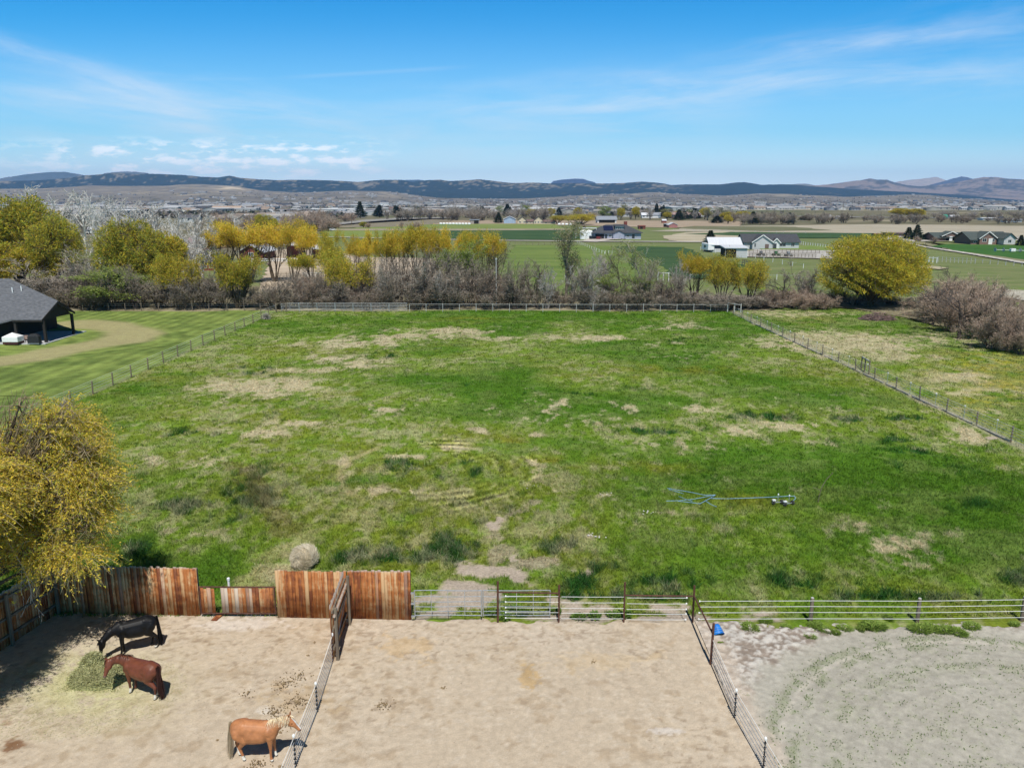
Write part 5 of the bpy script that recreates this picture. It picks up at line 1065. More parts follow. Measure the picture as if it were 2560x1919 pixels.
def spruce(seed,h=10,w=2.6,n=7000,pal=((.030,.055,.030),(.045,.075,.04),(.02,.04,.022),(.06,.085,.045))):
    r=np.random.RandomState(seed); t=r.rand(n)**.75; z=.6+(h-.6)*(1-t); rad=w*t*(.75+.25*np.sin(z*5.2+r.rand(n)))*np.sqrt(r.rand(n)*.75+.25)*(1+.15*r.normal(size=n)); a=r.rand(n)*6.283; lay=(fbm(a*1.3+seed,z*1.6,seed,3)>.38); 
    C=np.stack([np.cos(a)*rad*.8,np.sin(a)*rad*.8,z],1)[lay]; a=a[lay]; m=len(C); D=np.stack([np.cos(a),np.sin(a),-.25+.2*r.rand(m)],1)+unit(r,m)*.35; D/=np.linalg.norm(D,axis=1)[:,None]
    T=Tree(seed); T.seg.append((Vector((0,0,-.1)),Vector((0,0,h*.96)),.16,.02,0)); return [('trunk',T.wood('trunk',[(.09,.065,.05)],M_BARK)),('crown',leaves('crown',C,D,.5*(.5+.8*r.rand(m)),.09*(.6+.8*r.rand(m)),pal,seed,M_FOL))]
SPR=[spruce(120),spruce(121,10,3.2)]
HT={}
def vco(me):
    a=np.zeros(len(me.vertices)*3,dtype=np.float32); me.vertices.foreach_get('co',a); return a.reshape(-1,3)
def reg(P,h): 
    for p in P: HT[id(p)]=h
reg(WR,10.2);reg(WRY,10);reg(VY,10);reg(VYb,9);reg(VO,10);reg(CW,13);reg(CS,12.6);reg(CG,11);reg(GN,9);reg(BG,7);reg(BB,5);reg(BM,5.5);reg(BP,7);reg(BD,6.2);reg(SPR,10);reg(BS,8)
WD={} ; 
for P in (WR,WRY,VY,VYb,VO,CW,CS,CG,GN,BG,BB,BM,BP,BD,SPR,BS):
    for p in P:
        co=np.concatenate([vco(me) for nm,me in p]); WD[id(p)]=float(np.percentile(co[:,0],98)-np.percentile(co[:,0],2)); HT[id(p)]=float(np.percentile(co[:,2],99.5))
TR=random.Random(5); TC=[0]
def tree(name,label,P,px,Y,top,wpx=None,k=None,cat='tree',group=None,z=0.0,dx=0):
    """stands a tree at column px, distance Y; its top reaches photo row `top`; crown as wide as wpx columns"""
    k=TC[0]%len(P) if k is None else k; TC[0]+=1; p=P[k]; X=pxX(px,Y,3); h=max(.8,zAt(px,top,Y)-z); s=h/HT[id(p)]; sw=s
    if wpx: sw=(pxX(px+wpx/2,Y,3)-pxX(px-wpx/2,Y,3))/WD[id(p)]
    return put(name,label,cat,group,p,X,Y,TR.uniform(0,6.28),(sw,sw,s),z)
GT='spring trees of the thicket behind the pasture'; GBs='bare shrubs of the thicket'
def side_words(px):
    R_=[(0,60,'at the left edge'),(60,160,'behind the dark roofed house'),(160,260,'just right of the dark roofed house'),(260,420,'behind the mown lawn'),(420,560,'at the lawn\'s far end'),(560,700,'behind the left silver panels'),(700,880,'behind the right silver panels'),
     (880,1000,'just right of the silver panels'),(1000,1130,'left along the grey pipe fence'),(1130,1260,'midway along the grey pipe fence'),(1260,1420,'right along the grey pipe fence'),(1420,1560,'by the pipe fence\'s right end'),(1560,1700,'behind the white corner posts'),(1700,1850,'just left of the huge willow'),(1850,2010,'in front of the huge willow'),(2010,2300,'right of the huge willow')]
    for a,c,w in R_:
        if a<=px<c: return w
    return 'at the right edge' if px>2000 else 'at the left edge'
LIST=[ # name,label,proto,px,Y,top,w
 ('willow_tree','largest dense olive willow at the left edge of the picture',WR,40,168,428,190,0),('willow_tree','dense olive willow just right of the left edge willow, behind the house roof',WR,118,160,470,110,1),
 ('willow_tree','olive yellow willow whose crown shows low over the house roof',WRY,-10,150,520,110,0),
 ('bare_tree','large grey brown half bare tree directly behind the dark roofed house',BG,118,141,560,150,0),('bare_tree','grey bare tree right of the tree behind the house roof',BG,185,146,540,110,1),
 ('sparse_tree','thin greenish tree with sparse leaves behind the house corner',CS,205,152,505,90,1),
 ('willow_tree','tall dome shaped olive green willow with a pale leaning trunk',WR,292,150,478,125,1),('sparse_tree','grey green loose tree in front of the olive dome',CG,225,138,585,110,0),('green_tree','loose green tree at the foot of the olive dome',CG,268,139,575,95,1),
 ('willow_tree','yellow green willow between the olive dome and the pale cottonwoods',WRY,355,158,503,85,1),
 ('vase_willow','yellow green willow with dark fanned stems, left of two behind the lawn',VYb,388,138,548,95,0),('vase_willow','yellow green willow with dark fanned stems, right of two behind the lawn',VYb,512,137,546,100,1),
 ('yellow_tree','yellow tree crown left end of the row above the red house',VY,478,184,487,75,0),('yellow_tree','tall yellow crown over the gable of the red house',VY,537,181,478,80,1),('yellow_tree','yellow crown second right of the red house gable',VY,592,182,482,72,2),
 ('yellow_tree','tallest yellow crown above the white roofed sheds',VY,634,180,475,66,0),('yellow_tree','slim yellow crown above the right white roof',VY,672,178,488,46,1),('green_tree','small green topped crown right of the white roofs',VO,706,172,498,55,0),
 ('crooked_tree','dark crooked tree with a small leaf head left of the riding ground',VO,690,150,540,80,1),
 ('yellow_tree','yellow willow over the left end of the silver panels',VYb,755,140,553,105,0),('yellow_tree','small yellow bush willow low in the thicket at the left riding ground corner',VYb,735,146,575,60,1),
 ('yellow_tree','small yellow crown alone on the left of the long yellow row',VY,768,168,507,36,2),
 ('yellow_tree','yellow green crown, first of the long row before the riding ground',VY,798,160,500,46,0),('yellow_tree','yellow green crown, second of the long row before the riding ground',VO,832,162,497,52,0),('yellow_tree','yellow green crown, third of the long row before the riding ground',VY,866,158,494,58,1),
 ('yellow_tree','yellow green crown, fourth of the long row before the riding ground',VO,902,161,488,60,1),('yellow_tree','yellow green crown, fifth of the long row before the riding ground',VY,938,158,490,58,2),('yellow_tree','yellow green crown, sixth of the long row before the riding ground',VY,972,160,495,60,0),
 ('yellow_tree','yellow green crown, seventh of the long row before the riding ground',VO,1008,157,498,56,0),('yellow_tree','yellow green crown, eighth of the long row before the riding ground',VY,1042,159,500,54,1),('yellow_tree','last orange yellow crown at the right end of the long row',VY,1068,161,502,44,2),
 ('green_tree','fresh green tree under the right end of the long yellow row',CG,985,150,530,62,0),('green_tree','second fresh green tree, taller, under the right end of the long row',CG,1015,151,518,60,1),
 ('gnarled_tree','dark gnarled tree with an open crooked top right of the yellow row',GN,1083,141,527,80,0),('gnarled_tree','dark gnarled tree half hidden behind the open crooked one',GN,1050,145,548,70,1),
 ('bare_tree','tall grey bare stems in front of the riding ground, left clump',BG,845,138,560,80,1),('bare_tree','tall grey bare stems in front of the riding ground, middle clump',BG,905,139,566,90,0),('bare_tree','tall grey bare stems in front of the riding ground, right clump',BG,960,138,572,90,1),
 ('grey_sapling','small grey sapling left of the tall slender poplar',BP,1182,137,578,44,0),
 ('poplar_tree','tall slender poplar with sparse pale leaves rising to the dark house',CS,1222,143,478,56,0),
 ('bare_tree','wispy pale grey bare tree right of the slender poplar',BP,1262,137,556,66,1),('bare_tree','thin pale bare tree behind the wispy grey one',BP,1300,150,540,50,0),('bare_tree','low white branched dead tree at the fence under the wispy grey one',BP,1280,135,620,50,1),
 ('sparse_tree','dark trunked tree with brown twigs below the dark house',GN,1345,141,540,70,0),('cottonwood_tree','pale leaning cottonwood with whitish spring leaves below the dark house',CS,1400,142,522,66,1),('green_tree','low green bushy tree between poplar and pale cottonwood',CG,1318,139,590,60,1),('green_tree','small yellow green tree under the pale cottonwood',CG,1372,138,592,50,0),
 ('bare_tree','grey bare upright tree left of the orange willows',BP,1466,140,560,34,0),
 ('orange_willow','golden orange willow, left of the three by the grey barn',VY,1500,142,545,58,2),('orange_willow','golden orange willow, middle of the three by the grey barn',VYb,1560,141,550,72,0),('orange_willow','golden orange willow leaning right, nearest the big willow',VYb,1620,140,562,78,1),
 ('gnarled_tree','dark open bare tree left of the huge willow',BD,1692,139,588,66,0),('bare_tree','mauve grey bare tree tight against the left side of the huge willow',BG,1742,141,566,68,1),
 ('gnarled_tree','dark bare tree standing up at the near edge of the mauve bushes',BD,2078,106,628,150,1),('gnarled_tree','dark spiky bare tree between the willow and the mauve bushes',BD,2020,118,612,75,0),('gnarled_tree','small dark bare tree poking above the mauve bushes',BD,2052,152,575,40,1),
 ('bare_tree','thin bare pole tree low in front of the riding ground',BP,948,136,580,16,0)]
for nm,lab,P,px,Y,top,w,k in LIST: tree(nm,lab,P,px,Y,top,w,k,group=GT)
# pale bare cottonwoods behind the left houses
CWL=[(70,205,402,60),(98,215,408,50),(130,200,420,56),(190,205,412,60),(215,220,415,50),(243,195,428,56),(262,185,424,50),(290,178,438,60),(318,176,436,54),(338,180,440,60),(395,190,452,56),(415,180,462,60),(400,165,505,70),(372,172,500,60),(440,172,500,60),(462,185,470,40),(300,158,560,40)]
for k,(px,Y,top,w) in enumerate(CWL):
    tree('cottonwood_tree','bare white barked cottonwood behind the willows at upper left, %s from the left'%ORD[k],CW,px,Y,top,w,group='bare white cottonwoods at upper left')
# shrub belt
CB_=[]
r=random.Random(11)
def belt(n,x0,x1,Y0,Y1,t0,t1,w0,w1,P,name,what):
    for i in range(n):
        px=x0+(x1-x0)*(i+r.uniform(.2,.8))/n; Y=r.uniform(Y0,Y1); top=r.uniform(t0,t1); CB_.append((px,Y,top,r.uniform(w0,w1),P,name,what))
belt(11,170,620,135.6,139,596,632,55,85,BB,'bare_shrub','dark brown bare shrub'); belt(12,600,1140,135.2,139,600,632,55,85,BB,'bare_shrub','brown bare shrub'); belt(8,620,1130,136,142,590,610,45,65,BM,'twiggy_shrub','reddish twiggy shrub')
belt(14,1120,1640,135.2,138.5,612,636,50,80,BB,'bare_shrub','grey brown bare shrub'); belt(12,1430,1650,134.8,139,624,640,50,75,BG,'grey_shrub','low dense grey shrub'); belt(8,1640,1800,136,141,618,642,40,65,BM,'twiggy_shrub','brown twiggy shrub'); belt(6,60,200,136,140,590,620,55,80,BB,'bare_shrub','dark bare shrub')
belt(19,790,1140,136,143,528,585,40,62,BS,'bare_tree','tall thin stemmed bare tree'); belt(7,600,780,136,141,575,605,45,60,BS,'bare_tree','tall thin stemmed bare tree'); belt(9,170,600,136,140,562,602,50,75,BS,'bare_tree','tall thin stemmed bare tree'); belt(9,1140,1480,136,140,560,606,40,60,BS,'bare_tree','tall thin stemmed bare tree')
belt(5,1790,1970,139,144,618,640,55,80,BB,'bare_shrub','shaded bare shrub')
cnt={}
for px,Y,top,w,P,nm,what in CB_:
    wd=side_words(px); key=(what,wd); cnt[key]=cnt.get(key,0)+1
tot_={k:v for k,v in cnt.items()}; cnt={}
for px,Y,top,w,P,nm,what in sorted(CB_,key=lambda q:q[0]):
    wd=side_words(px); key=(what,wd); i=cnt.get(key,0); cnt[key]=i+1
    tree(nm,'%s %s%s'%(what,wd,'' if tot_[key]==1 else ', %s from left'%ORD[i]),P,px,Y,top,w,group=GBs,cat='shrub')
# mauve bushes right of the willow
MB_=[(2035,128,612,95),(2075,120,606,110),(2110,113,608,110),(2100,124,596,90),(2140,106,622,100),(2060,112,640,90),(2165,112,640,80),(2190,98,668,110),(2150,99,655,90),(2230,104,655,110),(2020,122,635,70),(2215,95,690,80)]
for k,(px,Y,top,w) in enumerate(sorted(MB_)): tree('mauve_bush','dense mauve twiggy bush on the bank right of the huge willow, %s from the left'%ORD[k],BM,px,Y,top,w,group='mauve bushes at the right edge',cat='shrub')
# ---- conifers and trees of the middle distance
def far(nm,lab,P,px,base,top,w,k=0,group=None,cat='tree'):
    X,Y=G(px,base); return tree(nm,lab,P,px,Y,top,w,k,group=group,cat=cat)
for a in [('spruce_tree','dark spruce beside the white roofed barn',SPR,1535,527,498,24,0),('spruce_tree','left dark spruce of the pair by the brick houses',SPR,1963,517,491,20,0),('spruce_tree','right and taller dark spruce of the pair by the brick houses',SPR,1981,519,486,24,1),
 ('spruce_tree','tall dark spruce beside the rising road',SPR,778,471,436,20,0),('spruce_tree','dark spruce left of the grey blue shed',SPR,1077,482,459,16,1),('spruce_tree','small spruce at the far right edge beside the green roof house',SPR,2206,532,508,16,0),('juniper_bush','dark round juniper bush on the verge of the rising road',WR,785,492,479,14,0),
 ('dark_tree','dark bushy tree behind the left yellow row',WR,568,500,463,36,1),('dark_tree','green tree beside the dark bushy tree',WR,592,500,472,18,0),
 ('orange_willow','wide golden willow in front of the long grey shed',VYb,1255,486,462,62,0),('orange_willow','golden willow close behind the long grey shed yard',VYb,1205,484,465,40,1),('yellow_tree','yellow willow clump far right beyond the grey fields',WRY,1945,470,450,38,0),('yellow_tree','second yellow willow clump far right beyond the grey fields',WRY,1975,471,451,40,1),
 ('pale_tree','pale green leafy tree over the long grey shed',CG,1302,474,444,26,0),('slender_tree','slender pale green poplar right of the long grey shed',CS,1345,474,440,16,0),('yellow_tree','yellow bush willow above the grey blue shed',WRY,1318-170,470,452,26,0),('green_bush','light green bush before the far barn',CG,1230,482,466,18,1),
 ('spruce_tree','left of two dark spruces beyond the red houses',SPR,1418,466,440,13,0),('spruce_tree','right of two dark spruces beyond the red houses',SPR,1433,466,443,12,1),('pink_tree','small pink blossom tree behind the golden willow',BM,1273,473,459,30,0)]:
    far(*a,group='distant trees of the valley')
# the loose belts of distant trees: every one its own object
DT=[]
r=random.Random(23)
for i in range(78): px=r.uniform(830,1180); DT.append((px,r.uniform(468,478),r.uniform(442,456),r.uniform(16,26),BG if r.random()<.8 else BP))
for i in range(12): px=r.uniform(800,1180); DT.append((px,r.uniform(462,470),r.uniform(440,450),r.uniform(12,20),CG if r.random()<.4 else SPR))
for i in range(40): px=r.uniform(1180,1560); DT.append((px,r.uniform(466,476),r.uniform(446,458),r.uniform(14,24),r.choice((BG,BG,BP,CS,SPR,WRY))))
for i in range(70): px=r.uniform(1540,1830); DT.append((px,r.uniform(470,485),r.uniform(455,468),r.uniform(16,28),r.choice((BG,BG,BG,BB,BB,SPR,WRY) if px<1740 else (BG,BB,BB))))
for i in range(46): px=r.uniform(1830,2230); DT.append((px,r.uniform(472,485),r.uniform(459,470),r.uniform(14,26),r.choice((BG,BB,BB))))
for i in range(26): px=r.uniform(640,720); DT.append((px,r.uniform(486,500),r.uniform(456,474),r.uniform(18,30),r.choice((BG,BM))))
for i in range(24): px=r.uniform(440,660); DT.append((px,r.uniform(480,500),r.uniform(455,478),r.uniform(16,30),r.choice((BG,BM,CW))))
for i in range(14): px=r.uniform(-10,440); DT.append((px,r.uniform(480,520),r.uniform(440,470),r.uniform(20,30),r.choice((CW,BG))))
for i in range(30): px=r.uniform(2000,2230); DT.append((px,r.uniform(464,471),r.uniform(452,460),r.uniform(14,24),r.choice((BG,BP))))
for (px,base,top) in ((620,505,465),(640,500,470),(745,480,462),(760,478,460),(690,492,450),(700,494,455)): DT.append((px,base,top,22,BM))
for (px,b_,t_,w_) in ((724,494,478,16),(729,492,480,12),(795,493,481,14),(866,494,477,8),(897,493,479,12),(905,494,481,12),(1262,495,484,8),(2020,526,512,12),(1985,523,511,14)): DT.append((px,b_,t_,w_,BM))
TKIND={id(BG):'grey bare tree',id(BP):'pale bare tree',id(CG):'pale green tree',id(SPR):'dark conifer',id(CS):'sparse leafed tree',id(WRY):'yellow willow',id(BB):'dark bare bush',id(BM):'reddish bare tree',id(CW):'white bare cottonwood'}
MARKS=[(-99,150,'over the left edge willows'),(150,300,'behind the white cottonwoods'),(300,440,'over the olive dome willow'),(440,560,'over the red house'),(560,660,'over the left yellow row'),(660,700,'left of the rising road'),(700,740,'by the side road junction'),(740,800,'around the tall roadside spruce'),(800,850,'right of the tall roadside spruce'),(850,900,'behind the far meadow\'s left end'),(900,950,'behind the far meadow'),(950,1000,'left of the animal shelter'),(1000,1045,'behind the animal shelter'),(1045,1090,'left of the blue grey shed'),(1090,1130,'behind the blue grey shed'),(1130,1175,'behind the glass gable house'),(1175,1220,'right of the glass gable house'),(1220,1280,'by the wide golden willow'),(1280,1335,'behind the long grey shed'),(1335,1390,'right of the long grey shed'),(1390,1450,'by the far white walled houses'),(1450,1520,'by the pinkish roofed houses'),(1520,1580,'beyond the white roofed barn'),(1580,1640,'beyond the grey ranch house'),(1640,1700,'beyond the ranch house\'s right end'),(1700,1760,'beyond the grey stubble field'),(1760,1820,'left of the tall dark pole'),(1820,1880,'right of the tall dark pole'),(1880,1940,'left of the far yellow clumps'),(1940,2000,'under the far yellow clumps'),(2000,2060,'beyond the brick garage'),(2060,2110,'by the green tarped shed'),(2110,2160,'beyond the green roofed house'),(2160,2400,'far at the right edge')]
def mark(px): 
    for a,c,w in MARKS:
        if a<=px<c: return w
    return MARKS[-1][2]
def uniq(items,fmt):
    cn={};out=[]
    tot={}
    for px,kd in items: k=(kd,mark(px)); tot[k]=tot.get(k,0)+1
    for px,kd in items:
        k=(kd,mark(px)); i=cn.get(k,0); cn[k]=i+1; out.append(fmt%(kd,k[1])+('' if tot[k]==1 else ', %s from left'%(ORD[i] if i<20 else 'last')))
    return out
DT.sort(key=lambda q:q[0]); LB=uniq([(q[0],TKIND[id(q[4])]) for q in DT],'small %s %s')
for (px,base,top,w,P),lb in zip(DT,LB): far('valley_tree',lb,P,px,base,top,w,None,group='distant trees of the valley')
# ---- foreground willow, drooping over the paddock corner
FW=[(-22.9,34.0,7.2,2.7,2.6,2.1),(-20.9,34.3,6.7,2.1,2.2,1.9),(-19.7,34.2,5.7,1.6,1.8,1.7),(-19.9,33.6,4.2,1.6,1.7,1.6),(-22.2,33.8,4.6,2.2,1.6,1.6),(-19.2,33.6,4.6,1.2,1.5,1.3),(-19.1,33.0,2.9,.95,1.0,1.15),(-24,31,7.5,3,3,2.4),(-21.0,27.6,7.5,2.5,2.9,1.7),(-20.6,24.3,6.8,2.1,2.3,1.5),(-21.6,30.6,7.2,2.3,2.2,1.5),(-24,34,4.0,2.2,2.2,1.8),(-21.2,35.6,7.4,2,2,1.7),(-20.6,32.7,3.0,1.3,.9,1.2),(-20.8,34.0,8.0,1.3,1.4,1.0),(-22.6,26,8.2,2.6,3.2,1.6),(-22.8,21.5,7.0,2.2,2.4,1.6),(-20.6,29.6,8.2,1.6,1.8,1.2),(-22.6,31.8,4.8,1.6,1.6,1.6)]
TB=(-22.4,31.0)
FW+=[(-18.8,33.9,7.3,.75,.7,.7),(-18.5,33.7,6.1,.6,.6,.6),(-19.7,33.9,8.7,.8,.8,.6),(-21.4,34,9.3,.9,.9,.6),(-18.6,33.4,4.0,.6,.6,.7),(-23,34.2,9.2,.8,.8,.6),(-20.3,33,1.9,.8,.6,.8),(-22.3,33.2,3.0,1.2,.8,1.2)]
FW=[q if q[1]<32 else (q[0]*.9,q[1]*.9,18-(18-q[2])*.9,q[3]*.9,q[4]*.9,q[5]*.9) for q in FW]
FL=[(x-TB[0],y-TB[1],z,a,b_,c) for x,y,z,a,b_,c in FW]
t=thing('weeping_willow','large yellow weeping willow overhanging the board fence at the left edge','tree',(TB[0],TB[1],0))
link('trunk',limbs_to(FL,77,.38,cols=((.09,.07,.055),(.33,.26,.16)),multi=False,tw=26,twl=.9,twr=.016),parent=t)
def weepers(lobes,n,seed,gap=.40):
    """arching twigs hanging with strings of small leaves"""
    rs=np.random.RandomState(seed); lb=np.array(lobes); w=(lb[:,3]*lb[:,4]*lb[:,5])**.7; w/=w.sum(); k=rs.choice(len(lb),n,p=w); D=unit(rs,n); D[:,2]=np.abs(D[:,2])*.9-.35; D/=np.linalg.norm(D,axis=1)[:,None]
    rad=(.45+.55*rs.rand(n)); P0=lb[k,:3]+D*rad[:,None]*lb[k,3:6]; g=fbm(P0[:,0]*1.0+P0[:,2],P0[:,1]*1.0-P0[:,2]*1.1,seed,3); ok=(g>gap)&(P0[:,2]>.8); P0=P0[ok];D=D[ok]; n=len(P0)
    dr=D*np.array([1,1,.4])+unit(rs,n)*.45+np.array([0,0,.25]); dr/=np.linalg.norm(dr,axis=1)[:,None]; L=.45+.95*rs.rand(n)**1.5; K=4; pts=[P0]
    for j in range(1,K+1):
        tt=j/K; pts.append(P0+dr*(L*tt)[:,None]+np.array([0,0,-1.])*(L*tt*tt*.55)[:,None])
    S0=np.concatenate(pts[:-1]);S1=np.concatenate(pts[1:]); rr=np.concatenate([np.full(n,.009*(1-.2*j)) for j in range(K)])
    V,F=tubes_np(S0,S1,rr,rr*.8,3); pal=np.array([(.42,.31,.09),(.50,.40,.17),(.36,.28,.12),(.52,.45,.30)]); c=pal[rs.randint(0,4,n)]; C=np.repeat(np.tile(c,(K,1)),6,axis=0)
    tw=npmesh('twigs',V,F,C); tw.materials.append(M_BARK)
    m=14; s=np.repeat(np.arange(n),m); tt=rs.rand(n*m)*.98+.02; Pc=P0[s]+dr[s]*(L[s]*tt)[:,None]+np.array([0,0,-1.])*(L[s]*tt*tt*.55)[:,None]+rs.normal(size=(n*m,3))*.03
    Dl=dr[s]*.6+unit(rs,n*m)*.8+np.array([0,0,-.1]); Dl/=np.linalg.norm(Dl,axis=1)[:,None]
    return tw,leaves('crown',Pc,Dl,.13*(.6+.8*rs.rand(n*m)),.022*(.7+.6*rs.rand(n*m)),[(.80,.60,.07),(.72,.55,.07),(.62,.53,.07),(.84,.62,.12),(.46,.46,.06),(.62,.50,.07),(.36,.38,.05)],seed,M_FOL)
FV=[q for q,w in zip(FL,FW) if w[1]>29.2 and w[0]>-23 and w!=(-21.6,30.6,7.2,2.3,2.2,1.5) or w[1]>29.6]; FH=[q for q in FL if q not in FV]
tw,lf=weepers(FV,17000,7,.49); link('twigs',tw,parent=t); link('crown',lf,parent=t)
tw,lf=weepers(FH,21000,8,.34); link('twigs',tw,parent=t); link('crown',lf,parent=t)
# a dead hanging branch
T=Tree(9); T.grow(Vector((-17.9-TB[0]-1.6,30.0-TB[1]-.9,5.4)),Vector((.35,-.15,-.9)).normalized(),2.9,.030,0,[(8,.10,6,32,.55,-.05,.3),(5,.14,3,30,.5,-.06,.2),(3,.1,0,0,0,0,0)]); o=link('dead_branch',T.wood('dead_branch',[(.40,.36,.33),(.44,.40,.37)],M_BARK),parent=t)
# ================================================================ BUILDINGS AND THE REST OF THE VALLEY
def mp(Y): return Y*PK/FPX
M_SHING=pm('grey_shingles',(.15,.155,.17),(.085,.09,.10),2.2,.9,.35,(1,4,4),det=7)
M_DKROOF=pm('dark_shingles',(.075,.08,.09),(.05,.052,.06),1.5,.85,.2,(1,3,3)); M_GNROOF=pm('green_grey_shingles',(.085,.105,.10),(.06,.075,.07),1.2,.85,.2,(1,3,3))
M_WHROOF=pm('white_metal_roof',(.66,.67,.70),(.58,.59,.62),1,.5,0,(6,.2,.2)); M_GRROOF=pm('grey_metal_roof',(.30,.32,.36),(.24,.26,.29),1,.5,0,(5,.2,.2)); M_BRROOF=pm('brown_roof',(.19,.13,.12),(.13,.09,.08),1,.85)
M_LGREY=pm('light_grey_siding',(.52,.52,.52),(.45,.45,.46),1.2,.8,.1,(.2,.2,12)); M_NAVY=pm('navy_siding',(.075,.09,.13),(.05,.06,.09),1.5,.7,0,(8,8,.2)); M_BRICK=pm('brown_brick',(.24,.155,.13),(.17,.105,.085),6,.9,.2)
M_REDW=pm('red_boards',(.22,.065,.05),(.15,.045,.035),3,.85,.1,(6,6,.3)); M_CREAM=pm('cream_siding',(.60,.53,.38),(.50,.44,.31),1.5,.8); M_TRIM=pm('white_trim',(.78,.78,.76),(.70,.70,.68),2,.6); M_BLUEG=pm('grey_blue_metal',(.36,.46,.58),(.28,.37,.48),1,.5,0,(5,5,.2))
M_BLACKW=pm('black_brown_boards',(.035,.03,.027),(.02,.018,.016),4,.85,.2,(5,5,.3)); M_CONC=pm('concrete',(.52,.52,.52),(.44,.44,.44),1.5,.9,.1); M_PINKW=pm('faded_red_boards',(.45,.20,.19),(.35,.15,.14),2,.85,0,(5,5,.3)); M_WHW=pm('white_siding',(.72,.72,.71),(.64,.64,.64),1.5,.8,.05,(.2,.2,9)); M_BLUHW=pm('grey_lilac_siding',(.36,.38,.46),(.29,.31,.38),1.5,.8)
m,b,p=newmat('window_glass'); p.inputs['Base Color'].default_value=(.03,.04,.05,1); p.inputs['Roughness'].default_value=.12; p.inputs['Specular IOR Level'].default_value=.8; M_GLASS=m
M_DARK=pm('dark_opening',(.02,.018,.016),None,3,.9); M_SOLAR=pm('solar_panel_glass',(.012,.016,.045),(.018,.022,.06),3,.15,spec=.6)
def window(parent,x,y,z,w,h,ax='y'):
    """framed window on a wall facing -y"""
    f=MB(); t=.09
    f.box(-w/2-t,w/2+t,-.05,0.0,-t,0); f.box(-w/2-t,w/2+t,-.05,0,h,h+t); f.box(-w/2-t,-w/2,-.05,0,0,h); f.box(w/2,w/2+t,-.05,0,0,h); f.box(-.03,.03,-.045,0,0,h)
    o=f.build('window',M_TRIM,parent,(x,y-.003,z)); MB().box(-w/2,w/2,-.02,-.004,0,h).build('pane',M_GLASS,o); return o
def opening(parent,x,y,z,w,h,mat,name='door'): return MB().box(-w/2,w/2,-.06,.0,0,h).build(name,mat,parent,(x,y-.004,z))
def gable_walls(L,Wd,h,rise,ax=0):
    """walls with gable ends at x=+-L/2"""
    e=MB(); x0,x1,y0,y1=-L/2,L/2,-Wd/2,Wd/2
    e.poly([(x0,y0,0),(x1,y0,0),(x1,y1,0),(x0,y1,0),(x0,y0,h),(x1,y0,h),(x1,y1,h),(x0,y1,h),(x0,0,h+rise),(x1,0,h+rise)],[(0,1,5,4),(2,3,7,6),(1,2,6,9,5),(3,0,4,8,7),(0,3,2,1),(4,5,9,8),(6,7,8,9)]); return e
def gable_roof(L,Wd,h,rise,ov=.5,th=.18):
    e=MB(); s=rise/(Wd/2); x0,x1=-L/2-ov,L/2+ov; ye=Wd/2+ov; ze=h-ov*s+.06; zr=h+rise+.06
    e.slab([(x0,-ye,ze+th),(x1,-ye,ze+th),(x1,0,zr+th),(x0,0,zr+th)],th); e.slab([(x1,ye,ze+th),(x0,ye,ze+th),(x0,.003,zr+th),(x1,.003,zr+th)],th); return e
def hip_roof(L,Wd,h,rise,ov=.6,inset=None):
    i=Wd/2+ov if inset is None else inset; x0,x1,y0,y1=-L/2-ov,L/2+ov,-Wd/2-ov,Wd/2+ov; e=MB(); z=h; t=.15
    e.poly([(x0,y0,z),(x1,y0,z),(x1,y1,z),(x0,y1,z),(x0,y0,z+t),(x1,y0,z+t),(x1,y1,z+t),(x0,y1,z+t),(x0+i,0,z+t+rise),(x1-i,0,z+t+rise)],[(0,3,2,1),(0,1,5,4),(1,2,6,5),(2,3,7,6),(3,0,4,7),(4,5,9,8),(5,6,9),(6,7,8,9),(7,4,8)]); return e
def cross_gable(parent,x,y,w,h,rise,depth,wall,roofm,trim=True,ov=.45):
    """a gable facing -y standing out of the front of a house: wall and roof parts"""
    e=MB(); e.poly([(-w/2,0,0),(w/2,0,0),(w/2,0,h),(0,0,h+rise),(-w/2,0,h),(-w/2,depth,0),(w/2,depth,0),(w/2,depth,h),(0,depth,h+rise),(-w/2,depth,h)],[(0,1,2,3,4),(9,8,7,6,5),(1,6,7,2),(5,0,4,9),(2,7,8,3),(9,4,3,8),(0,5,6,1)])
    e.build('front_gable',wall,parent,(x,y,0)); s=rise/(w/2); xe=w/2+ov; ze=h-ov*s+.05; zr=h+rise+.05; r_=MB()
    r_.slab([(-xe,-.45,ze+.15),(0,-.45,zr+.15),(0,depth,zr+.15),(-xe,depth,ze+.15)],.15); r_.slab([(0.003,-.45,zr+.15),(xe,-.45,ze+.15),(xe,depth,ze+.15),(0.003,depth,zr+.15)],.15); r_.build('gable_roof',roofm,parent,(x,y,0))
    if trim: 
        q=MB(); q.bar((-xe,-.49,ze+.02),(0,-.49,zr+.02),.06,.3); q.bar((0,-.49,zr+.02),(xe,-.49,ze+.02),.06,.3); q.build('bargeboard',M_TRIM,parent,(x,y,0))
def at(px,py): return G(px,py)
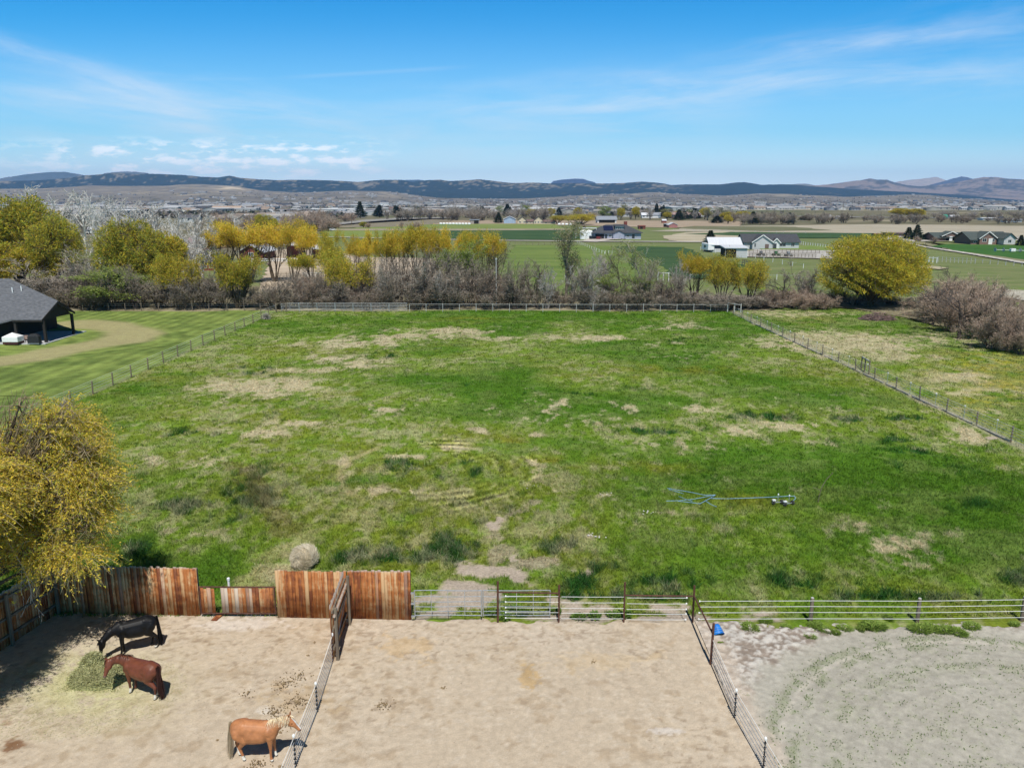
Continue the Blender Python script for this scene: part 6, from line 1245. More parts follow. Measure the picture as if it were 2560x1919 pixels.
# ---- the dark roofed house on the left
t=thing('house','black timber house with grey shingle roof and open porch at the left edge','house',(-59.5,102.3,0))
E0=3.05; s_=.56
def rp(px,py):   # point of the front roof plane seen at photo column/row
    u,dy,dz=ray(px,py); k=(CH-E0+s_*102.3)/(s_*dy-dz); return Vector((u*k+59.5,dy*k-102.3,CH+dz*k))
f0=rp(*((105.4)/PK,798.5/PK)); pk=rp(145.5/PK,752/PK); hp=rp(22.9/PK,696/PK); fl_=rp(29.8/PK,798.5/PK); fl2=rp(-60/PK,822/PK)
bk=Vector((pk.x+.1,2*pk.y-f0.y,f0.z)); hl_=Vector((-40,hp.y,hp.z)); 
top=MB(); top.slab([tuple(q) for q in (f0,pk,hp,hl_,Vector((-40,fl2.y,fl2.z)),fl2,fl_)][::-1],.16); top.build('roof',M_SHING,t)
bkl=Vector((-40,2*hp.y-f0.y,f0.z)); bm_=Vector((hp.x,2*hp.y-f0.y+0,f0.z)); top=MB(); top.slab([tuple(pk),tuple(bk),tuple(bm_),tuple(hp)],.16); top.slab([tuple(hp),tuple(bm_),tuple(bkl),tuple(hl_)],.16); top.build('rear_roof',M_SHING,t)
e=MB(); e.poly([tuple(f0+Vector((-.35,.25,-.18))),tuple(bk+Vector((-.35,-.25,-.18))),tuple(pk+Vector((-.35,0,-.18)))],[(0,1,2)]); e.poly([tuple(f0+Vector((-.45,.25,-.18))),tuple(bk+Vector((-.45,-.25,-.18))),tuple(pk+Vector((-.45,0,-.18)))],[(2,1,0)]); e.build('gable_face',M_BLACKW,t)
e=MB(); e.bar(tuple(f0-Vector((0,0,.12))),tuple(pk-Vector((0,0,.12))),.08,.26); e.bar(tuple(pk-Vector((0,0,.12))),tuple(bk-Vector((0,0,.12))),.08,.26); e.bar((f0.x,f0.y,f0.z-.2),(fl_.x,fl_.y,fl_.z-.2),.1,.2); e.build('fascia',M_BLACKW,t)
MB().box(-40,-6.5,2.6,14,0,2.95).build('wall',M_BLACKW,t)
MB().box(-40,-.15,-.45,9.8,.0,.14).build('patio',M_CONC,t)
for (x,y) in ((-.55,.5),(-4.2,.45),(-8.5,.4),(-.45,7.0),(-4.5,7.2)): MB().box(-.15,.15,-.15,.15,.14,2.95).build('post',M_BLACKW,t,(x,y,0))
for (px,py) in ((137,204),(235,188)):
    q=rp(px/4.364/PK,(680+(py+16)/4.364)/PK); MB().tube((q.x,q.y,q.z-.2),(q.x,q.y,q.z+.65),.07,n=8).build('vent_pipe',M_WHITE,t)
for x in (-10,-13.5): window(t,x,2.6,1.0,1.2,1.2)
def xy(px,py): return G(px/4.364/PK,(680+py/4.364)/PK,.14)
x,y=xy(150,780); t=thing('covered_table','white fabric cover pulled over patio furniture at the edge of the slab','cover',(x,y,.142))
e=MB(); e.poly([(-1,-.75,.3),(1,-.75,.3),(1,.75,.3),(-1,.75,.3),(-1,-.75,.95),(1,-.75,.95),(1,.75,.95),(-1,.75,.95),(0,0,1.45)],[(0,1,5,4),(1,2,6,5),(2,3,7,6),(3,0,4,7),(4,5,8),(5,6,8),(6,7,8),(7,4,8),(0,3,2,1)]); e.build('cover',M_WHITE,t,bev=.04); MB().box(-.95,.95,-.7,.7,0,.3).build('base',pm('dark_red_base',(.08,.03,.03),None,4,.8),t)
x,y=xy(290,755); t=thing('patio_table','light topped patio table between the white cover and the black grill','table',(x,y+.6,.142)); MB().box(-.8,.8,-.5,.5,.70,.76).build('tabletop',pm('table_stone',(.5,.46,.42),None,4,.7),t)
for a_ in (-.7,.7):
    for c_ in (-.4,.4): MB().box(a_-.03,a_+.03,c_-.03,c_+.03,0,.70).build('leg',M_BLACKW,t)
x,y=xy(300,765); t=thing('patio_chair','reddish patio chair drawn up to the patio table','chair',(x+.1,y,.142)); MB().box(-.25,.25,-.25,.25,.40,.46).build('seat',pm('red_brown_seat',(.38,.26,.22),None,4,.8),t); MB().box(-.25,.25,-.27,-.22,.46,.95).build('backrest',bpy.data.materials['red_brown_seat'],t)
for a_ in (-.22,.22):
    for c_ in (-.22,.22): MB().box(a_-.02,a_+.02,c_-.02,c_+.02,0,.40).build('leg',M_BLACKW,t)
x,y=xy(382,782); t=thing('covered_grill','black covered grill at the front corner of the patio','grill',(x,y,.142)); e=MB(); e.poly([(-.75,-.35,0),(.75,-.35,0),(.75,.35,0),(-.75,.35,0),(-.7,-.32,1.0),(.7,-.32,1.0),(.7,.32,1.0),(-.7,.32,1.0),(-.35,-.2,1.3),(.35,-.2,1.3),(.35,.2,1.3),(-.35,.2,1.3)],[(0,3,2,1),(0,1,5,4),(1,2,6,5),(2,3,7,6),(3,0,4,7),(4,5,9,8),(5,6,10,9),(6,7,11,10),(7,4,8,11),(8,9,10,11)]); e.build('cover',M_BLACKST,t,bev=.03); MB().box(-.75,.75,-.4,-.36,.05,.12).build('strap',M_STEEL,t)
# ---- red house among the trees
x,y=at(543,563); y0=y; k=mp(y)
t=thing('red_house','red boarded house with white roof edge and white window seen through the yellow trees','house',(x,y,0)); W_=50*k
e=gable_walls(13,W_,2.7,2.0); o=e.build('wall',M_REDW,t); o.rotation_euler=(0,0,R(90)); o.location=(0,6.5,0)
o=gable_roof(13,W_,2.7,2.0,.7).build('roof',M_WHROOF,t); o.rotation_euler=(0,0,R(90)); o.location=(0,6.5,0); window(t,0,0,1.3,1.3,1.1); 
x,y=at(437,585); t=thing('red_house','long red boarded house with dark roof and white windows low behind the pale cottonwoods','house',(x,y,0)); 
gable_walls(10,7,2.6,1.6).build('wall',M_REDW,t,(0,3.5,0)); gable_roof(10,7,2.6,1.6).build('roof',M_DKROOF,t,(0,3.5,0)); window(t,2.6,0,.8,1.2,1.3); window(t,.6,0,.8,1.2,1.3); window(t,-2.4,0,.8,1.4,1.1)
MB().box(5.02,8.5,0.5,.6,0,2.2).build('boarded_side',M_REDW,t); 
for i,(px,py,w,lab) in enumerate(((690/1,0,0,''),)): pass
for (cx,by,w,dep,lab) in ((695,0,0,0,''),):
    pass
for (px,py,wp,lab) in ((700-3,568,0,''),):
    pass
for (x0,x1,tp,bs,lab) in ((611,648,523,545,'left open sided shed with bright white roof behind the yellow trees'),(683-15,683+10,531,548,'right open sided shed with bright white roof behind the yellow trees')):
    pm_=(x0+x1)/2; x,y=at(pm_,bs+14); w=(x1-x0)*mp(y); h=zAt(pm_,tp+5,y); t=thing('open_shed',lab,'shed',(x,y,0),group='white roofed open sheds')
    e=MB(); e.slab([(-w/2,0,h),(w/2,0,h-.3),(w/2,5,h+.7),(-w/2,5,h+1.0)],.15); e.build('roof',M_WHROOF,t)
    for a_ in (-w/2+.2,w/2-.2): 
        for c_ in (.2,4.7): MB().box(a_-.1,a_+.1,c_-.1,c_+.1,0,h-.25+c_*.12).build('post',M_PIPEW,t)
    MB().box(-w/2+.3,w/2-.3,4.6,4.65,0,h-.2).build('back_wall',M_REDW,t)
def rail_fence(label,P0,P1,n,h,rails,mat,pr=.07,rr=.05,name='rail_fence',cat='fence',world=False,box=True,group=None):
    a_=P0 if world else G(*P0); c_=P1 if world else G(*P1); t=thing(name,label,cat,(a_[0],a_[1],0),group=group); dx,dy=c_[0]-a_[0],c_[1]-a_[1]; me=MB().box(-pr,pr,-pr,pr,0,h).mesh('post'); me.materials.append(mat)
    for k in range(n): link('post',me,(dx*k/(n-1),dy*k/(n-1),0),0,t)
    for z in rails: MB().bar((0,-pr-.01,z),(dx,dy-pr-.01,z),.03,rr*2).build('rail',mat,t)
    return t
rail_fence('white rail fence in front of the white roofed sheds',(535,567),(675,566),16,1.3,(.5,1.0),M_TRIM,.08,.1)
rail_fence('white rail fence section at the left side of the riding ground',(655,601),(705,600),6,1.3,(.4,.8,1.2),M_TRIM,.07,.06)
rail_fence('dark pipe fence across the near side of the riding ground',(600,600),(1040,602),24,1.4,(.5,.9,1.3),M_PIPEW,.05,.04)
rail_fence('lower dark pipe fence nearest the thicket',(640,622),(1030,624),22,1.4,(.5,.9,1.3),M_PIPEW,.05,.04)
rail_fence('thin fence along the far side of the riding ground',(770,557),(1010,557),20,1.3,(.6,1.2),M_PIPEW,.05,.035)
for k,(q0,q1,lab) in enumerate((((1030,527),(1030,527),''),)): pass
# ---- white roofed barn, grey ranch house and their yard
x0,x1=1541,1604; Yb=at(1570,545)[1]; k=mp(Yb); L=(x1-x0)*k; 
X=pxX(1567,Yb,2); t=thing('barn','navy barn with broad white metal roof left of the grey ranch house','barn',(X,Yb,0),R(-3)); hb=zAt(1570,528,Yb)
gable_walls(L,9,hb,2.1).build('wall',M_NAVY,t,(0,4.5,0)); gable_roof(L,9,hb,2.1,.7).build('roof',M_WHROOF,t,(0,4.5,0)); MB().box(-L/2+.1,L/2-.1,-.06,-.004,0,1.3).build('wainscot',M_LGREY,t); opening(t,2,-.07,0,1,2.1,M_TRIM)
Yb=at(1590,557)[1]; X=pxX(1590,Yb,1); w=(1613-1567)*mp(Yb); t=thing('shed','low flat white roofed shed with black side in front of the navy barn','shed',(X,Yb,0),R(-4))
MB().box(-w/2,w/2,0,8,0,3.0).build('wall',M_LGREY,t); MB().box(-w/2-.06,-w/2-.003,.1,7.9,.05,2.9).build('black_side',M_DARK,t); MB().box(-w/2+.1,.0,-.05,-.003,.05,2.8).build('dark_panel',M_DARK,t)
e=MB(); e.slab([(-w/2-.4,-.5,3.25),(w/2+.4,-.5,3.25),(w/2+.4,8.4,3.65),(-w/2-.4,8.4,3.65)],.2); e.build('roof',M_WHROOF,t); MB().box(w/2-.1,w/2+.02,-.08,-.003,0,3).build('corner_trim',M_TRIM,t)
Yb=at(1670,539)[1]; k=mp(Yb); X=pxX(1670,Yb,2); L=(1727-1611)*k; t=thing('ranch_house','light grey ranch house with dark roof, wide garage gable and small entrance gable','house',(X,Yb,0),R(-2)); hb=2.7
gable_walls(L,11,hb,2.6).build('wall',M_LGREY,t,(0,7.5,0)); gable_roof(L,11,hb,2.6,.6).build('roof',M_DKROOF,t,(0,7.5,0)); MB().box(-L/2-.05,-L/2-.003,3,12,.1,2.6).build('end_wall',M_NAVY,t)
gx=lambda z: (z/4.482+1680)/PK
def lx(z): return pxX(gx(z),Yb,2)-X
cross_gable(t,(lx(905)+lx(1125))/2,0,lx(1125)-lx(905),2.8,2.5,7.5,M_LGREY,M_DKROOF); window(t,lx(935),0,.9,.7,1.4); opening(t,lx(1065),0,0,1.4,2.0,M_BRROOF,'shrub_niche')
cross_gable(t,(lx(1137)+lx(1213))/2,.9,lx(1213)-lx(1137),2.7,1.3,6.5,M_WHW,M_DKROOF); opening(t,lx(1160),.9,0,1.3,2.2,M_GLASS); window(t,lx(1258),2,1.1,2.2,1.2); window(t,lx(1370),2,1.1,1.2,1.2)
MB().box(lx(1130),lx(1320),-1.5,1.9,0,.15).build('patio',M_CONC,t)
rb=at(gx(400),544); X,Y=rb; t=thing('camper_trailer','white camper trailer with dark markings parked left of the navy barn','trailer',(X,Y,0),R(-80)); MB().box(-3,3,-1.2,1.2,.7,3.1).build('body',M_WHITE,t,bev=.15); MB().box(-.7,.9,-1.23,-1.203,1.6,2.4).build('window',M_GLASS,t); MB().box(-3.02,-3.003,-.7,.7,1.6,2.5).build('rear_window',M_GLASS,t); MB().box(2.2,3.6,-.5,.5,.5,.7).build('drawbar',M_BLACKST,t)
for yy_ in (-1.15,1.15):
    for xx in (-.5,.4): o=MB().lathe([(.34,-.12),(.34,.12)],n=14).build('wheel',M_TYRE,t,(xx,yy_,.34)); o.rotation_euler=(R(90),0,0)
rail_fence('brown rail pen fence in front of the grey ranch house yard',(1618,557),(1762,559),20,1.5,(.4,.8,1.2,1.5),M_PIPEW,.06,.05)
rail_fence('rear brown rail pen fence of the grey ranch house yard',(1618,548),(1770,549),18,1.5,(.5,1.0,1.5),M_PIPEW,.06,.05)
rail_fence('short dark rail corral in the green field below the grey ranch house',(1604-1,571),(1633,577),7,1.5,(.5,1.0,1.4),M_PIPEW,.09,.06)
rail_fence('white post fence behind the right end of the grey ranch house',(1730,529),(1800,538),14,1.4,(1.2,),M_TRIM,.08,.04); rail_fence('white rail fence beside the camper trailer',(1513,541),(1545,546),6,1.4,(.6,1.1),M_TRIM,.07,.05)
for k_,(px,py,cl,lab) in enumerate(((1641,556,(.05,.14,.06),'small green implement in the pen by the ranch house'),(1668,557,(.25,.26,.27),'grey implement right of the green one in the pen'),(1609,556,(.14,.14,.15),'dark implement by the low white shed'))):
    x,y=at(px+ (1680/PK-1641 if 0 else 35),py-1); t=thing('farm_implement',lab,'implement',(x,y,0),group='farm implements in the yard'); m_=pm('implement_%d'%k_,cl,None,3,.6)
    MB().box(-1.1,1.1,-.4,.4,.7,1.1).build('frame',m_,t); MB().box(-.5,.3,-.5,.5,1.1,1.9).build('body',m_,t,bev=.06); MB().tube((1.1,0,.9),(2.2,0,.6),.06).build('drawbar',m_,t)
    for xx,rr_ in ((-.8,.55),(.9,.38)):
        for yy_ in (-.6,.6): o=MB().lathe([(rr_*.9,-.12),(rr_,-.06),(rr_,.06),(rr_*.9,.12)],n=14).build('wheel',M_TYRE,t,(xx,yy_,rr_)); o.rotation_euler=(R(90),0,0)
# post rows on the green fields
def postrow(label,P0,P1,n,h=1.3,mat=None,r_=.06,wire=True): return rail_fence(label,P0,P1,n,h,(1.1,) if wire else (),mat or M_TRIM,r_,.012,'post_fence')
postrow('diagonal white post fence running from the dark hip roofed house',(1247,526),(1306,551),13); postrow('short white cross fence at the end of the diagonal post row',(1300,549),(1322,549),4)
postrow('row of white posts in the field below the low white shed',(1614,556),(1735,580),7); postrow('near row of white posts between the orange willows and the huge willow',(1490,603),(1725,605),6); postrow('thin post fence along the gravel drive',(1100,530),(1240,531),12,1.3,M_PIPEW,.06)
rail_fence('white gate frame standing left of the orange willows',(1421,607),(1444,608),3,2.1,(1.9,),M_TRIM,.08,.08); rail_fence('white jump frame in the field right of the huge willow',(2006,567),(2023,568),3,1.7,(1.5,),M_TRIM,.1,.08)
rail_fence('thin round pen fence behind the white jump frame',(2026,566),(2106,570),10,1.6,(.8,1.5),M_GREYPOST,.06,.03); rail_fence('pale post fence along the gravel track at right',(2106,568),(2225,577),8,1.2,(1.0,),M_GREYPOST,.07,.03)
rail_fence('long thin post fence across the grey stubble fields',(1455,500),(1740,505),20,1.3,(1.1,),M_GREYPOST,.06,.03)
t=thing('wheel_line','long white wheel line sprinkler lying across the dark green crop at right','sprinkler',(*at(2149,545),0)); x2,y2=at(2240,548); x1,y1=at(2149,545); MB().tube((0,0,.9),(x2-x1,y2-y1,.9),.09).build('pipe',M_TRIM,t); 
for k_ in range(6): o=MB().lathe([(.8,-.04),(.85,0),(.8,.04)],n=16).build('wheel',M_STEEL,t,((x2-x1)*k_/5,(y2-y1)*k_/5,.85)); o.rotation_euler=(R(90),0,R(90))
MB().box(-.8,.8,-.6,.6,.5,1.5).build('mover',M_WHITE,t,((x2-x1)*.42,(y2-y1)*.42,0),bev=.05)
# ---- dark hip roofed house with solar panel
Yb=at(1333,517)[1]; k=mp(Yb); X=pxX(1333,Yb,2); L=(1384-1282)*k; hz4=lambda z: pxX((z/4.481+1260)/PK,Yb,3)-X
t=thing('hip_house','dark hip roofed house with solar panel, dormer and lilac grey walls','house',(X,Yb,0),R(0)); Wd=13; hw=2.9
MB().box(-L/2,L/2,0,Wd,0,hw).build('wall',M_BLUHW,t); hip_roof(L,Wd,hw,3.6,.9).build('roof',M_DKROOF,t,(0,Wd/2,0))
sl=3.6/(Wd/2+.9)
def onroof(x0,x1,d0,d1,th,name,mat):
    e=MB(); z=lambda d:hw+.15+sl*(d+.9)+.06+th; e.slab([(x0,d0,z(d0)),(x1,d0,z(d0)),(x1,d1,z(d1)),(x0,d1,z(d1))],th); return e.build(name,mat,t)
onroof(hz4(1120),hz4(1228),1.0,5.2,.08,'solar_panel',M_SOLAR)
xa,xb=hz4(1255),hz4(1350); MB().box(xa,xb,2.2,6.0,hw+1.2,hw+3.1).build('dormer',M_TRIM,t); e=MB(); e.slab([(xa-.5,1.5,hw+3.2),(xb+.5,1.5,hw+3.2),(xb+.5,6.5,hw+3.9),(xa-.5,6.5,hw+3.9)],.2); e.build('dormer_roof',M_DKROOF,t)
for i in range(4): window(t,xa+(xb-xa)*(i+.5)/4,2.197,hw+1.75,(xb-xa)/5.4,.9)
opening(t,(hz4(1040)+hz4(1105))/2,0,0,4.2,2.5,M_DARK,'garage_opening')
for z,w in ((1145,1.0),(1265,1.0),(1310,1.2),(1450,1.2)): opening(t,hz4(z),0,.1,w,2.2,M_GLASS,'glass_door')
for z in (1190,1390,1290): window(t,hz4(z),0,1.2,1.2,.9)
MB().box(-L/2,L/2,-.08,-.003,0,.35).build('plinth',M_CONC,t); cross_gable(t,hz4(1285),-1.0,5.2,2.8,1.2,3.0,M_BLUHW,M_DKROOF,False)
MB().box(hz4(1365),hz4(1400),6.8,8.4,hw+2.6,hw+5.2).build('chimney',M_REDW,t)
def vehicle(label,x,y,rz,col,kind='car',group=None):
    t=thing('parked_'+('pickup' if kind=='pickup' else 'car'),label,kind if kind=='pickup' else 'car',(x,y,0),rz,group); m_=pm('paint_'+label[:12].replace(' ','_'),col,tuple(c*.9 for c in col),2,.3,spec=.5)
    prof_={'car':[(-2.1,.35),(2.1,.35),(2.15,.75),(1.2,.95),(.55,1.45),(-1.4,1.5),(-2.0,1.0),(-2.15,.7)],'jeep':[(-2.0,.45),(2.1,.45),(2.1,1.0),(.9,1.1),(.6,1.8),(-2.0,1.8),(-2.1,1.1)],'pickup':[(-2.8,.45),(2.8,.45),(2.85,1.0),(1.5,1.15),(.9,1.8),(-.6,1.8),(-.8,1.15),(-2.8,1.1)]}[kind]
    e=MB(); n=len(prof_); e.poly([(a_,-.9,c_) for a_,c_ in prof_]+[(a_,.9,c_) for a_,c_ in prof_],[tuple(range(n)),tuple(range(2*n-1,n-1,-1))]+[(i,n+i,n+(i+1)%n,(i+1)%n) for i in range(n)]); e.build('body',m_,t,bev=.05)
    for s in (-1,1): MB().box(-1.2 if kind!='pickup' else -.4,.5,s*.905 if s>0 else -.92,.92 if s>0 else -.905,1.05,1.42 if kind=='car' else 1.68).build('side_window',M_GLASS,t)
    wx=1.75 if kind=='pickup' else 1.3
    for a_ in (-wx,wx):
        for s in (-.85,.85): o=MB().lathe([(.30,-.12),(.36,-.1),(.36,.1),(.30,.12)],n=16).build('wheel',M_TYRE,t,(a_,s,.36)); o.rotation_euler=(R(90),0,0); MB().lathe([(.2,-.125),(.2,.125)],n=10).build('rim',M_STEEL,o)
    for s in (-.6,.6): MB().box(-.02,.02,-.14,.14,-.08,.08).build('headlight',M_WHITE,t,((2.86 if kind=='pickup' else 2.13),s,.82))
    return t
vehicle('black off-road car parked at the left end of the dark hip roofed house',X+hz4(998),Yb-3.0,R(35),(.02,.02,.025),'jeep'); vehicle('dark red car parked at the garage of the dark hip roofed house',X+hz4(1058),Yb-3.6,R(70),(.13,.02,.02),'car')
for k_,z in enumerate((893,955)):
    t=thing('storage_tank','white upright storage tank, %s of two, beside the dark hip roofed house'%('left','right')[k_],'tank',(X+hz4(z),Yb+1,0),group='white storage tanks'); MB().lathe([(1.7,0),(1.7,3.6),(1.2,4.1),(.3,4.3)],n=20).build('shell',M_WHITE,t,smooth=False); MB().lathe([(.3,4.3),(.3,4.45)],n=10).build('lid',M_GREYPOST,t)
t=thing('carport','low flat roofed white carport over the storage tanks','carport',(X+hz4(925),Yb+4,0)); MB().box(-5,5,-1.5,1.5,5.0,5.25).build('roof',M_WHROOF,t)
for a_ in (-4.8,4.8): MB().box(a_-.1,a_+.1,-1.4,-1.2,0,5.0).build('post',M_TRIM,t)
# ---- small and far buildings, one builder
def shed(label,px,base,w,top,wall,roof,name='shed',cat='shed',rot=0,dep=None,front=None,rise=None,gab='x',wins=0,group=None,hip=False):
    X,Y=at(px,base); k=mp(Y); Wm=w*k; H=zAt(px,top,Y); rise=H*.38 if rise is None else rise*H; hw=H-rise-.2; dep=dep or max(5,min(Wm*.6,14)); t=thing(name,label,cat,(X,Y,0),R(rot),group)
    if gab=='x':
        gable_walls(Wm,dep,hw,rise).build('wall',wall,t,(0,dep/2,0)); (hip_roof if hip else gable_roof)(Wm,dep,hw,rise,min(.8,Wm*.06)).build('roof',roof,t,(0,dep/2,0))
    else:
        o=gable_walls(dep,Wm,hw,rise).build('wall',wall,t,(0,dep/2,0)); o.rotation_euler=(0,0,R(90)); o=gable_roof(dep,Wm,hw,rise,min(.8,Wm*.06)).build('roof',roof,t,(0,dep/2,0)); o.rotation_euler=(0,0,R(90))
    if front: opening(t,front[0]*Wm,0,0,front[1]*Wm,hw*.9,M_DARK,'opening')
    for i in range(wins):
        xw=-Wm/2+Wm*(i+.5)/wins
        if front and abs(xw-front[0]*Wm)<front[1]*Wm/2+.7: continue
        window(t,xw,0,hw*.35,min(1.6,Wm/wins*.5),hw*.35)
    return t
shed('long grey metal shed with white lower eave in the red earth yard',1311,482,40,467,M_WHW,M_GRROOF,'barn','barn',dep=14,front=(.0,.85),rise=.45)
shed('grey blue metal shed left of the cream houses',1101,483,25,467,M_BLUEG,M_WHROOF,gab='y',dep=12)
shed('cream house with dark gable roof left of the glass gable house',1128,483.5,19,468,M_CREAM,M_DKROOF,'house','house',gab='y',wins=2,rise=.5); shed('cream link house with brown roof between two gables',1146,483.5,20,474,M_CREAM,M_BRROOF,'house','house',wins=3)
t=shed('cream house with tall dark glass gable',1163,484,19,467.5,M_CREAM,M_DKROOF,'house','house',gab='y',rise=.5,wins=3); shed('low brown roofed wing right of the glass gable house',1186,484,26,475,M_CREAM,M_BRROOF,'house','house',wins=2)
shed('grey open fronted animal shelter with black opening by the far meadow',1025,484,19,474,pm('grey_boards',(.36,.32,.28),(.28,.25,.22),1.5,.9),M_GRROOF,front=(.2,.5),rise=.08,dep=6)
shed('small red shed beyond the dark hip roofed house',1387,495,14,487,M_REDW,M_REDW,rise=.15,dep=5,front=(-.1,.4)); shed('small red shed with white roof in the far yard',1345+90,0+482,9,473.5,M_REDW,M_WHROOF,rise=.3,dep=4)
shed('faded red barn with white roof at the edge of the grey field',1454,492,18,481,M_PINKW,M_WHROOF,gab='y',rise=.4,dep=8); shed('black open shelter beside the faded red barn',1437+3,491,9,483,M_DARK,M_GRROOF,rise=.1,dep=4,front=(0,.8))
shed('white walled house with pale roof in the trees above the dark hip roofed house',1398,471,22,459.5,M_WHW,M_WHROOF,'house','house',wins=3); shed('grey roofed white house beside the pale roofed one',1418,471,18,459,M_WHW,M_GRROOF,'house','house')
shed('long brown brick house with pinkish roof, left of two beyond the fields',1468,471,36,458,M_BRICK,pm('pink_brown_roof',(.36,.25,.24),(.28,.19,.18),1,.9),'house','house',dep=12,wins=5); shed('brown brick house with pinkish gable roof, right of two beyond the fields',1501,471,26,460,M_BRICK,bpy.data.materials['pink_brown_roof'],'house','house',dep=12,wins=3)
shed('small white house low in the thicket of the far right middle',1846-30,473,16,466,M_WHW,M_WHROOF,'house','house'); shed('little white hut beside small orange tree beyond the grey field',1790,470,10,464,M_WHW,M_WHROOF,'hut','hut')
shed('green tarped shed far right beyond the fields',2043,471,8,463.5,pm('teal_tarp',(.03,.33,.22),(.02,.26,.18),2,.6),bpy.data.materials['teal_tarp']); shed('white low building beside the green tarped shed',2063,471,18,464.5,M_WHW,M_WHROOF,'building','building'); shed('long pale low building at the far right',2140,475.5,34,470,M_WHW,M_WHROOF,'building','building',rise=.2); shed('dark barn at the far right edge',2165,479,12,467.5,M_NAVY,M_DKROOF,'barn','barn',gab='y'); shed('white pickup shelter at the far right edge',2190,480,34,471.5,M_WHW,M_GRROOF,'building','building')
# brick houses on the right
X1=2059; t=shed('brown brick garage with open dark bays and green grey roof at right',2059,521.5,72,503,M_BRICK,M_GNROOF,'garage','garage',rise=.5,dep=13,gab='x'); Y1=at(X1,521.5)[1]
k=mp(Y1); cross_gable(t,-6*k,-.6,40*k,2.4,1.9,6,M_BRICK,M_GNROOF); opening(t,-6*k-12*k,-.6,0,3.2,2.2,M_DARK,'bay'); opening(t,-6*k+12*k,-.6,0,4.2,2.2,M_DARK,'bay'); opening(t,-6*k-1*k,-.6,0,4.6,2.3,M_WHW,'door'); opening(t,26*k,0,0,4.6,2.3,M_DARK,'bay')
t=shed('brown brick house with green grey roof and gabled porch at the right edge',2138,528,82,501.5,M_BRICK,M_GNROOF,'house','house',rise=.55,dep=13,wins=4); k=mp(at(2138,528)[1]); cross_gable(t,-8*k,-1.2,36*k,2.6,2.6,7,M_BRICK,M_GNROOF); window(t,-16*k,-1.2,1.2,1.6,1.3); opening(t,-3*k,-1.2,.1,1.6,2.4,M_TRIM); window(t,2*k,-1.2,1.2,1.4,1.3)
x_,y_=at(2180,529.5); t=thing('garage_wing','grey sided gabled wing with green grey roof, right end of the brick house','garage',(x_,y_,0)); gable_walls(10,24*k,2.8,1.9).build('wall',M_LGREY,t,(0,5,0),R(90)); gable_roof(10,24*k,2.8,1.9,.6).build('roof',M_GNROOF,t,(0,5,0),R(90)); window(t,0,0,1,1.3,1.2)
x_,y_=at(2085,525); vehicle('white pickup truck parked between the brick garage and the brick house',x_,y_,R(-5),(.8,.8,.8),'pickup'); x_,y_=at(719,498.5); vehicle('pale car on the side road left of the green meadow',x_,y_,R(20),(.7,.7,.7),'car')
x_,y_=at(1253,483); vehicle('blue car standing near the long grey shed',x_,y_,R(10),(.05,.08,.2),'car',group=None)
shed('long low brown feed shed beyond the huge willow, left of the spruces',1937,511.5,38,502.5,M_BRROOF,M_BRROOF,rise=.12,dep=6); shed('orange brown stack of boards beside the long low feed shed',1900,509,22,504.5,pm('orange_boards',(.30,.14,.08),(.22,.1,.06),2,.9),bpy.data.materials['orange_boards'],name='board_stack',cat='boards',rise=.1,dep=3)
# wrapped bale rows
for (x0,x1,py,lab) in ((949,1017,485.5,'longer'),(1204,1236,486.5,'shorter')):
    a_=at(x0,py);c_=at(x1,py+.6); t=thing('wrapped_bale_row','%s white plastic wrapped bale row at the edge of the far meadow'%lab,'bales',(a_[0],a_[1],0),group='wrapped bale rows'); L=c_[0]-a_[0]; n=int(L/2.2); me=MB().lathe([(.3,-1.05),(.75,-.9),(.8,0),(.75,.9),(.3,1.05)],n=12).mesh('wrapped_bale',True); me.materials.append(M_WHITE)
    for i in range(min(n,90)): o=link('bale',me,(L*(i+.5)/n,(c_[1]-a_[1])*(i+.5)/n,.8),0,t); o.rotation_euler=(0,R(90),0)
# poles
def pole(label,px,base,top,arm=True,r_=.16,name='power_pole'):
    X,Y=at(px,base); h=zAt(px,top,Y); t=thing(name,label,'pole',(X,Y,0),group='power poles of the valley'); r_=max(r_,Y*.0004); MB().tube((0,0,0),(0,0,h),r_,r_*.7).build('shaft',M_PIPEW,t)
    if arm: MB().box(-1.3,1.3,-.1,.1,h-.9,h-.7).build('crossarm',M_PIPEW,t)
for px,base,top,lab in ((1820,464,440,'tall dark power pole beyond the grey fields'),(896,472,445,'power pole above the rising road, left'),(737,489,466,'power pole beside the side road junction'),(760,485,462,'second power pole beside the side road'),(1960,470,452,'thin power pole by the far right willows'),(974,479,462,'thin pole left of the far animal shelter'),(1330,477,462,'thin pole right of the long grey shed'),(660,505,468,'tall pole right of the pale cottonwoods'),(1000,470,452,'thin pole in the far bare trees')): pole(lab,px,base,top)
t=thing('light_mast','thin white pole standing in the thicket in front of the riding ground','pole',(pxX(1073,137.5,3),137.5,0)); MB().tube((0,0,0),(0,0,8.2),.09,.07).build('shaft',M_GREYPOST,t); MB().lathe([(.14,0),(.14,.3)],n=8).build('cap',M_GREYPOST,t,(0,0,8.2))
for o in list(S.objects):
    if o.get('label','').startswith('thin white pole standing'): o.location.x=pxX(1073-1,137.5,3)
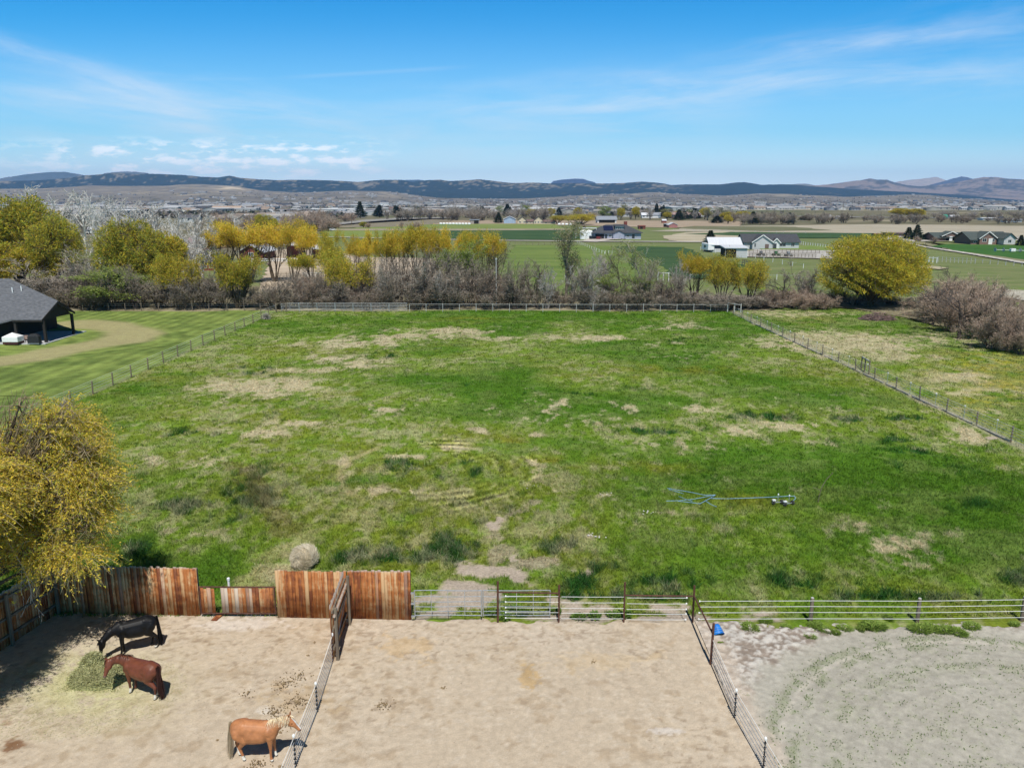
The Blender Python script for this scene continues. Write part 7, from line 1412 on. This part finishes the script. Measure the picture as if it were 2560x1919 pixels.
# named larger buildings of the near town
for a in (('big white box building in the near town',830,447,19,438.2,M_WHW,M_WHROOF,0),('brown hip roofed house in the near town',852,459,22,447,M_BRICK,M_BRROOF,2),('left white gabled house near the tall spruce',722,460,12,448,M_WHW,M_GRROOF,2),('right white gabled house near the tall spruce',738,464,14,451,M_WHW,M_GRROOF,2),
  ('dark roofed long house with brown wall at left of the town',445,456,52,444.5,M_BRICK,M_DKROOF,3),('tan roofed large white house in the town',489,457,60,445,M_WHW,pm('tan_roof',(.42,.32,.25),(.36,.27,.21),1,.9),4),('navy roofed house in the middle of the town',612,446.5,32,438.5,M_NAVY,M_DKROOF,2),('long grey roofed apartment house in the town',545,446.5,42,439,M_WHW,M_GRROOF,4),('white house with dark roof right of the tan roofed one',710,457+1,22,449,M_WHW,M_DKROOF,2),
  ('long grey roofed building behind the white cottonwoods',188,478,60,452,M_LGREY,pm('roof_grey_soft',(.24,.245,.25),(.2,.2,.21),1,.9),3),('second long grey roofed building behind the white cottonwoods',245,490,62,470,M_WHW,bpy.data.materials['roof_grey_soft'],4),('white walled building low behind the white cottonwoods',205,503,40,490,M_WHW,M_WHROOF,3),('dark roofed house over the left cottonwoods',340,450,28,440,M_WHW,M_DKROOF,2),('dark blue roofed house over the right cottonwoods',372,447,20,438.5,M_NAVY,M_DKROOF,0),('white barn roofed building in the town',640,470,24,459,M_WHW,M_WHROOF,2),('dark garage roofs beside the yellow row',680,480,34,466,M_LGREY,M_DKROOF,2),('grey house behind the dark bushy tree',560,478,30,464,M_WHW,M_GRROOF,3),('pinkish roofed house behind the pale cottonwoods',475,535,30,514,M_BRICK,bpy.data.materials['tan_roof'],2),('mauve roofed house behind the pale cottonwoods',428,540,48,512,M_BRICK,pm('mauve_roof',(.30,.22,.22),(.24,.18,.18),1,.9),2),('white house far left behind the dense willows',30,520,50,500,M_WHW,M_GRROOF,3)):
    shed(a[0],a[1],a[2],a[3],a[4],a[5],a[6],'house' if 'house' in a[0] else 'building','house' if 'house' in a[0] else 'building',rise=.4 if 'box' not in a[0] else .08,wins=a[7],group=None,dep=12)
# ---- town: single small houses, then the far mass
def hv(L,Wd,h,rise,wc,rc):
    V=[(-L/2,-Wd/2,0),(L/2,-Wd/2,0),(L/2,Wd/2,0),(-L/2,Wd/2,0),(-L/2,-Wd/2,h),(L/2,-Wd/2,h),(L/2,Wd/2,h),(-L/2,Wd/2,h)]; C=[wc]*8; F=[(0,1,5,4),(1,2,6,5),(2,3,7,6),(3,0,4,7)]
    o=.5; R_=[(-L/2-o,-Wd/2-o,h-.1),(L/2+o,-Wd/2-o,h-.1),(L/2+o,0,h+rise),(-L/2-o,0,h+rise),(-L/2-o,Wd/2+o,h-.1),(L/2+o,Wd/2+o,h-.1)]; V+=R_; C+=[rc]*6; F+=[(8,9,10,11),(11,10,13,12)]
    V+=[(-L/2,-Wd/2,h-.1),(-L/2,Wd/2,h-.1),(-L/2,0,h+rise-.1),(-L/2,0,h+rise-.1),(L/2,-Wd/2,h-.1),(L/2,Wd/2,h-.1),(L/2,0,h+rise-.1),(L/2,0,h+rise-.1)]; C+=[wc]*8; F+=[(15,14,16,17),(18,19,20,21)]
    k=len(V)
    for wx in (-.3,.05,.33):
        V+=[(L*wx-.7,-Wd/2-.03,h*.35),(L*wx+.7,-Wd/2-.03,h*.35),(L*wx+.7,-Wd/2-.03,h*.8),(L*wx-.7,-Wd/2-.03,h*.8)]; C+=[(.04,.05,.06)]*4; F.append((k,k+1,k+2,k+3)); k+=4
    return np.array(V,dtype=float),np.array(F),np.array(C,dtype=float)
M_TOWN=leafmat('town_surfaces',.8,0)
HV=[hv(16,10,3.2,2.6,w,rf) for w,rf in (((.62,.61,.58),(.26,.26,.27)),((.55,.55,.54),(.13,.13,.14)),((.42,.38,.32),(.20,.17,.15)),((.66,.62,.54),(.34,.27,.22)),((.55,.55,.55),(.42,.43,.45)),((.30,.31,.34),(.10,.105,.12)),((.52,.50,.46),(.42,.42,.43)))]+[hv(38,22,5.5,1.2,(.45,.45,.43),(.50,.51,.52)),hv(30,16,4.5,1.5,(.42,.40,.35),(.38,.36,.33))]
HM=[npmesh('town_house_mesh',*h_) for h_ in HV]
for q in HM: q.materials.append(M_TOWN)
r=random.Random(91); cand=[]
for i in range(9000):
    px=r.uniform(-30,2240); iy=r.random(); y0_=560 if px<690 else 880; Y=1/(1/y0_+ (1/6300-1/y0_)*iy**.85); u=ray(px,433)[0]; X=u*Y
    dens=(1.0 if px<900 else .62 if px<1400 else .40); dens*=sst(np.array(fbm(np.array(X/330.),np.array(Y/420.),55,3)),.36,.56)
    if px>900 and Y<1400 and (Y<740 or r.random()>.22): continue
    if px>1560 and Y<1500: continue
    if r.random()>dens: continue
    z=float(slopez(np.array(X),np.array(Y)))
    if z>75: continue
    cand.append((Y,X,z,px,r.choice((0,1,2,3,4,5,6)) if r.random()>.16 else 7+r.randint(0,1),r.uniform(-25,25)+(90 if r.random()<.35 else 0),r.uniform(.75,1.15)))
cand.sort(); 
HN=['grey roofed pale house','dark roofed white house','brown roofed tan house','tan roofed cream house','white roofed house','charcoal house','grey house','large white roofed hall','large pale hall']
near_=sorted(cand[:285],key=lambda q:q[3]); LB=uniq([(q[3],HN[q[4]]) for q in near_],'tiny %s %s')
for (Y,X,z,px,kd,rz,sc),lb in zip(near_,LB):
    what=['grey roofed pale house','dark roofed white house','brown roofed tan house','tan roofed cream house','white roofed house','charcoal house','grey house','large white roofed hall','large pale hall'][kd]
    o=link('town_house' if kd<7 else 'town_hall',HM[kd],(X,Y,z-.1),R(rz),scale=sc); tag(o,lb,'house' if kd<7 else 'hall',group='tiny houses of the valley town')
Vs=[];Fs=[];Cs=[];k=0
for Y,X,z,px,kd,rz,sc in cand[285:]:
    V,F,C=HV[kd]; a_=R(rz); q=V*sc*1.1; q=np.stack([q[:,0]*math.cos(a_)-q[:,1]*math.sin(a_)+X,q[:,0]*math.sin(a_)+q[:,1]*math.cos(a_)+Y,q[:,2]+z-.2],1); Vs.append(q);Fs.append(F+k);Cs.append(C);k+=len(V)
me=npmesh('far_town',np.concatenate(Vs),np.concatenate(Fs),np.concatenate(Cs)); tag(link('far_town',me,mat=M_TOWN),'hazy sprawl of countless tiny houses at the foot of the hills','town',kind='stuff')
# scrub and far trees of the plain as one mass
rs=np.random.RandomState(12); n=20000; px=rs.uniform(-40,2250,n); Y=1/(1/560+(1/6300-1/560)*rs.rand(n)**.8); u=(px*PK-1280)/FPX; X=u*Y; g=fbm(X/260,Y/300,66,3); ok=(g>.50)&((Y>1100)|(px<760)); X,Y=X[ok],Y[ok]; Zs=slopez(X,Y); ok=Zs<60; X,Y,Zs=X[ok],Y[ok],Zs[ok]; m_=len(X)
pal=np.array([(.20,.17,.14),(.24,.21,.185),(.15,.13,.11),(.045,.06,.035),(.06,.075,.04),(.22,.21,.08),(.27,.24,.21)])
cc=pal[rs.choice(7,m_,p=[.22,.22,.16,.12,.08,.06,.14])]; Vs=[];Cs=[]; q=10
for j in range(q):
    D=unit(rs,m_); h=4.5*(.6+.8*rs.rand(m_)); C0=np.stack([X,Y,Zs+h*.45],1)+D*h[:,None]*np.array([.5,.5,.38]); s_=unit(rs,m_)*(h*.35)[:,None]; t_=unit(rs,m_)*(h*.35)[:,None]; Vs.append(np.stack([C0-s_,C0-t_,C0+s_,C0+t_],1)); Cs.append(np.repeat((cc*(.7+.6*rs.rand(m_,1)))[:,None],4,axis=1))
V=np.concatenate(Vs).reshape(-1,3); C=np.concatenate(Cs).reshape(-1,3); tag(link('valley_scrub',npmesh('valley_scrub',V,np.arange(len(V)).reshape(-1,4),C),mat=M_FOL),'hazy mass of bare scrub and small trees spread through the far town','scrub',kind='stuff')
# ================================================================ GRASS
M_GRASS=leafmat('grass_blade',.7,.3)
def grass(name,label,n,y0,y1,hh,ww,seed,clump=.0):
    r=np.random.RandomState(seed); t=r.rand(n); Y=np.sqrt(y0*y0+(y1*y1-y0*y0)*t); X=(r.rand(n)*2-1)*(.66*Y+3)
    if clump>0:
        k=n//6; cx=np.repeat(X[:k],6)[:n]; cy=np.repeat(Y[:k],6)[:n]; cx=np.concatenate([cx,X[len(cx):]]); cy=np.concatenate([cy,Y[len(cy):]]); X=cx+r.normal(size=n)*clump; Y=np.maximum(cy+r.normal(size=n)*clump,32.62)
    c,tall,bare=cfun(X,Y); ok=(r.rand(n)>bare*1.15)&(tall>.3)&(r.rand(n)<tall+.25)&(r.rand(n)<np.where(y0>40,sst(Y,y0-1,y0+9),1)*np.where(y1<130,1-sst(Y,y1-9,y1),1)); X,Y,c,tall=X[ok],Y[ok],c[ok],tall[ok]; m=len(X)
    Z=relief(X,Y)-.01; D=np.stack([r.normal(size=m)*.55,r.normal(size=m)*.55,np.ones(m)],1); 
    dryk=sst(c[:,0]-c[:,1]*.75,.02,.12); D[:,2]=1-.65*dryk; D/=np.linalg.norm(D,axis=1)[:,None]
    h=hh*(.45+.8*r.rand(m))*tall; w=ww*(.6+.8*r.rand(m)); a=r.rand(m)*6.283; sd=np.stack([np.cos(a),np.sin(a),0*a],1); P=np.stack([X,Y,Z],1); mid=P+D*(h*.55)[:,None]; tip=P+D*h[:,None]+np.stack([D[:,0],D[:,1],-.25*np.ones(m)],1)*(h*.35)[:,None]
    V=np.stack([P-sd*w[:,None]*.8,P+sd*w[:,None]*.8,mid+sd*w[:,None]*.7,tip,mid-sd*w[:,None]*.7],1).reshape(-1,3); F=np.concatenate([np.arange(m)[:,None]*5+np.array([[0,1,2,4]])]); F2=np.arange(m)[:,None]*5+np.array([[4,2,3,3]])
    cc=c*(.66+.92*r.rand(m,1)); cc[:,0]*=(.9+.25*r.rand(m)); C=np.repeat(cc,5,axis=0)
    F3=np.arange(m)[:,None]*5+np.array([[4,2,3]])
    me=bpy.data.meshes.new(name); me.vertices.add(len(V)); me.vertices.foreach_set('co',V.astype(np.float32).ravel()); li=np.concatenate([F.ravel(),F3.ravel()]).astype(np.int32); me.loops.add(len(li)); me.loops.foreach_set('vertex_index',li)
    me.polygons.add(2*m); me.polygons.foreach_set('loop_start',np.concatenate([np.arange(m)*4,4*m+np.arange(m)*3]).astype(np.int32)); me.update(calc_edges=True)
    at_=me.color_attributes.new('Col','FLOAT_COLOR','POINT'); k=np.ones((len(V),4),dtype=np.float32); k[:,:3]=C; at_.data.foreach_set('color',k.ravel()); me.materials.append(M_GRASS)
    return tag(link(name,me),label,'grass',kind='stuff')
grass('near_grass','green and straw coloured grass blades of the near pasture',400000,32.62,57,.36,.016,1,.07)
grass('middle_grass','shorter looking grass of the middle pasture',300000,47,92,.32,.028,2,.12)
grass('distant_grass','fine textured grass of the far pasture',190000,82,134,.30,.050,3,.2)
# sprouts of the grey arena and grass tufts in the dirt edge
rs=np.random.RandomState(31); n=26000; X=8.6+rs.rand(n)*17; Y=17+rs.rand(n)*14.6; cx,cy=CIRC; ins=CR-np.hypot(X-cx,Y-cy); n2_=fbm(X/.5,Y/.5,63,4,.6); n3_=fbm(X/.28,Y/.28,83,3); rg=np.exp(-((ins-.55)/.25)**2)+np.exp(-((ins-1.15)/.28)**2)+.5*np.exp(-((ins-2.6)/.4)**2)
ok=((n3_>.56)&(rs.rand(n)<.55)|((rg>.4)&(n2_>.46)))&(ins>.0); X,Y=X[ok],Y[ok]; m_=len(X); D=np.stack([rs.normal(size=m_),rs.normal(size=m_),.6+rs.rand(m_)],1); D/=np.linalg.norm(D,axis=1)[:,None]; a_=rs.rand(m_)*6.28; sd=np.stack([np.cos(a_),np.sin(a_),0*a_],1)*.016; h=(.03+.05*rs.rand(m_))[:,None]; P=np.stack([X,Y,np.full(m_,.03)],1)
V=np.stack([P-sd,P+sd,P+D*h+sd*.6,P+D*h-sd*.6],1).reshape(-1,3); c=np.array((.15,.21,.07))*(.7+.7*rs.rand(m_,1)); tag(link('arena_sprouts',npmesh('arena_sprouts',V,np.arange(4*m_).reshape(-1,4),np.repeat(c,4,axis=0)),mat=M_GRASS),'tiny green sprouts dotting the grey arena soil in curved tracks','sprouts',kind='stuff')
# haze
if True:
    bx_=MB().box(-16000,16000,-600,18600,-3,640); o=bx_.build('haze',None); o.data.materials.clear(); m=bpy.data.materials.new('haze_air'); m.use_nodes=True; n_=m.node_tree; n_.nodes.clear(); b=NB(n_); out=b.n('ShaderNodeOutputMaterial'); v=b.n('ShaderNodeVolumePrincipled'); v.inputs['Color'].default_value=(.30,.54,1,1); v.inputs['Density'].default_value=5.2e-5; v.inputs['Anisotropy'].default_value=.0
    n_.links.new(v.outputs[0],out.inputs['Volume']); o.data.materials.append(m); tag(o,'thin blue air haze filling the valley','haze',kind='stuff')
